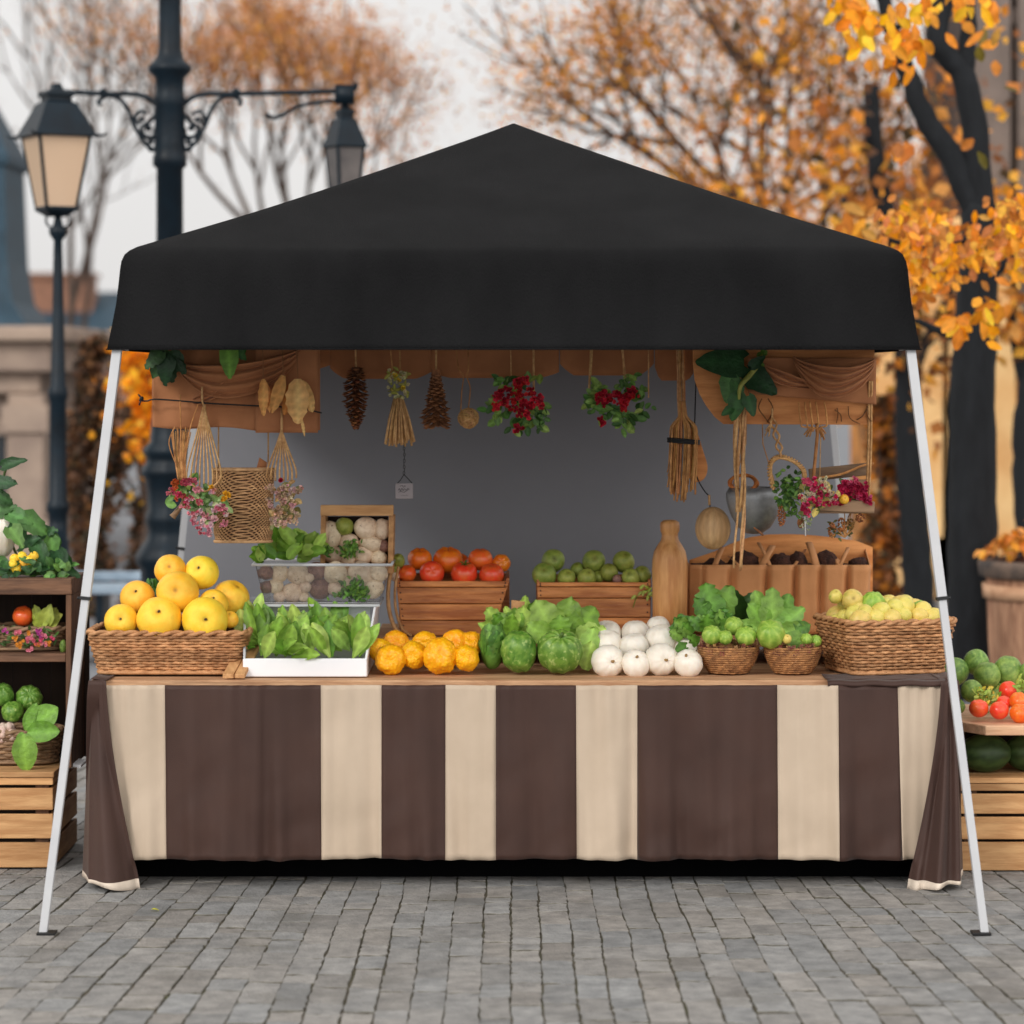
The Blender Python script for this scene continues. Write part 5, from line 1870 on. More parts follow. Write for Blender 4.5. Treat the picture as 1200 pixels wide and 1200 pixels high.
FR = [C(120, 166, 66), C(146, 186, 90), C(98, 146, 54)]
leaf_head('frilly_lettuce', 'frilly green lettuce with a cut tan stump behind the bumpy squash',
          [(600 + U(-10, 10), 745 + U(-4, 4), 10.8 + U(-.04, .04), U(-.8, .7), U(.3, 1), U(24, 40), U(16, 26)) for _ in range(26)] +
          [(612, 726, 10.85, .15, 1, 30, 14), (618, 735, 10.84, .3, 1, 34, 18), (590, 738, 10.8, -.6, .8, 34, 22), (622, 742, 10.8, .5, .8, 30, 20)], FR)
b = MB()
b.tube([P(606, 730, 10.86), P(607, 716, 10.86), P(608, 704, 10.86)], [.02, .025, .028], 10)
tag(b.build('cut_stump', M['pine'], org=P(607, 716, 10.86)), 'cut tan stump sticking up out of the frilly lettuce', 'stump')
leaf_head('frilly_lettuce', 'broad pale veined leaves spreading behind the large ribbed squash',
          [(654, 750, 10.78, -.55, 1, 56, 40), (660, 748, 10.8, .15, 1, 52, 40), (668, 750, 10.78, .7, .9, 50, 38), (650, 752, 10.74, -.9, .6, 40, 30), (675, 752, 10.76, 1, .45, 40, 32), (683, 775, 10.7, .35, 1, 44, 26),
           (686, 785, 10.68, .2, 1, 36, 22), (640, 748, 10.82, -.3, 1, 48, 30), (690, 770, 10.75, .2, .9, 38, 24), (632, 745, 10.82, -.7, .9, 36, 26), (657, 742, 10.72, 0, .25, 22, 26)],
          [C(132, 176, 84), C(150, 190, 102), C(112, 158, 66)])

# ---- white pumpkins, stacked three deep
GW = 'white pumpkins stacked in the front row'
for px, py, rp, Y, ra, tl, lab in (
        (711.5, 775, 18.3, 10.62, (1, 1, 1), 85, 'white pumpkin at the left of the front row, stem end to the viewer'), (744, 778, 15.8, 10.6, (1, 1, .96), 50, 'small white pumpkin second in the front row'),
        (776, 772.5, 17.5, 10.62, (1, 1, 1.0), 88, 'tall white pumpkin third in the front row'), (807, 777.5, 16.3, 10.6, (1, 1, .95), 45, 'white pumpkin at the right end of the front row'),
        (711.5, 756, 17, 10.76, (1, 1, 1), 15, 'white pumpkin in the second row behind the left one'), (744, 758, 16, 10.74, (1, 1, 1), 10, 'white pumpkin in the second row behind the small one'),
        (776, 750, 17.5, 10.78, (1, 1, 1), 15, 'white pumpkin in the second row behind the tall one'), (806, 763, 15, 10.74, (1, 1, 1), 10, 'white pumpkin in the second row at the right'),
        (711.5, 742.5, 15.8, 10.9, (1, 1, 1), 10, 'white pumpkin in the top row at the left'), (745, 742.5, 16, 10.9, (1, 1, 1), 10, 'white pumpkin in the top row in the middle'),
        (771.5, 735, 12.5, 10.94, (1, 1, 1), 10, 'small white pumpkin in the top row by the wooden bottle'), (693, 773, 9, 10.72, (1, 1, 1), 20, 'tiny white pumpkin beside the veined leaves'),
        (801, 747, 10, 10.86, (1, 1, 1), 10, 'small white pumpkin half under the curly leaves')):
    fruit('pumpkin', 'white_pumpkin', px + U(-1.5, 1.5), py, rp * U(1.03, 1.12), Y, lab, 'pumpkin', tl, GW, ra, 'stem' if tl > 40 else None)


# ---- two round baskets with a fringe of dried petals
def round_basket(label, pxc, w_, ptop, Y, seed):
    c = V((X_(pxc, Y), Y + S(w_, Y) * .5, TZ + .006))
    rt, h = S(w_, Y) / 2, (Z_(ptop, Y) - TZ - .006)
    t = thing('round_basket', label, 'basket', c)
    b = MB()
    n = 60
    nr = 12
    for k in range(nr):
        f = (k + .5) / nr
        rr_ = rt * (.6 + .4 * math.sin(f * math.pi * .5) ** .8)
        pts = [c + V((rr_ * math.cos(6.2832 * i / n), rr_ * math.sin(6.2832 * i / n), f * h + U(-.0008, .0008))) for i in range(n)]
        cols = []
        for i in range(n):
            q = .8 + .35 * (((i + k * 3) % 4) / 3) + U(-.08, .08)
            cols += [(q, q * .97, q * .93)] * 5
        b.tube(pts, h / nr * .62, 5, 0, cols, closed=True)
    b.build('coiled_side', M['seagrass'], t)
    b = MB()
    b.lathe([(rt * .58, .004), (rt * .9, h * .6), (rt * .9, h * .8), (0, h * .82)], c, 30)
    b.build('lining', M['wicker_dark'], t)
    f = MB()
    for k in range(150):
        a = U(0, 6.2832)
        p = c + V((math.cos(a) * rt * U(.9, 1.02), math.sin(a) * rt * U(.9, 1.02), h + U(-.022, .01)))
        f.petals(p, U(.008, .014), (math.cos(a), math.sin(a), U(-.5, .8)), 4, jit(rng.choice([C(150, 84, 72), C(128, 66, 60), C(176, 120, 84), C(196, 150, 90), C(110, 60, 56)]), .2), open_=.9)
    f.build('dried_petal_fringe', M['petal'], t)
    return t


round_basket('round woven basket of small green fruit with a fringe of dried petals', 856, 71, 760, 10.56, 1)
round_basket('round woven basket holding a striped green melon, fringed with dried petals', 932, 67, 760, 10.56, 2)
GS = 'green fruit in the two round baskets'
for kd, px, py, rp, Y, lab, ra in (
        ('sprout_fruit', 834, 744, 11.5, 10.6, 'round green fruit at the left of the first round basket', (1, 1, 1)), ('sprout_fruit', 850, 747, 8.5, 10.59, 'smallest green fruit at the front of the first round basket', (1, 1, 1)),
        ('sprout_fruit', 860, 733.5, 11, 10.66, 'green fruit on top in the first round basket', (1, 1, 1)), ('sprout_fruit', 874, 745, 11.5, 10.6, 'oval green fruit at the right of the first round basket', (1.1, 1, .95)),
        ('sprout_fruit', 903, 743, 17, 10.6, 'striped melon, the largest fruit in the second round basket', (1, 1, 1.05)), ('yellow_fruit', 922, 749, 6, 10.59, 'tiny yellow fruit at the front of the second round basket', (1, 1, 1)),
        ('sprout_fruit', 945, 749, 7, 10.6, 'small green fruit at the right of the second round basket', (1, 1, 1)), ('sprout_fruit', 956, 751, 7, 10.62, 'small green fruit at the right rim of the second basket', (1, 1, 1))):
    fruit(kd, 'striped_melon' if rp == 17 else 'green_fruit', px, py, rp, Y, lab, 'fruit', 50, GS, ra)
KA = [C(92, 142, 60), C(114, 162, 78), C(76, 124, 50)]
leaf_head('curly_kale', 'frilly dark green leaves between the pumpkins and the first round basket',
          [(812, 742, 10.75, U(-1, -.2), U(.2, 1), U(20, 32), U(14, 22)) for _ in range(14)] + [(836 + U(-10, 10), 740, 10.74 + U(-.03, .03), U(-.9, .8), U(.3, 1), U(20, 34), U(14, 22)) for _ in range(16)] +
          [(800, 748, 10.72, -.5, .3, 20, 14), (806, 755, 10.7, -.4, -.2, 18, 14), (818, 755, 10.68, -.2, .2, 20, 14)], KA, 'greens', .1)
leaf_head('green_leaf', 'big ragged upright leaf behind the first round basket', [(836, 728, 10.8, -.18, 1, 48, 34), (842, 726, 10.82, .35, 1, 44, 30), (832, 726, 10.8, -.6, .9, 32, 22)], KA, 'leaf', .1)
leaf_head('dark_leaf', 'dark green leaf behind the two round baskets', [(868, 728, 10.9, -.3, 1, 42, 26), (872, 728, 10.9, .2, 1, 36, 24)], [C(46, 84, 40), C(58, 98, 46)], 'leaf', .05)
leaf_head('chard_leaves', 'large rosette of broad green leaves over the striped melon',
          [(905, 738, 10.78, -.75, .8, 44, 26), (900, 738, 10.8, -.35, 1, 50, 28), (903, 738, 10.78, .05, 1, 52, 30), (907, 738, 10.8, .42, 1, 48, 28), (910, 740, 10.76, .8, .75, 44, 26), (895, 742, 10.74, -1, .4, 36, 22),
           (912, 742, 10.74, 1, .15, 38, 24), (918, 746, 10.72, .9, -.2, 34, 22), (925, 742, 10.74, .9, .4, 28, 20), (885, 744, 10.72, -.8, .2, 24, 18)], KA + [C(124, 172, 84)], 'greens', .06)

# ---- right wicker basket with a heap of pale fruit
cR = V((X_(1037, 10.73), 10.745, TZ + .006))
wicker_basket('wicker_basket', 'deep wicker basket of pale yellow fruit at the right end of the table', cR, .425, .37, .355, .31, .19, R(16), 15, fill=.72)
GF = 'pale yellow fruit heaped in the right wicker basket'
rm = Matrix.Rotation(R(16), 3, 'Z')
cells = []
for lay, (nx, ny, zz, mg) in enumerate(((7, 5, .165, .058), (6, 4, .205, .07), (5, 3, .235, .1))):
    for i in range(nx):
        for j in range(ny):
            if lay == 0 and 0 < j and rng.random() < 1 and 0 < i < nx - 1 and j < ny - 1:
                continue
            x = lerp(-.2125 + mg, .2125 - mg, i / (nx - 1)) + U(-.01, .01)
            y_ = lerp(-.185 + mg, .185 - mg, j / (ny - 1)) + U(-.01, .01)
            cells.append((x, y_, zz + U(-.012, .008) - .12 * ((x / .2) ** 4) * (.05 if lay < 2 else .2)))
for x, y_, zz in cells:
    o = bpy.data.objects.new('pale_fruit', rng.choice(PRO['yellow_fruit']))
    COL.objects.link(o)
    o.location = cR + rm @ V((x, y_, zz))
    r_ = U(.03, .038)
    o.scale = (r_, r_, r_ * U(1, 1.18))
    o.rotation_euler = (U(0, 6), U(0, 6), U(0, 6))
    tag(o, 'small pale yellow fruit in the heap filling the right wicker basket', 'fruit', GF)
GF2 = 'green tinged fruit on top of the pale heap'
for px, py, rp, lab in ((1040, 724, 15, 'largest green tinged fruit at the right of the pale heap'), (1055, 705 + 6, 13, 'green yellow fruit at the top right of the pale heap'), (999, 703, 13, 'upright green yellow fruit at the top of the pale heap'),
                        (979, 699, 8, 'small olive fruit at the back left of the pale heap'), (1079, 718, 14.5, 'long green fruit at the far right of the pale heap')):
    if px < 1041 and py == 724:
        px, py = 1023, 709
    fruit('sprout_fruit' if rp > 13.2 else 'yellow_fruit', 'green_tinged_fruit', px, py, rp, 10.72, lab, 'fruit', U(20, 80), GF2, (1, 1, 1.12))


# ================================================================== SIDE STANDS
def slat_crate(label, x0_, x1_, y, dep, h, slats, wood_m='pine', side_m='pine_y'):
    t = thing('slatted_crate', label, 'crate', ((x0_ + x1_) / 2, y + dep / 2, 0))
    for z0_, z1_ in slats:
        b = MB()
        b.box((x0_, y + U(-.002, .002), z0_), (x1_, y + .018, z1_))
        b.build('front_slat', M[wood_m], t, smooth=False, bevel=.003)
        for xx in (x0_, x1_):
            s_ = 1 if xx == x1_ else -1
            b = MB()
            b.box((min(xx, xx - s_ * .016), y + .02, z0_), (max(xx, xx - s_ * .016), y + dep, z1_))
            b.build('side_slat', M[side_m], t, smooth=False, bevel=.003)
    for xx in (x0_ + .018, x1_ - .05 - .018, (x0_ + x1_) / 2):
        b = MB()
        b.box((xx, y + .02, .004), (xx + .05, y + .045, h - .022))
        b.build('corner_post', M['old_wood_z'], t, smooth=False, bevel=.002)
    for i in range(4):
        b = MB()
        y0_ = y - .004 + i * (dep + .004) / 4
        b.box((x0_ - .004, y0_, h - .02), (x1_ + .004, y0_ + dep / 4 - .006, h))
        b.build('top_slat', M[wood_m], t, smooth=False, bevel=.003)
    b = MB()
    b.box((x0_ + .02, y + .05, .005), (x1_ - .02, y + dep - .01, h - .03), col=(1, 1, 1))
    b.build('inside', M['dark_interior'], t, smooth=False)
    return t


YS = 10.76
xr = X_(62, YS)
slat_crate('pale slatted crate under the tall shelf box at the left edge', -2.36, xr, YS, .6, .36, ((.008, .1), (.115, .205), (.22, .3), (.312, .338)))
YK = 10.86
t = thing('shelf_box', 'tall dark wooden shelf box of flowers and squash at the left edge', 'shelf', (-2.0, YK + .17, .36))
xb = X_(84, YK)
zk = lambda py: Z_(py, YK)
b = MB()
b.box((-2.3, YK, zk(697)), (xb, YK + .36, zk(678)))
b.build('top_board', M['old_wood'], t, smooth=False, bevel=.004)
b = MB()
b.box((X_(77, YK), YK + .002, .361), (xb - .001, YK + .355, zk(697.3)))
b.build('side_board', M['old_wood_z'], t, smooth=False, bevel=.003)
b = MB()
b.box((-2.3, YK + .004, .361), (-2.28, YK + .355, zk(697.3)))
b.build('side_board', M['old_wood_z'], t, smooth=False, bevel=.003)
b = MB()
b.box((-2.279, YK + .006, zk(776)), (X_(76.7, YK), YK + .33, zk(766)))
b.build('shelf_board', M['old_wood'], t, smooth=False, bevel=.003)
b = MB()
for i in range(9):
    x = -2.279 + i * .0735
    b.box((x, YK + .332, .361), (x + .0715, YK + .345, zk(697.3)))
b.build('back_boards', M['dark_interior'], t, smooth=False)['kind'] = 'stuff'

# top of the shelf box: white gourd, yellow peppers, ivy leaves
o = fruit('pumpkin', 'white_gourd', 2, 628, 20, 11.0, 'pale white gourd among dark leaves at the left edge', 'gourd', 20, None, (.8, 1, 1.35))
GPp = 'small yellow peppers on the shelf box'
for px, py, lab in ((17, 655, 'small yellow pepper at the top left of the cluster on the shelf box'), (26, 652, 'small yellow pepper at the top of the cluster on the shelf box'), (15, 662, 'small yellow pepper at the left of the cluster on the shelf box'),
                    (28, 660, 'orange yellow pepper in the middle of the cluster on the shelf box'), (35, 656.5, 'small yellow pepper at the right of the cluster on the shelf box'), (40, 652, 'yellow pepper at the far right of the cluster on the shelf box'),
                    (19, 666.5, 'larger yellow pepper at the bottom of the cluster on the shelf box')):
    fruit('orange', 'yellow_pepper', px, py, 5.6, 10.9 + U(0, .02), lab, 'pepper', 40, GPp, (1, 1, 1.15))
IVY = [C(50, 92, 56), C(70, 116, 66), C(38, 76, 48), C(92, 140, 80)]
b = MB()
b.tube(smoothline([P(30, 672, 11.0), P(15, 640, 11.02), P(2, 600, 11.02), P(4, 560, 11.02), P(12, 540, 11.02)], 5), .005, 5, 0, C(70, 96, 50))
for x, y, dx, dz, L_, W_ in ((2, 547, .9, .35, 34, 20), (-4, 566, 1, .1, 26, 26), (-6, 600, 1, .35, 30, 26), (0, 604, .6, -.4, 24, 22), (10, 602, .8, -.15, 34, 28), (28, 606, .7, -.5, 36, 34), (20, 612, .3, -.9, 30, 26), (60, 630, .1, -.9, 30, 24),
                              (58, 628, .5, -.8, 28, 24), (66, 645, .5, -.9, 36, 26), (50, 645, -.2, -.9, 30, 24), (70, 650, .6, -.9, 34, 22), (40, 636, .6, -.7, 34, 28), (34, 650, .8, -.3, 34, 26), (58, 655, .4, -.8, 28, 22),
                              (-4, 655, .5, -.6, 26, 26), (2, 660, .6, -.8, 24, 22), (46, 664, .8, .1, 24, 18), (30, 670, .6, .4, 24, 16), (36, 672, 1, .3, 26, 16), (72, 660, .3, -1, 26, 20), (22, 640, .7, .4, 30, 26), (-6, 580, .9, -.3, 24, 24),
                              (12, 618, .5, -.6, 30, 26), (45, 625, .8, .2, 26, 22), (0, 675, .4, .6, 20, 16), (60, 672, .7, .1, 24, 16)):
    b.leaf(P(x, y, 10.95 + U(-.05, .05)), (dx, U(-.5, 0), dz), (U(-.4, .4), -1, .5), S(L_, 11), S(W_, 11), U(.1, .4), U(.05, .3), 8, jit(rng.choice(IVY), .15), 1.6, .06, 'heart')
for k in range(70):
    b.leaf(P(U(-6, 82), U(658, 677), 10.93 + U(-.04, .08)), (U(-1, 1), -.4, U(-.3, .8)), (U(-.4, .4), -1, .5), U(.025, .06), U(.02, .04), .3, .2, 5, jit(rng.choice(IVY), .2), 1.4, .05)
tag(b.build('ivy_plant', M['leaf'], org=P(30, 676, 11)), 'dark green ivy like plant spilling over the top of the shelf box', 'plant')

# middle shelf: tomato, flower basket, cabbage wedge, small squash
fruit('tomato', 'tomato', 27, 722, 12.5, 11.0, 'single red tomato on the upper shelf at the left edge', 'tomato', 30, None, (1, 1, .95))
fruit('dark_squash', 'small_squash', 74, 757.5, 5.5, 10.93, 'tiny green squash in the corner of the upper shelf', 'squash', 10, None, (.8, 1, 1.5))
c = V((X_(22, 10.9), 11.03, zk(766) + .004))
tb = wicker_basket('flower_basket', 'low oval basket of pink flowers on the upper shelf at the left edge', c, .33, .2, .29, .17, .08, 0, 8, .09, .7, .0055, material='grey_wood')
b = MB()
for k in range(90):
    b.leaf(P(U(-15, 66), U(738, 757), 10.92 + U(-.02, .06)), (U(-1, 1), -.5, U(-.2, 1)), (0, -1, .4), U(.02, .035), .012, .3, .2, 4, jit(C(70, 100, 54), .25))
b.build('foliage', M['leaf'], tb)
for k in range(22):
    b = MB()
    x, y = U(-12, 62), U(737, 761)
    cc = rng.choice([C(226, 92, 130), C(236, 140, 160), C(200, 80, 160), C(240, 160, 60), C(230, 120, 140)])
    for q in range(4):
        b.petals(P(x + U(-3, 3), y + U(-2, 2), 10.885), .012, (U(-.4, .4), -1, U(0, .6)), 5, cc)
    b.build('flower', M['petal'], tb)
b = MB()
for k in range(12):
    b.leaf(P(50 + U(-4, 4), 734, 10.98 + U(-.02, .02)), (U(-.7, .9), -.3, U(.4, 1)), (U(-.3, .3), -1, .3), S(U(18, 28), 11), S(U(14, 20), 11), .4, .4, 7, jit(C(166, 186, 92), .15), 1.3, .05)
tag(b.build('cabbage_wedge', M['leaf'], org=P(54, 730, 10.98)), 'pale green cabbage wedge beside the tomato on the upper shelf', 'cabbage')
# lower shelf
GQ = 'green squashes on the lower shelf'
fruit('squash', 'green_squash', 34, 818, 15.5, 11.02, 'dark green squash high on the lower shelf at the left edge', 'squash', 60, GQ)
fruit('squash', 'green_squash', 2, 814, 14, 11.0, 'green squash cut by the left edge on the lower shelf', 'squash', 30, GQ)
fruit('bumpy_squash', 'green_squash', 15, 834, 13, 10.96, 'mottled green squash below the others on the lower shelf', 'squash', 30, GQ)
c = V((X_(16, 10.95), 11.02, .366))
wicker_basket('oval_basket', 'dark oval basket under the garlic on the lower shelf', c, .34, .22, .3, .18, .12, 0, 9, .1, .8, .006, material='grey_wood')
b = MB()
for k in range(34):
    a, e = U(-3.1, 0), U(-.4, 1.3)
    d = V((math.cos(a) * math.cos(e), math.sin(a) * math.cos(e), math.sin(e)))
    b.blob(P(8, 862, 10.95) + d * .042, .0125 * U(.8, 1.2), nu=10, nv=6, col=jit((1, 1, 1), .08))
b.blob(P(8, 862, 10.95), .042, nu=12, nv=8)
tag(b.build('garlic_braid', M['garlic'], org=P(8, 862, 10.95)), 'pale pink garlic heap at the left edge of the lower shelf', 'garlic')
leaf_head('broad_leaves', 'four broad green leaves drooping from the lower shelf',
          [(32, 856, 10.84, .75, .62, 46, 34), (30, 856, 10.85, .35, 1, 36, 16), (32, 858, 10.83, .95, .05, 40, 26), (28, 860, 10.82, .1, -1, 46, 30), (26, 858, 10.83, -.15, -.8, 22, 12)],
          [C(104, 156, 62), C(120, 170, 76)], 'leaves', .015)
b = MB()
b.box((X_(80, 10.95), 10.9, .361), (X_(97, 10.95), 11.05, .372), rot=Matrix.Rotation(R(12), 3, 'Y'))
tag(b.build('paper_scrap', M['white_plastic'], org=P(88, 900, 10.95), smooth=False), 'white scrap lying on the left crate beside the tent leg', 'scrap')

# right stand
YR = 10.72
slat_crate('pale slatted crate below the watermelons at the right edge', X_(1124, YR), 2.5, YR, .5, .345, ((.004, .108), (.118, .2), (.212, .285), (.296, .323)))
t = thing('serving_board', 'pale wooden board with a cut corner carrying squash and tomatoes at the right edge', 'board', (2.05, 10.9, .55))
zb_, zt_ = Z_(862, 10.6), Z_(850.5, 10.6)
out = [(X_(1120, 10.75), 10.75), (X_(1155, 10.6), 10.6), (2.5, 10.6), (2.5, 11.3), (X_(1118, 11.2), 11.3)]
b = MB()
n = len(out)
b.add([(x, y, zb_) for x, y in out] + [(x, y, zt_) for x, y in out], [tuple(range(n - 1, -1, -1)), tuple(range(n, 2 * n))] + [(i, (i + 1) % n, (i + 1) % n + n, i + n) for i in range(n)])
b.build('board_top', wood('pale_board', C(226, 184, 148), C(200, 152, 116), 'X'), t, smooth=False, bevel=.004)
b = MB()
b.box((X_(1112, 11.2), 11.16, .346), (2.5, 11.2, zb_ - .001))
b.build('back_support', M['dark_interior'], t, smooth=False)
for x in (X_(1122, 11), 2.3):
    b = MB()
    b.box((x, 11.0, .346), (x + .03, 11.16, zb_ - .001))
    b.build('support', M['old_wood_z'], t, smooth=False)
GM = 'dark watermelons under the right board'
for px, py, rx, rz, Y, lab in ((1154, 885, 31, 22.5, 10.86, 'dark green watermelon lying under the right board'), (1203, 884, 26, 22, 10.9, 'second dark watermelon under the board, cut by the right edge')):
    b = MB()
    b.blob((0, 0, 0), (S(rx, Y), S(rz, Y), S(rz, Y)), lambda d: 1 + .02 * noise.noise(d * 2), 40, 24,
           cfn=lambda d: (lambda k: (lerp(.7, 1.5, k), lerp(.7, 1.4, k), lerp(.7, 1.4, k)))(max(0, min(1, .5 + .5 * math.sin(math.atan2(d.z, d.y) * 9 + 2.5 * noise.noise(d * 3))))))
    o = b.build('watermelon', M['watermelon'])
    o.location = P(px, py, Y)
    o.location.z = .346 + S(rz, Y)
    tag(o, lab, 'watermelon', GM)
GD = 'green squashes piled on the right board'
for px, py, rp, Y, lab, ra in (
        (1118, 787, 17.5, 11.05, 'green squash at the left of the right pile, behind the tent leg', (1, 1, .95)), (1144, 776, 15, 11.08, 'yellow green squash at the top of the right pile', (1, 1, 1)), (1157, 791, 16, 10.98, 'round green squash in the middle of the right pile', (1, 1, 1)),
        (1181, 788, 18, 11.04, 'long mottled green squash sloping down at the right of the pile', (1, 1, 1.15)), (1139, 810, 13, 10.88, 'pale green squash low in the right pile by the tent leg', (1, 1, 1.1)), (1206, 788, 12, 11.0, 'green squash cut by the right edge of the photo', (1, 1, 1)),
        (1122, 828, 9, 10.85, 'small green squash low behind the right tent leg', (1, 1, 1)), (1168, 812, 12, 11.0, 'dark green squash behind the tomatoes', (1, 1, 1))):
    fruit('dark_squash', 'green_squash', px, py, rp, Y, lab, 'squash', U(10, 50), GD, ra)
GZ = 'tomatoes on the right board'
for kd, px, py, rp, Y, lab in (
        ('tomato', 1147, 830, 11.5, 10.72, 'orange red tomato at the left of the right board'), ('tomato', 1171, 832.5, 11.3, 10.7, 'red tomato at the front of the right board'), ('tomato', 1176, 824, 9.5, 10.78, 'pale red tomato behind the front red one'),
        ('tomato', 1182, 809, 11.5, 10.86, 'bright red tomato at the top of the tomatoes on the right board'), ('orange_tomato', 1194, 822, 11.5, 10.76, 'orange tomato upper one at the right edge of the board'),
        ('orange_tomato', 1195, 836, 12, 10.69, 'orange tomato lower one at the right edge of the board')):
    fruit(kd, 'tomato', px, py, rp, Y, lab, 'tomato', U(10, 50), GZ, (1, 1, .94))
frizz('curly_herb', [(1156, 818, 8, 5), (1163, 824, 6, 5), (1150, 815, 5, 4)], 10.8, 110, .022, [C(120, 150, 70), C(150, 176, 90), C(196, 180, 80)], 'yellow green curly herb between squash and tomatoes on the right')
frizz('curly_herb', [(1197, 808, 4.5, 5)], 10.84, 50, .022, [C(130, 164, 80), C(150, 176, 90)], 'light green herb at the right edge above the orange tomatoes')
# a small yellow leaf fallen on the paving
b = MB()
b.leaf((X_(178, 9.95), 9.93, .006), (1, .1, .05), (0, 0, 1), .028, .02, .2, .3, 4, C(190, 200, 60))
tag(b.build('fallen_leaf', M['leaf'], org=(X_(180, 9.95), 9.93, .005)), 'tiny yellow green leaf lying on the grey paving', 'leaf')

# ================================================================== HANGING UNDER THE CANOPY
BAR1, BAR2, ZB = 10.62, 10.93, 2.118


def up(px, Y, bar=BAR2):
    """point on the truss bar above photograph column px"""
    return V((X_(px, Y), bar, ZB))


def swag(mb, a0, a1, sag_top, sag_bot, Y, depth=.05, folds=4, nu=40, nv=24, bulge=.03):
    """gathered cloth slung between two points (photograph pixels), its folds running along the sag"""
    (xa, ya), (xb, yb) = a0, a1

    def fn(u, v_):
        s_ = 4 * u * (1 - u)
        x = lerp(xa, xb, u) + 6 * math.sin(v_ * 3 + u * 4) * s_
        gather = .25 + .75 * s_ ** .7
        y = lerp(ya, yb, u) + lerp(sag_top, sag_bot, v_) * s_ ** .8 + (v_ - .5) * 10 * (1 - gather)
        f = math.sin(v_ * folds * 2 * math.pi + 1.3 * math.sin(u * 3)) * .011 * gather
        return P(x, y, Y) + V((0, -bulge * s_ - f + .012 * noise.noise(V((u * 4, v_ * 6, 0))), 0))
    mb.grid(fn, nu, nv)


# ---- left brown drape
Yd = 10.6
t = thing('brown_drape', 'brown cloth drape with gathered folds hanging under the left canopy corner', 'drape', P(276, 505, Yd))
b = MB()


def drape(u, v_):
    px = lerp(179 - 2 * v_, 375, u)
    bot = 500 + 6 * u + 2 * math.sin(u * 11)
    z = lerp(Z_(bot, Yd), ZB, v_)
    x = X_(px, Yd)
    n_ = noise.noise(V((x * 5, 1, z * 2)))
    f = .012 * n_ + .009 * math.sin(x * 40 + 6 * n_ + z * 9) * (.4 + .6 * v_) * max(0, 1 - u * 1.1) + .006 * math.sin((x * 22 - z * 34)) * (1 if u < .62 else .4)
    return V((x, Yd + f, z))


b.grid(drape, 70, 44)
b.build('panel', M['tan_cloth'], t, thick=.004)
b = MB()
swag(b, (208, 428), (352, 412), 6, 46, Yd - .015, folds=3)
b.build('upper_swag', M['tan_cloth'], t, thick=.003)
b = MB()
swag(b, (226, 470), (300, 430), -6, 14, Yd - .012, folds=2, bulge=.02)
b.build('lower_swag', M['tan_cloth'], t, thick=.003)
b = MB()
b.grid(lambda u, v_: V((X_(lerp(300, 373, u), Yd), Yd - .02 - .008 * math.sin(u * 9) * v_ + .004 * math.sin(u * 3), lerp(Z_(507, Yd), ZB, v_))), 20, 24)
b.build('front_flap', M['tan_cloth'], t, thick=.003)
b = MB()
b.tube(smoothline([P(163, 469, Yd - .05), P(172, 470, Yd - .05), P(186, 468, Yd - .05), P(250, 473, Yd - .045), P(310, 476, Yd - .05), P(350, 478, Yd - .05), P(377, 484, Yd - .045)], 5), .0032, 6)
b.blob(P(166, 467, Yd - .05), .008, nu=8, nv=6)
b.tube([P(166, 467, Yd - .05), P(163, 475, Yd - .05)], .003, 5)
b.tube([P(166, 467, Yd - .05), P(162, 462, Yd - .05)], .003, 5)
tag(b.build('hanging_rod', M['black_plastic'], org=P(270, 473, Yd - .05)), 'thin black twig like rod running across the left brown drape', 'rod')

IV2 = [C(44, 78, 54), C(34, 64, 44), C(60, 96, 64)]
b = MB()
for k, (x, y, dx, dz, L_, W_) in enumerate(((196, 410, -.6, -1, 40, 34), (198, 414, .1, -1, 36, 30), (202, 414, .5, -.8, 30, 24), (190, 412, -.8, -.7, 30, 24), (196, 420, -.2, -1, 34, 30), (204, 424, .6, -.5, 20, 16))):
    b.leaf(P(x, y, 10.53 - k * .004), (dx, -.15, dz), (U(-.3, .3), -1, .3), S(L_, Yd), S(W_, Yd), U(.1, .4), U(-.1, .3), 9, jit(rng.choice(IV2), .12), 1.3, .05, 'heart')
b.tube([P(196, 412, 10.53), V((X_(197, 10.6), 10.6, 2.0))], .003, 5, 0, C(60, 80, 44))
tag(b.build('ivy_leaves', M['leaf'], org=P(196, 425, 10.53)), 'dark green crumpled ivy leaves at the left corner of the brown drape', 'leaves')
b = MB()
b.leaf(P(268, 409, 10.53), (.05, -.1, -1), (.1, -1, .2), S(36, Yd), S(29, Yd), .15, .15, 10, C(104, 158, 70), 1.5, .03, 'heart')
b.leaf(P(276, 408, 10.54), (.5, 0, -.6), (-.2, -1, .2), S(20, Yd), S(16, Yd), .3, .2, 8, C(50, 100, 48), 1.3, .04, 'heart')
b.leaf(P(282, 406, 10.55), (.2, 0, -1), (0, -1, .2), S(16, Yd), S(14, Yd), .3, .2, 8, C(58, 108, 50), 1.3, .04, 'heart')
b.tube([P(268, 411, 10.53), V((X_(269, 10.6), 10.6, 2.0))], .0025, 5, 0, C(80, 110, 50))
tag(b.build('bright_leaf', M['leaf'], org=P(268, 425, 10.53)), 'bright green heart shaped leaf pinned on the left brown drape', 'leaf')
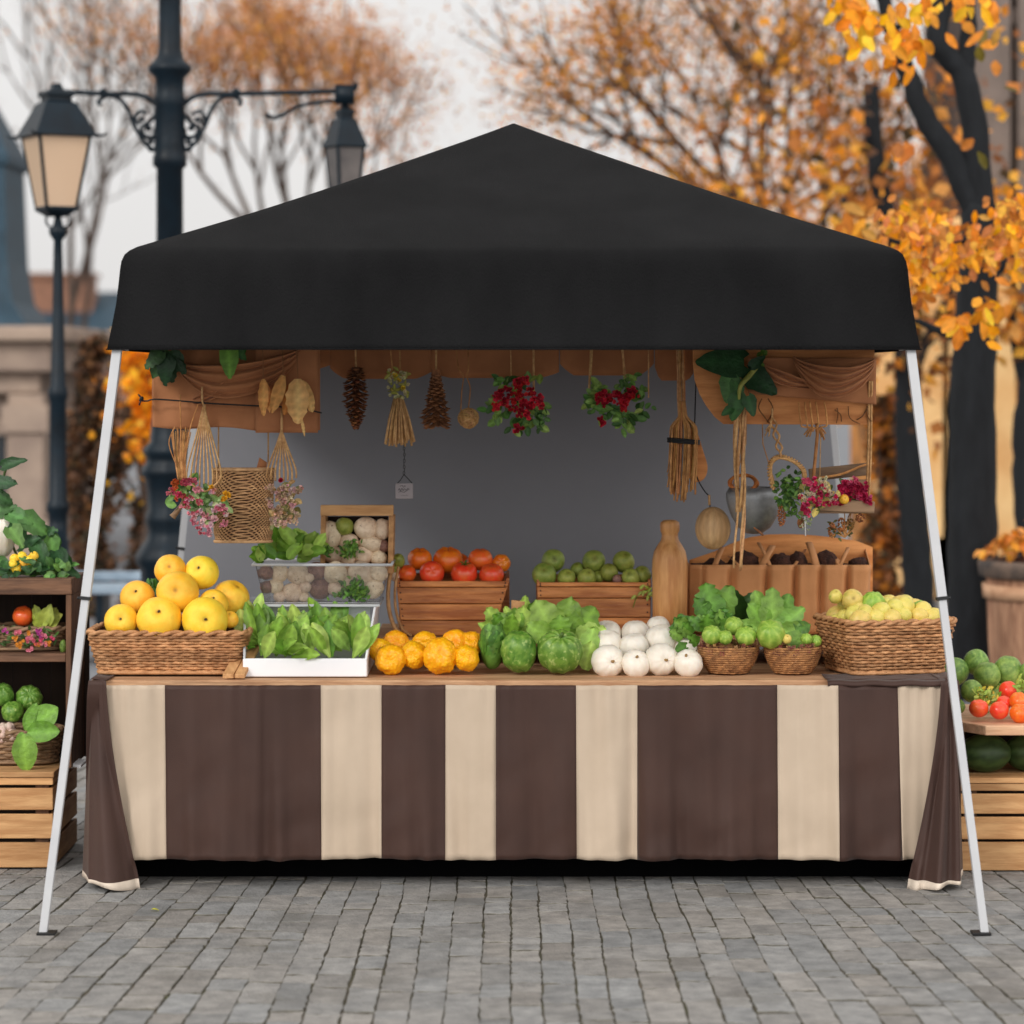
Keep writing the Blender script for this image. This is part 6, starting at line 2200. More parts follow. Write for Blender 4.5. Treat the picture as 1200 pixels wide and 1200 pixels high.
# three dried leaves
DL = [C(240, 178, 104), C(224, 152, 78), C(246, 196, 130)]
for lab, pieces in (('pale dried leaf nearest the drape edge, the largest of the three', ((349, 444, .0, -1, 54, 27), (354, 446, .3, -.9, 40, 15), (342, 448, -.25, -1, 40, 14), (353, 490, .2, -1, 22, 4))),
                    ('curled orange dried leaf in the middle of the three', ((332, 440, -.3, -1, 46, 15), (328, 446, -.45, -1, 34, 9))),
                    ('narrow dried leaf at the left of the three on a cord', ((309, 444, .0, -1, 44, 12), (312, 448, .12, -1, 36, 8)))):
    b = MB()
    for (x, y, dx, dz, L_, W_) in pieces:
        b.leaf(P(x, y, 10.52), (dx, -.08, dz), (U(-.2, .2), -1, .1), S(L_, Yd), S(W_, Yd), U(0, .15), U(-.6, .6), 12, jit(rng.choice(DL), .1), 1.25, .045)
    x, y = pieces[0][:2]
    b.tube([P(x, y, 10.52), V((X_(x - 2, 10.58), 10.57, 2.0))], .002, 4, 0, C(150, 104, 66))
    tag(b.build('dried_leaf', M['dry_leaf'], org=P(x, y, 10.52)), lab, 'dried leaf', 'dried leaves on the left brown drape')

# ---- scalloped valance across the middle
Yv = BAR2
t = thing('scalloped_valance', 'brown scalloped cloth valance hanging along the canopy behind the bouquets', 'valance', P(595, 420, Yv))
lows = [(375, 437), (387, 430), (430, 443), (500, 437), (545, 442), (600, 437), (655, 436), (658, 427), (690, 438), (730, 436), (766, 426), (768, 440), (775, 445), (812, 439)]
segs_ = [(375, 387, 432, 428), (387, 505, 431, 436, 444), (505, 655, 436, 436, 443), (656, 766, 426, 426, 440), (767, 812, 430, 438, 446)]
for sg in segs_:
    b = MB()
    xa, xb, la, lb = sg[:4]
    dp = sg[4] if len(sg) > 4 else None

    def fn(u, v_):
        lo = lerp(la, lb, u)
        if dp:
            lo += (dp - lo) * min(1, 2.2 * math.sin(math.pi * u)) ** .8
        x = X_(lerp(xa, xb, u), Yv)
        z = lerp(Z_(lo, Yv), ZB, v_)
        return V((x, Yv - .016 + .006 * noise.noise(V((x * 6, 2, z * 3))) + .005 * math.sin(x * 34), z))
    b.grid(fn, max(6, (xb - xa) // 4), 12)
    b.build('scallop', M['tan_cloth'], t, thick=.004)


def cord(mb, px0, py0, Y0, px1=None, r=.0028, bar=BAR2, n=5):
    p0 = P(px0, py0, Y0)
    p1 = up(px1 if px1 is not None else px0, bar, bar) + V((0, -.02, 0))
    mb.tube([p0, (p0 + p1) / 2 + V((U(-.002, .002), 0, 0)), p1], r, n, 0, jit((1, 1, 1), .1))


def pinecone(label, px, ptop, pbot, w_, cols, open_=1.0, seed=0, tip=1.0):
    Y = 10.84
    c = P(px, ptop, Y)
    h = S(pbot - ptop, Y)
    rw = S(w_, Y) / 2
    t = thing('pine_cone', label, 'pine cone', P(px, pbot, Y), 'pine cones hanging under the valance')
    b = MB()
    b.tube([c, c - V((0, 0, h * .9))], [rw * .3, rw * .22], 8, 0, tuple(x * .6 for x in cols[0]))
    n = 120
    for k in range(n):
        f = (k + .5) / n
        a = k * 2.39996
        prof = math.sin(math.pi * (.08 + .88 * f) ** .8) ** .8 if tip else (.35 + .65 * f)
        if tip == 2:
            prof = .18 + .82 * min(1, f * 1.25) ** .9
        rr_ = rw * prof * U(.85, 1.1)
        out = V((math.cos(a), math.sin(a), -.3 * open_ - .25 * f))
        base = c + V((math.cos(a) * rr_ * .15, math.sin(a) * rr_ * .15, -h * f * .9))
        side = V((-math.sin(a), math.cos(a), 0))
        d = out.normalized()
        L_ = rr_
        w2 = rw * .24
        cc = jit(rng.choice(cols), .2)
        e = d.cross(side)
        vs_ = [base - side * w2 * .4, base + side * w2 * .4, base + d * L_ * .8 + side * w2, base + d * L_ + e * w2 * .3, base + d * L_ * .8 - side * w2,
               base + d * L_ * .78 - e * w2 * .5]
        b.add(vs_, [(0, 1, 2, 3, 4), (1, 0, 5), (1, 5, 2), (0, 4, 5), (2, 5, 3), (3, 5, 4)], 0, [tuple(x * .55 for x in cc)] * 2 + [cc, tuple(min(1, x * 1.5) for x in cc), cc, cc])
    b.build('scales', M['cone'], t, smooth=False)
    s_ = MB()
    cord(s_, px, ptop + 2, Y, r=.004)
    s_.build('hanging_cord', M['rope'], t)


pinecone('dark brown open pine cone hanging at the left of the valance', 417, 430, 510, 31, [(.6, .48, .42), (.8, .64, .54), (.42, .34, .3)], .9)
pinecone('light brown cone shaped pine cone hanging between the bouquet and the twine ball', 511, 433, 503, 36, [(1.5, 1.36, 1.2), (1.8, 1.6, 1.4), (1.15, 1.0, .9)], 1.0, tip=2)

# dried straw bouquet with yellow flowers
Y = 10.82
t = thing('straw_bouquet', 'bouquet of small yellow flowers over a fan of pale straw stalks', 'bouquet', P(467, 525, Y))
b = MB()
for k in range(34):
    f = (k / 33 - .5) * 2
    p0 = P(467 + f * 5, 466, Y + U(-.015, .015))
    p1 = P(468 + f * 18 + U(-2, 2), 519 + U(-5, 6) - abs(f) * 3, Y + U(-.03, .02))
    b.tube([p0, (p0 + p1) / 2 + V((f * .004, 0, 0)), p1], [.0028, .0032, .0045], 5, 0, jit((1.25, 1.15, 1.0), .12))
b.build('straw_stalks', M['rope'], t)
b = MB()
for k in range(26):
    b.leaf(P(467 + U(-11, 11), 450 + U(-16, 14), Y), rnd_dir(), (U(-.5, .5), -1, .2), U(.02, .04), .014, .3, .2, 4, jit(C(150, 160, 90), .2))
b.build('leaves', M['leaf'], t)
for k in range(24):
    b = MB()
    x, y = 467 + U(-12, 12), 450 + U(-17, 16)
    big = k in (3, 11, 17)
    if big:
        x, y = ((467, 446), (472, 455), (462, 440))[(3, 11, 17).index(k)]
    cc = C(244, 214, 70) if big else jit(C(226, 220, 170), .1)
    b.petals(P(x, y, Y - .03), S(5.5 if big else 4, Y), (U(-.5, .5), -1, U(-.3, .5)), 6, cc, layers=3 if big else 2)
    b.build('flower', M['petal'], t)
b = MB()
cord(b, 460, 434, Y, 452, .003)
cord(b, 469, 434, Y, 467, .003)
b.build('hanging_cord', M['twig'], t)
# chain and little grey card below it
Y = 10.82
t = thing('hanging_card', 'small grey card with black handwriting hung on a dark chain below the straw bouquet', 'card', P(473.5, 585, Y))
b = MB()
k = 0
y = 522
while y < 556:
    a = 0 if k % 2 else R(90)
    c = P(473.5 + U(-.4, .4), y, Y)
    pts = [c + V((math.cos(q) * .0035 * math.cos(a), math.cos(q) * .0035 * math.sin(a), math.sin(q) * .007)) for q in [i * .7854 for i in range(8)]]
    b.tube(pts, .0012, 4, closed=True)
    y += 3.6
    k += 1
b.tube([P(473.5, 556, Y), P(469, 563, Y), P(466, 566, Y)], .0016, 4)
b.tube([P(473.5, 556, Y), P(479, 562, Y), P(483, 566, Y)], .0016, 4)
b.build('chain', M['black_plastic'], t)
b = MB()
a, c = P(463.5, 584.5, Y), P(484, 566.5, Y)
b.box((a.x, Y - .003, a.z), (c.x, Y + .003, c.z), col=(1, 1, 1))
cd = b.build('card_face', M['card'], t, smooth=False, bevel=.0015)
b = MB()
for pts in (((469, 570), (471, 568.5), (473, 571), (474.5, 569), (475, 570.5)), ((466.5, 575), (468, 572.5), (469.5, 575.5), (471, 572), (472.5, 575), (474, 572.5), (476, 574.5), (478, 572), (479.5, 574)),
            ((467, 577), (470, 576), (473, 577), (476, 575.5), (478.5, 573.5)), ((470, 581), (472, 580.2), (474, 581), (476, 580.2), (478, 581))):
    b.tube(smoothline([P(x, y_, Y - .004) for x, y_ in pts], 4), .0013 if pts[0][1] < 579 else .0007, 4, flat=.5)
b.build('handwriting', M['ink'], cd)

# twine ball on two cords
Y = 10.82
t = thing('twine_ball', 'small ball of tan twine hanging on two cords', 'ball', P(549, 504, Y))
b = MB()
c = P(549, 490, Y)
for k in range(46):
    ax = rnd_dir()
    a, q = ax.orthogonal().normalized(), None
    q = ax.cross(a)
    r_ = S(12, Y) * U(.86, 1.03)
    off = ax * U(-.35, .35) * r_
    rr_ = math.sqrt(max(1e-5, r_ * r_ - off.length_squared)) if r_ * r_ > off.length_squared else r_
    b.tube([c + off + (a * math.cos(i * .45) + q * math.sin(i * .45)) * rr_ for i in range(14)], .0022, 4, 0, jit((1, .95, .85), .2), closed=True)
b.blob(c, S(11, Y), nu=14, nv=8, col=(.6, .55, .5))
b.build('wound_twine', M['rope'], t)
b = MB()
for pts in (((549, 478), (551, 455), (547, 440), (549, 425)), ((540, 484), (541, 460), (543, 440), (536, 425))):
    ln = smoothline([P(x, y_, Y) for x, y_ in pts] + [up(pts[-1][0] - 4, BAR2) + V((0, -.02, 0))], 4)
    b.tube(ln, .0024, 5, 0, (.8, .75, .7))
b.build('hanging_cord', M['twig'], t)


def bouquet(label, spots_f, spots_l, Y, n_f, n_l, cords, cat='bouquet', pal_l=None, red=None, rf=6.5, name='red_bouquet'):
    xs = [s_[0] for s_ in spots_l]
    ys = [s_[1] for s_ in spots_l]
    t = thing(name, label, cat, P(sum(xs) / len(xs), max(ys), Y))
    b = MB()
    for k in range(n_l):
        x, y, sx, sy = rng.choice(spots_l)
        x, y = rng.gauss(x, sx * .8), rng.gauss(y, sy * .8)
        d = V((U(-1, 1), U(-.8, .2), U(-1, .9)))
        L_ = S(U(8, 14), Y)
        b.leaf(P(x, y, Y + U(-.03, .02)), d, (U(-.5, .5), -1, U(-.1, .6)), L_, L_ * U(.5, .7), U(0, .4), U(.1, .4), 5, jit(rng.choice(pal_l or [C(86, 132, 76), C(112, 156, 92), C(62, 104, 58), C(140, 176, 104)]), .18), 1.3, .02)
    b.build('foliage', M['leaf'], t)
    for k in range(n_f):
        x, y = spots_f[k % len(spots_f)]
        x, y = x + U(-4, 4), y + U(-4, 4)
        b = MB()
        cc = jit(rng.choice(red or [C(206, 30, 56), C(176, 20, 46), C(224, 52, 72), C(210, 44, 44)]), .12)
        r_ = S(rf, Y) * U(.7, 1.15)
        for q in range(6):
            b.petals(P(x, y, Y - .06) + V((U(-.6, .6) * r_, U(-.3, .3) * r_, U(-.6, .6) * r_)), r_ * .62, (U(-.8, .8), -1, U(-.5, .9)), 5, jit(cc, .2), layers=2, open_=.7)
        b.build('flower', M['petal'], t)
    if cords:
        b = MB()
        for (x0, y0, x1, r_) in cords:
            cord(b, x0, y0, Y, x1, r_)
        b.build('hanging_cord', M['rope'], t)
    return t


bouquet('round bouquet of dark red flowers with green leaves hanging in the middle',
        [(605, 452), (612, 448), (598, 460), (585, 465), (582, 473), (608, 462), (620, 474), (628, 468), (612, 478), (605, 484), (597, 480), (616, 488), (606, 500), (592, 470), (632, 476), (610, 470), (600, 470), (620, 458), (588, 460)],
        [(592, 448, 8, 6), (616, 446, 8, 5), (590, 488, 8, 5), (620, 490, 9, 6), (606, 498, 7, 5), (630, 488, 6, 6), (582, 480, 5, 6), (634, 478, 4, 5), (605, 470, 14, 14)], 10.84, 46, 130,
        [(599, 440, 597, .0022), (625.5, 460, 625, .0045)])
bouquet('half moon swag of red flowers and pale green leaves on two rope loops',
        [(706, 466), (709, 470), (703, 468), (722, 464), (730, 468), (735, 474), (741, 462), (733, 462), (705, 496), (728, 475), (738, 456), (716, 468)],
        [(700, 470, 6, 8), (698, 458, 6, 6), (730, 456, 7, 6), (745, 458, 6, 7), (712, 486, 9, 6), (728, 492, 8, 6), (742, 484, 7, 7), (752, 476, 5, 6), (728, 500, 5, 5), (694, 474, 4, 5), (738, 446, 4, 5), (718, 478, 10, 6)], 10.84, 34, 130,
        [(690, 465, 694, .0045), (692, 440, 697, .004), (733, 444, 722, .0045), (731, 438, 727, .0035), (760, 466, 760, .0028)])


# ---- flower bunches on macrame cords at the left
def macrame(mb, px, ptop, pbot, w_, Y, n=9, r=.003):
    for k in range(n):
        f = (k / (n - 1) - .5) * 2
        mb.tube(smoothline([P(px + U(-1, 1), ptop, Y), P(px + f * w_ * .2, lerp(ptop, pbot, .35), Y), P(px + f * w_ * .48, lerp(ptop, pbot, .8), Y - .01), P(px + f * w_ * .5, pbot + 4 * (1 - f * f), Y)], 4), r, 5, 0,
                jit((1.05, 1, .95), .15))


Y = 10.56
PK_ = [C(226, 150, 160), C(206, 110, 124), C(236, 180, 186), C(196, 84, 96), C(214, 70, 110)]
t = bouquet('bunch of orange and pink dried flowers with stems up, at the far left post',
            [(222, 562), (226, 566), (216, 566), (206, 572), (202, 568), (212, 578), (218, 584), (214, 590), (222, 592), (228, 582), (232, 586), (210, 584), (200, 574)],
            [(214, 578, 8, 10), (222, 572, 6, 8)], Y, 30, 46, [], red=PK_ + [C(206, 96, 40)], rf=5, name='dried_flower_bunch')
b = MB()
for k in range(22):
    f = U(-1, 1)
    b.tube(smoothline([P(212 + f * 12, 506 + U(-6, 2), Y + .02), P(211 + f * 7, 535, Y + .01), P(213 + f * 5, 562, Y)], 4), U(.0016, .003), 4, 0, jit((1, .95, .9), .2))
for pts in (((205, 500), (198, 520), (208, 548)), ((232, 474), (222, 505), (216, 545)), ((211, 470), (212, 505), (212, 540))):
    b.tube(smoothline([P(x, y_, Y - .01) for x, y_ in pts], 5), .0022, 5, 0, (1.1, 1, .9))
b.tube([P(211, 472, Y - .01), V((X_(211, Y), 10.57, 1.75))], .0022, 5)
b.build('dry_stems', M['twig'], t)
t = bouquet('bunch of pink, white and green flowers below a fan of macrame cords',
            [(240, 608), (232, 600), (228, 612), (246, 616), (250, 606), (236, 620), (242, 626), (256, 598), (262, 604), (232, 576), (246, 576), (258, 596), (264, 592), (226, 604), (252, 600), (260, 612)],
            [(236, 588, 9, 9), (250, 588, 9, 8), (244, 600, 10, 8), (232, 592, 6, 6)], Y, 38, 90, [], pal_l=[C(150, 186, 140), C(110, 150, 100), C(180, 204, 168), C(90, 130, 84)], red=PK_[:3] + [C(240, 200, 204)], rf=5, name='dried_flower_bunch')
for x, y in ((249, 573), (266, 580), (262, 585)):
    b = MB()
    for q in range(8):
        b.petals(P(x, y, Y - .05) + rnd_dir() * .008, .013, (U(-.8, .8), -1, U(-.5, .9)), 5, C(240, 180, 40), layers=2)
    b.build('flower', M['petal'], t)
b = MB()
macrame(b, 239, 474, 566, 40, Y)
b.tube(smoothline([P(222, 566, Y - .01), P(240, 576, Y - .02), P(256, 564, Y - .01), P(259, 556, Y)], 5), .0035, 5)
b.tube([P(239, 476, Y), P(237, 470, Y - .01), V((X_(237, Y), 10.55, 1.78))], .004, 5)
b.build('macrame_cord', M['rope'], t)
t = bouquet('bunch of beige dried flowers below macrame cords, in front of the woven bag',
            [(330, 588), (338, 582), (346, 578), (324, 580), (318, 574), (328, 600), (340, 596), (346, 604), (322, 612), (332, 614), (344, 612), (316, 590), (336, 606), (330, 572), (326, 596), (350, 574)],
            [(334, 592, 8, 14), (328, 604, 7, 8), (340, 580, 6, 8)], Y, 48, 60, [], pal_l=[C(170, 150, 110), C(120, 124, 80), C(190, 166, 130)], red=[C(222, 194, 164), C(206, 172, 144), C(228, 184, 178), C(196, 160, 126)], rf=5, name='dried_flower_bunch')
b = MB()
b.petals(P(329, 563, Y - .05), .016, (0, -1, .2), 8, C(176, 24, 48), layers=3)
b.build('flower', M['petal'], t)
b = MB()
macrame(b, 330, 504, 560, 34, Y, 8, .0034)
b.tube([P(330, 506, Y), V((X_(330, Y), 10.57, 1.7))], .005, 5)
b.build('macrame_cord', M['rope'], t)
b = MB()
b.tube(smoothline([P(202, 606, 10.55), P(206, 601, 10.55), P(212, 593, 10.55), P(217, 584, 10.56)], 4), [.013, .012, .011, .01, .01, .01, .009, .009, .008, .008, .007, .007, .006], 8, 0, (1.15, 1.1, 1))
tag(b.build('cut_branch', M['grey_wood'], org=P(208, 598, 10.55)), 'short cut branch stub below the far left flower bunch', 'branch')
# woven bag between the bunches
Y = 10.68
c = P(285, 592, Y)
t = thing('woven_bag', 'tan woven net bag hanging between the left flower bunches', 'bag', P(285, 634, Y))
hw, hh = S(34.5, Y), S(42, Y)
b = MB()
NR = 40
for k in range(NR):
    f = (k + .5) / NR
    z = c.z - hh + 2 * hh * f
    kx = .97 + .06 * f - .06 * max(0, .12 - f) / .12
    pts = []
    for i in range(130):
        q = 2 * math.pi * i / 130
        x = math.copysign(abs(math.cos(q)) ** .5, math.cos(q)) * hw * kx
        y_ = math.copysign(abs(math.sin(q)) ** .8, math.sin(q)) * .05
        pts.append(V((c.x + x, c.y + y_ - .004 * math.sin(i * math.pi / 2 + k * 1.9), z + .0026 * math.sin(i * math.pi * .5 + k * math.pi * .75))))
    kk = U(.8, 1.15)
    b.tube(pts, .0027, 5, 0, (kk, kk * .97, kk * .93), closed=True)
b.build('net_weave', M['net'], t)
b = MB()


def oval(f, z, s_=1):
    return [V((c.x + math.copysign(abs(math.cos(q)) ** .5, math.cos(q)) * hw * s_, c.y + math.copysign(abs(math.sin(q)) ** .8, math.sin(q)) * .05 * s_, z)) for q in [2 * math.pi * i / 60 for i in range(60)]]


b.tube(oval(0, c.z + hh, 1.03), .006, 6, closed=True)
b.tube(oval(0, c.z - hh, .96), .006, 6, closed=True)
b.build('rim', M['net'], t)
b = MB()
a_ = oval(0, c.z - hh, .9) + oval(0, c.z + hh - .01, .93)
b.add(a_, [(i, (i + 1) % 60, 60 + (i + 1) % 60, 60 + i) for i in range(60)] + [tuple(range(60))])
b.build('lining', M['wicker_dark'], t)
b = MB()
for sx in (-1, 1):
    p0 = V((c.x + sx * hw * .85, c.y, c.z + hh))
    b.tube([p0, V((p0.x * .97 - .02, 10.63, ZB))], .003, 5)
b.build('hanging_cord', M['rope'], t)
b = MB()
b.add([P(300, 551, Y + .06), P(304, 536, Y + .06), P(313, 542, Y + .06), P(312, 552, Y + .06)], [(0, 1, 2, 3)])
tag(b.build('paper_tag', M['tan_cloth'], org=P(306, 545, Y + .06), thick=.002), 'small tan tag sticking up behind the woven bag', 'tag')

# ---- twig broom and paddle
Y = 10.8
t = thing('twig_broom', 'hanging bundle of tan twigs tied like a broom with a black band', 'broom', P(798, 590, Y))
b = MB()
for k in range(46):
    f = U(-1, 1)
    fl = U(-1, 1) * .03
    en = P(800 + f * 17 + U(-2, 2) - 2, 572 + U(-14, 18) - abs(f) * 8, Y + fl)
    b.tube(smoothline([P(799 + f * 3.5, 470, Y + fl * .3), P(800 + f * 5, 488, Y + fl * .5), P(801 + f * 15, 500, Y + fl), P(801 + f * 16, 518, Y + fl), P(800 + f * 16.5, 545, Y + fl), en], 3), U(.0026, .0045), 5, 0,
           jit((1.05, 1, .92), .22))
b.build('twigs', M['twig'], t)
b = MB()
for k in range(12):
    f = U(-1, 1)
    b.tube(smoothline([P(799 + f * 3.5, 492, Y + U(-.01, .01)), P(798 + f * 4, 465, Y + U(-.01, .01)), P(798 + f * 4, 435, Y + U(-.01, .01)), P(797 + f * 4, 408, Y + U(-.01, .01)), up(797 + f * 4, BAR2) + V((0, -.02, 0))], 3), .0032, 4, 0,
           jit((1.1, 1.05, 1), .2))
b.build('rope_handle', M['rope'], t)
b = MB()
pts = [P(801 + 18.5 * math.cos(q), 517 + 1.5 * math.cos(q), Y - .036 * math.sin(q)) for q in [i * .2618 for i in range(24)]]
for dz in (-.006, 0, .006):
    b.tube([p + V((0, 0, dz)) for p in pts], .004, 6, closed=True)
b.build('black_band', M['black_plastic'], t)
b = MB()
out = [(806, 500), (815, 503), (820, 515), (824, 528), (829, 545), (828, 556), (823, 563), (815, 565), (808, 560), (804, 545)]
ln = smoothline([P(x, y_, Y + .05) for x, y_ in out + [out[0]]], 4)[:-1]
n = len(ln)
b.add([p for p in ln] + [p + V((0, .012, 0)) for p in ln], [tuple(range(n)), tuple(range(2 * n - 1, n - 1, -1))] + [(i, n + i, n + (i + 1) % n, (i + 1) % n) for i in range(n)])
b.tube([P(806, 502, Y + .056), P(802, 470, Y + .06), up(800, BAR2) + V((0, -.02, 0))], .005, 5)
tag(b.build('wooden_paddle', M['board_wood'], org=P(816, 540, Y + .05), smooth=False, bevel=.002), 'flat wooden paddle hanging behind the twig broom', 'paddle')

# wooden ball
Y = 10.86
t = thing('wooden_ball', 'pale wooden ball hanging on a dark string right of the twig broom', 'ball', P(835.5, 644, Y))
b = MB()
b.blob(P(835.5, 619, Y), (S(20.8, Y), S(20.8, Y), S(25, Y)), lambda d: 1 + .004 * math.cos(14 * math.atan2(d.y, d.x)), 56, 20,
       cfn=lambda d: (lambda k: (k, k * .98, k * .94))(1 + .09 * math.cos(14 * math.atan2(d.y, d.x))))
b.build('ball', M['ball_wood'], t)
b = MB()
b.tube(smoothline([P(832, 594, Y), P(831, 582, Y), P(826, 576, Y), P(818, 562, Y - .02), P(812, 540, Y), P(814, 500, Y), up(818, BAR2) + V((0, -.02, 0))], 4), .0024, 5)
b.build('string', M['ink'], t)
b = MB()
b.tube([P(831.5, 592, Y), P(831, 580, Y)], .0045, 6)
b.build('rope_knot', M['rope'], t)

# ---- right hanging board with draped cloth
Yr = 10.62
t = thing('hanging_board', 'wooden board with a curved end hung under the right canopy corner, cloth draped on it', 'board', P(920, 498, Yr))
out = [(812, 395), (812, 425), (814, 445), (820, 462), (828, 476), (838, 489), (848, 497), (1022, 498), (1027, 395)]
ln = [P(x, y_, Yr) for x, y_ in out]
ln[0].z = ln[-1].z = ZB
n = len(ln)
b = MB()
b.add([p for p in ln] + [p + V((0, .014, 0)) for p in ln], [tuple(range(n - 1, -1, -1)), tuple(range(n, 2 * n))] + [(i, (i + 1) % n, n + (i + 1) % n, n + i) for i in range(n)])
b.build('board', M['board_wood'], t, smooth=False, bevel=.002)
b = MB()


def sheet(u, v_):
    x = lerp(876, 1026, u)
    y_ = lerp(lerp(461, 474, u), 419, v_)
    xx, zz = X_(x, Yr), Z_(y_, Yr)
    f = .007 * math.sin(u * 7 - v_ * 5) + .006 * noise.noise(V((xx * 9, 0, zz * 9)))
    return V((xx, Yr - .018 - f, zz))


b.grid(sheet, 44, 20)
b.build('cloth_sheet', M['tan_cloth'], t, thick=.003)
b = MB()
swag(b, (930, 421), (1025, 424), 8, 44, Yr - .03, folds=4, bulge=.045)
b.build('cloth_swag', M['tan_cloth'], t, thick=.003)
b = MB()
swag(b, (884, 424), (960, 450), 2, 14, Yr - .028, folds=2, bulge=.015)
b.build('cloth_fold', M['tan_cloth'], t, thick=.003)
b = MB()
for pts in (((893, 467), (889, 478), (897, 490), (902, 496)), ((900, 467), (906, 480), (899, 495)), ((981, 478), (982, 486), (980, 496)), ((978, 480), (985, 486), (986, 494)), ((994, 476), (996, 490), (1008, 497)),
            ((1004, 492), (1012, 486), (1020, 470)), ((1016, 476), (1017, 488), (1021, 494))):
    b.tube(smoothline([P(x, y_, Yr - .012) for x, y_ in pts], 4), .0022, 5, 0, (.35, .3, .28))
b.build('wire_twists', M['twig'], t)
# big leaves and vine on the board
b = MB()
BL = [C(38, 76, 50), C(30, 64, 42), C(64, 112, 66)]
for k, (x, y, dx, dz, L_, W_, cc) in enumerate(((872, 424, -1, .02, 58, 50, BL[0]), (876, 436, .75, -.55, 44, 40, BL[1]), (856, 440, -.15, -1, 34, 30, C(70, 118, 72)), (862, 446, .2, -1, 30, 22, C(60, 108, 62)), (866, 462, -.25, -1, 34, 28, C(52, 98, 58)),
                                              (876, 464, .3, -.9, 26, 22, C(40, 84, 50)), (858, 478, -.8, -.5, 16, 14, C(44, 88, 50)), (880, 430, .5, .4, 22, 16, BL[1]))):
    b.leaf(P(x, y, Yr - .05 - k * .006), (dx, -.1, dz), (U(-.2, .2), -1, .25), S(L_, Yr), S(W_, Yr), U(.05, .25), U(0, .2), 10, cc, 1.5, .02, 'heart')
b.tube(smoothline([P(893, 404, Yr - .03), P(892, 420, Yr - .07), P(880, 438, Yr - .08), P(868, 452, Yr - .1), P(866, 468, Yr - .09)], 6), [.004 + .006 * math.sin(math.pi * i / 24) for i in range(25)], 7, 0, C(150, 160, 90))
for k in range(12):
    b.leaf(P(lerp(893, 889, k / 12), lerp(408, 428, k / 12), Yr - .06), (U(-1, 1), -.3, U(-1, .4)), (0, -1, .3), .025, .015, .3, .2, 4, jit(C(84, 124, 56), .2))
tag(b.build('vine_leaves', M['leaf'], org=P(866, 450, Yr - .06)), 'big dark green leaves and a pale vine hung on the right wooden board', 'leaves')
# twine column
Y = 10.58
b = MB()
for k in range(10):
    f = U(-1, 1)
    ln = [P(867 + f * 5 + 1.5 * math.sin(i * .7 + k) - (2 * max(0, i - 8) / 4), lerp(478, 668, i / 14) + (U(-4, 4) if i in (0, 14) else 0), Y + .012 * math.cos(i * .7 + k)) for i in range(15 if k < 4 else rng.choice((6, 8, 10)))]
    b.tube(ln, U(.003, .0055), 5, 0, jit((1, .95, .9), .2))
b.tube([P(868, 480, Y), V((X_(868, Y), 10.6, 1.72))], .005, 5)
tag(b.build('twisted_rope', M['rope'], org=P(866, 570, Y)), 'frayed twisted rope hanging down below the big green leaves', 'rope')

# grey metal kettle-like bowl with a dried vine wreath on it
Y = 10.84
t = thing('metal_pot', 'dull grey metal pot hanging behind the twisted rope', 'pot', P(886, 622, Y))
b = MB()
prof = [(0, 626), (9, 625), (19, 618), (26, 607), (31, 595), (33.5, 584), (33, 577), (29, 571), (27, 572), (28, 578), (22, 590)]
b.lathe([(S(r_, Y), Z_(y_, Y)) for r_, y_ in prof], (X_(884, Y), Y, 0), 36, fn=lambda q, z: 1 + .02 * math.sin(2 * q))
b.build('body', M['galvanised'], t)
b = MB()
b.tube([P(874, 612, Y - .02), P(884, 618, Y - .06), P(894, 627, Y - .03)], .0045, 6)
b.build('strap', M['tan_cloth'], t)
b = MB()
for sx in (-1, 1):
    b.tube([P(884 + sx * 27, 576, Y), P(884 + sx * 10, 520, Y), up(884 + sx * 6, BAR2)], .0022, 5)
b.build('hanging_cord', M['twig'], t)
b = MB()
for k in range(16):
    a0 = U(0, 6.28)
    ln = [P(871 + 17 * math.cos(a0 + i * .42) * U(.8, 1.05), 566 + 10 * math.sin(a0 + i * .42) * U(.8, 1.05), Y - .01 + .03 * math.sin(a0 + i * .42 + k)) for i in range(15)]
    b.tube(smoothline(ln, 3), .0042, 5, 0, jit((.95, .6, .4), .2))
tag(b.build('vine_wreath', M['twig'], org=P(871, 565, Y)), 'small reddish brown vine wreath resting on the grey metal pot', 'wreath')

# braided ring with green herbs
Y = 10.6
t = thing('herb_ring', 'braided straw ring filled with green herbs, hung on a rope', 'wreath', P(924, 598, Y))
b = MB()
path = [(906, 572), (902, 556), (903, 543), (910, 536), (920, 536), (932, 541), (941, 550), (943, 558)]
cl = smoothline([P(x, y_, Y) for x, y_ in path], 10)
for s_ in range(3):
    b.tube([p + V((.006 * math.cos(i * .8 + s_ * 2.09), .006 * math.sin(i * .8 + s_ * 2.09), .006 * math.sin(i * .8 + s_ * 2.09))) for i, p in enumerate(cl)], .0045, 5, 0, jit((1.05, 1, .85), .1))
b.build('braid', M['rope'], t)
b = MB()
for k in range(150):
    x, y = rng.choice(((918, 560), (924, 570), (928, 580), (922, 590), (918, 575), (932, 566), (930, 592)))
    b.leaf(P(rng.gauss(x, 5), rng.gauss(y, 6), Y + U(-.02, .03)), (U(-1, 1), -.5, U(-1, .6)), (U(-.3, .3), -1, .4), U(.016, .03), U(.01, .018), .3, .2, 4, jit(rng.choice([C(70, 110, 54), C(94, 134, 66), C(50, 86, 42)]), .2))
b.build('herbs', M['leaf'], t)
b = MB()
for s_ in range(2):
    ln = [P(lerp(905, 916, i / 12) + 3.4 * math.sin(i * .9 + s_ * 3.14) * (1 if i < 10 else .4), lerp(490, 537, i / 12), Y + .006 * math.cos(i * .9 + s_ * 3.14)) for i in range(13)]
    b.tube(smoothline(ln, 3), .0042, 5, 0, jit((.95, .9, .85), .1))
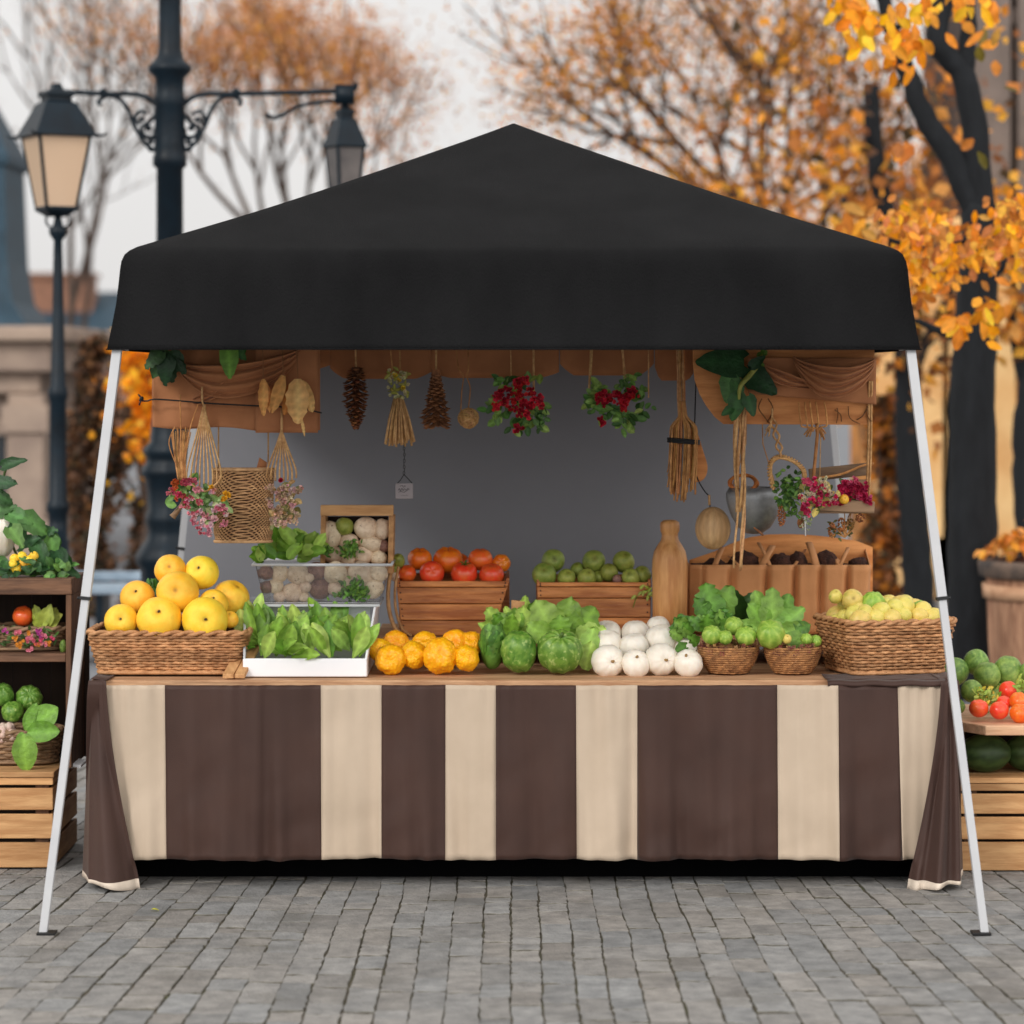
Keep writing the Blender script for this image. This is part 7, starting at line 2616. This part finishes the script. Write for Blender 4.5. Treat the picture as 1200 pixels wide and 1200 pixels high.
b.tube([P(905, 492, Y), V((X_(905, Y), 10.6, 1.7))], .004, 5)
for k in range(8):
    b.tube([P(904, 495, Y), P(899 + U(-3, 3), 508 + U(-4, 4), Y + U(-.01, .01))], .002, 4)
b.build('hanging_rope', M['rope'], t)
b = MB()
b.tube([P(943, 555, Y), P(943, 600, Y), P(944, 628, Y)], .0022, 5)
for k in range(24):
    b.petals(P(943 + U(-6, 8), U(606, 622), Y + U(-.01, .01)), .009, rnd_dir(), 4, jit(rng.choice([C(170, 190, 130), C(220, 220, 190)]), .1))
tag(b.build('flower_trail', M['petal'], org=P(943, 600, Y)), 'thin trailing string of tiny pale green buds below the braided ring', 'trail')
pc = [(1.0, .8, .6), (1.15, .9, .7)]


def small_cone(px, py, w_, h_, Y, label, cp=None):
    b = MB()
    for k in range(34):
        f = (k + .5) / 34
        a = k * 2.4
        r_ = S(w_, Y) / 2 * math.sin(math.pi * (.12 + .8 * f)) ** .7
        b.blob(P(px, py, Y) + V((math.cos(a) * r_ * .7, math.sin(a) * r_ * .7, S(h_, Y) * (.5 - f))), (.0055, .0055, .004), nu=7, nv=5, col=jit(rng.choice(pc), .2))
    b.tube([P(px, py, Y), P(px, py - h_ * .5, Y), P(px + 3, py - h_ * .5 - 10, Y)], .002, 5)
    if cp:
        b.tube([P(px + 3, py - h_ * .5 - 10, Y), cp], .002, 5)
    tag(b.build('small_cone', M['cone'], org=P(px, py, Y)), label, 'pine cone', 'small cones hanging at the right')


small_cone(916, 604, 11, 24, 10.6, 'small tan cone dangling below the braided herb ring')
small_cone(939, 613, 10, 10, 10.62, 'small round brown cone behind the bud string')

# dried claw of roots on a stick
Y = 10.58
b = MB()
b.tube(smoothline([P(953, 562, Y), P(956, 530, Y), P(958, 505, Y), P(957, 496, Y)], 4), .0062, 6, 0, (.75, .65, .6))
for k, x in enumerate((938, 945, 951, 958, 968)):
    b.tube(smoothline([P(957 + (x - 953) * .2, 502, Y), P(953 + (x - 953) * .8, 500, Y - .01), P(x + 1, 496 + abs(k - 2), Y - .02), P(x - 1 + k * .3, 484, Y - .01), P(x - 2, 471, Y + .01)], 4), .0034, 5, 0, (1.25, 1.2, 1.1))
for k in range(20):
    x = U(942, 970)
    b.tube([P(956 + (x - 956) * .5, 502 + U(-2, 2), Y), P(x, 506 + U(-5, 14) * abs(x - 956) / 14, Y + U(-.01, .01))], .0028, 4, 0, jit((1.1, 1, .9), .15))
tag(b.build('root_rake', M['twig'], org=P(955, 520, Y)), 'small claw shaped rake of dried roots on a stick under the board', 'rake')

# hanging tray of crimson flowers
Y = 10.62
t = thing('hanging_tray', 'weathered wooden tray of crimson flowers hanging at the right', 'tray', P(985, 604, Y))
b = MB()
b.box((X_(956, Y), Y, Z_(600, Y)), (X_(1025, Y), Y + .012, Z_(586, Y)), rot=Matrix.Rotation(R(3), 3, 'Y'))
b.build('front_board', M['grey_wood'], t, smooth=False, bevel=.003)
b = MB()
b.box((X_(952, Y), Y + .12, Z_(562, Y)), (X_(1023, Y), Y + .132, Z_(547, Y)), rot=Matrix.Rotation(R(-6), 3, 'Y'))
b.build('back_board', M['grey_wood'], t, smooth=False, bevel=.003)
b = MB()
b.box((X_(1000, Y), Y + .1, Z_(574, Y)), (X_(1024, Y), Y + .112, Z_(563, Y)))
b.box((X_(957, Y), Y + .013, Z_(602, Y)), (X_(1022, Y), Y + .119, Z_(597, Y)))
b.build('base_board', M['grey_wood'], t, smooth=False, bevel=.002)
b = MB()
b.tube(smoothline([P(958, 560, Y + .1), P(985, 556, Y + .09), P(1010, 546, Y + .1), P(1024, 543, Y + .1)], 5), .005, 6, 0, (1.1, 1, .9))
b.build('stick_rail', M['twig'], t)
b = MB()
for x, xx in ((1018, 1021), (1015, 1018)):
    b.tube(smoothline([P(x, 590, Y + .03), P(x + 2, 545, Y + .03), P(xx, 510, Y + .01), P(xx, 480, Y - .01), V((X_(xx, Y), 10.6, 1.8))], 4), .005, 5, 0, (.95, .9, .85))
b.tube([P(960, 590, Y + .03), P(962, 500, Y + .03), V((X_(962, Y), 10.64, ZB))], .002, 5)
b.build('hanging_rope', M['rope'], t)
CR = [C(226, 50, 104), C(200, 32, 82), C(236, 100, 140), C(180, 26, 66)]
t2 = bouquet('spray of crimson and cream flowers trailing out of the left of the hanging tray',
             [(948, 566), (956, 570), (964, 576), (972, 582), (950, 582), (958, 590), (944, 594), (966, 566), (940, 586), (976, 590), (968, 588), (954, 562), (946, 600), (982, 584)], [(955, 580, 10, 10), (966, 578, 8, 8), (948, 596, 6, 8)], Y - .02, 38, 60, [],
             pal_l=[C(110, 130, 76), C(90, 110, 64), C(200, 190, 130)], red=CR + [C(232, 214, 180)], rf=5.6, name='crimson_flowers')
t2 = bouquet('bushy crimson flowers standing in the right of the hanging tray',
             [(986, 574), (992, 566), (998, 564), (1004, 568), (1010, 574), (996, 576), (1012, 582), (1004, 580), (990, 582), (1016, 586), (984, 584), (1000, 572)], [(998, 580, 9, 6), (1006, 584, 6, 5)], Y + .06, 34, 50, [], pal_l=[C(90, 110, 64), C(70, 90, 54)],
             red=CR, rf=6.5, name='crimson_flowers')
fruit('orange', 'dried_orange', 989, 585, 6, Y - .005, 'small dried orange on the edge of the hanging tray', 'dried fruit', 70, None, (1, 1, .9))
# bunch of dried cones and seed heads below the tray
Y = 10.66
t = thing('seed_head_bunch', 'bunch of dried cones and seed heads hanging below the crimson flower tray', 'bunch', P(990, 632, Y))
b = MB()
for x, y in ((974, 612), (986, 608), (994, 606), (1008, 602), (982, 626), (1000, 620), (990, 598), (998, 598)):
    b.tube(smoothline([P(990, 630, Y), P((x + 990) / 2, (y + 630) / 2, Y - .01), P(x, y, Y)], 3), .0022, 5)
b.tube([P(994, 606, Y), P(998, 598, Y)], .002, 4)
b.build('stalks', M['twig'], t)
for x, y, rx, rz, cc in ((975, 621, 5, 10, (1, .8, .55)), (986, 615, 5, 9, (1, .75, .5)), (1008, 607, 6, 5, (.9, .72, .62)), (996, 614, 6, 7, (.55, .6, .3))):
    b = MB()
    for k in range(40):
        d = rnd_dir()
        b.blob(P(x, y, Y - .01) + V((d.x * S(rx, Y) * .8, d.y * S(rx, Y) * .8, d.z * S(rz, Y) * .85)), .0042, nu=6, nv=4, col=jit(cc, .2))
    b.build('seed_head', M['cone'], t)
b = MB()
for k in range(30):
    b.leaf(P(988 + U(-12, 12), 622 + U(-10, 9), Y), rnd_dir(), (0, -1, .3), U(.02, .035), .009, .3, .2, 4, jit(C(84, 90, 56), .25))
b.build('leaves', M['leaf'], t)
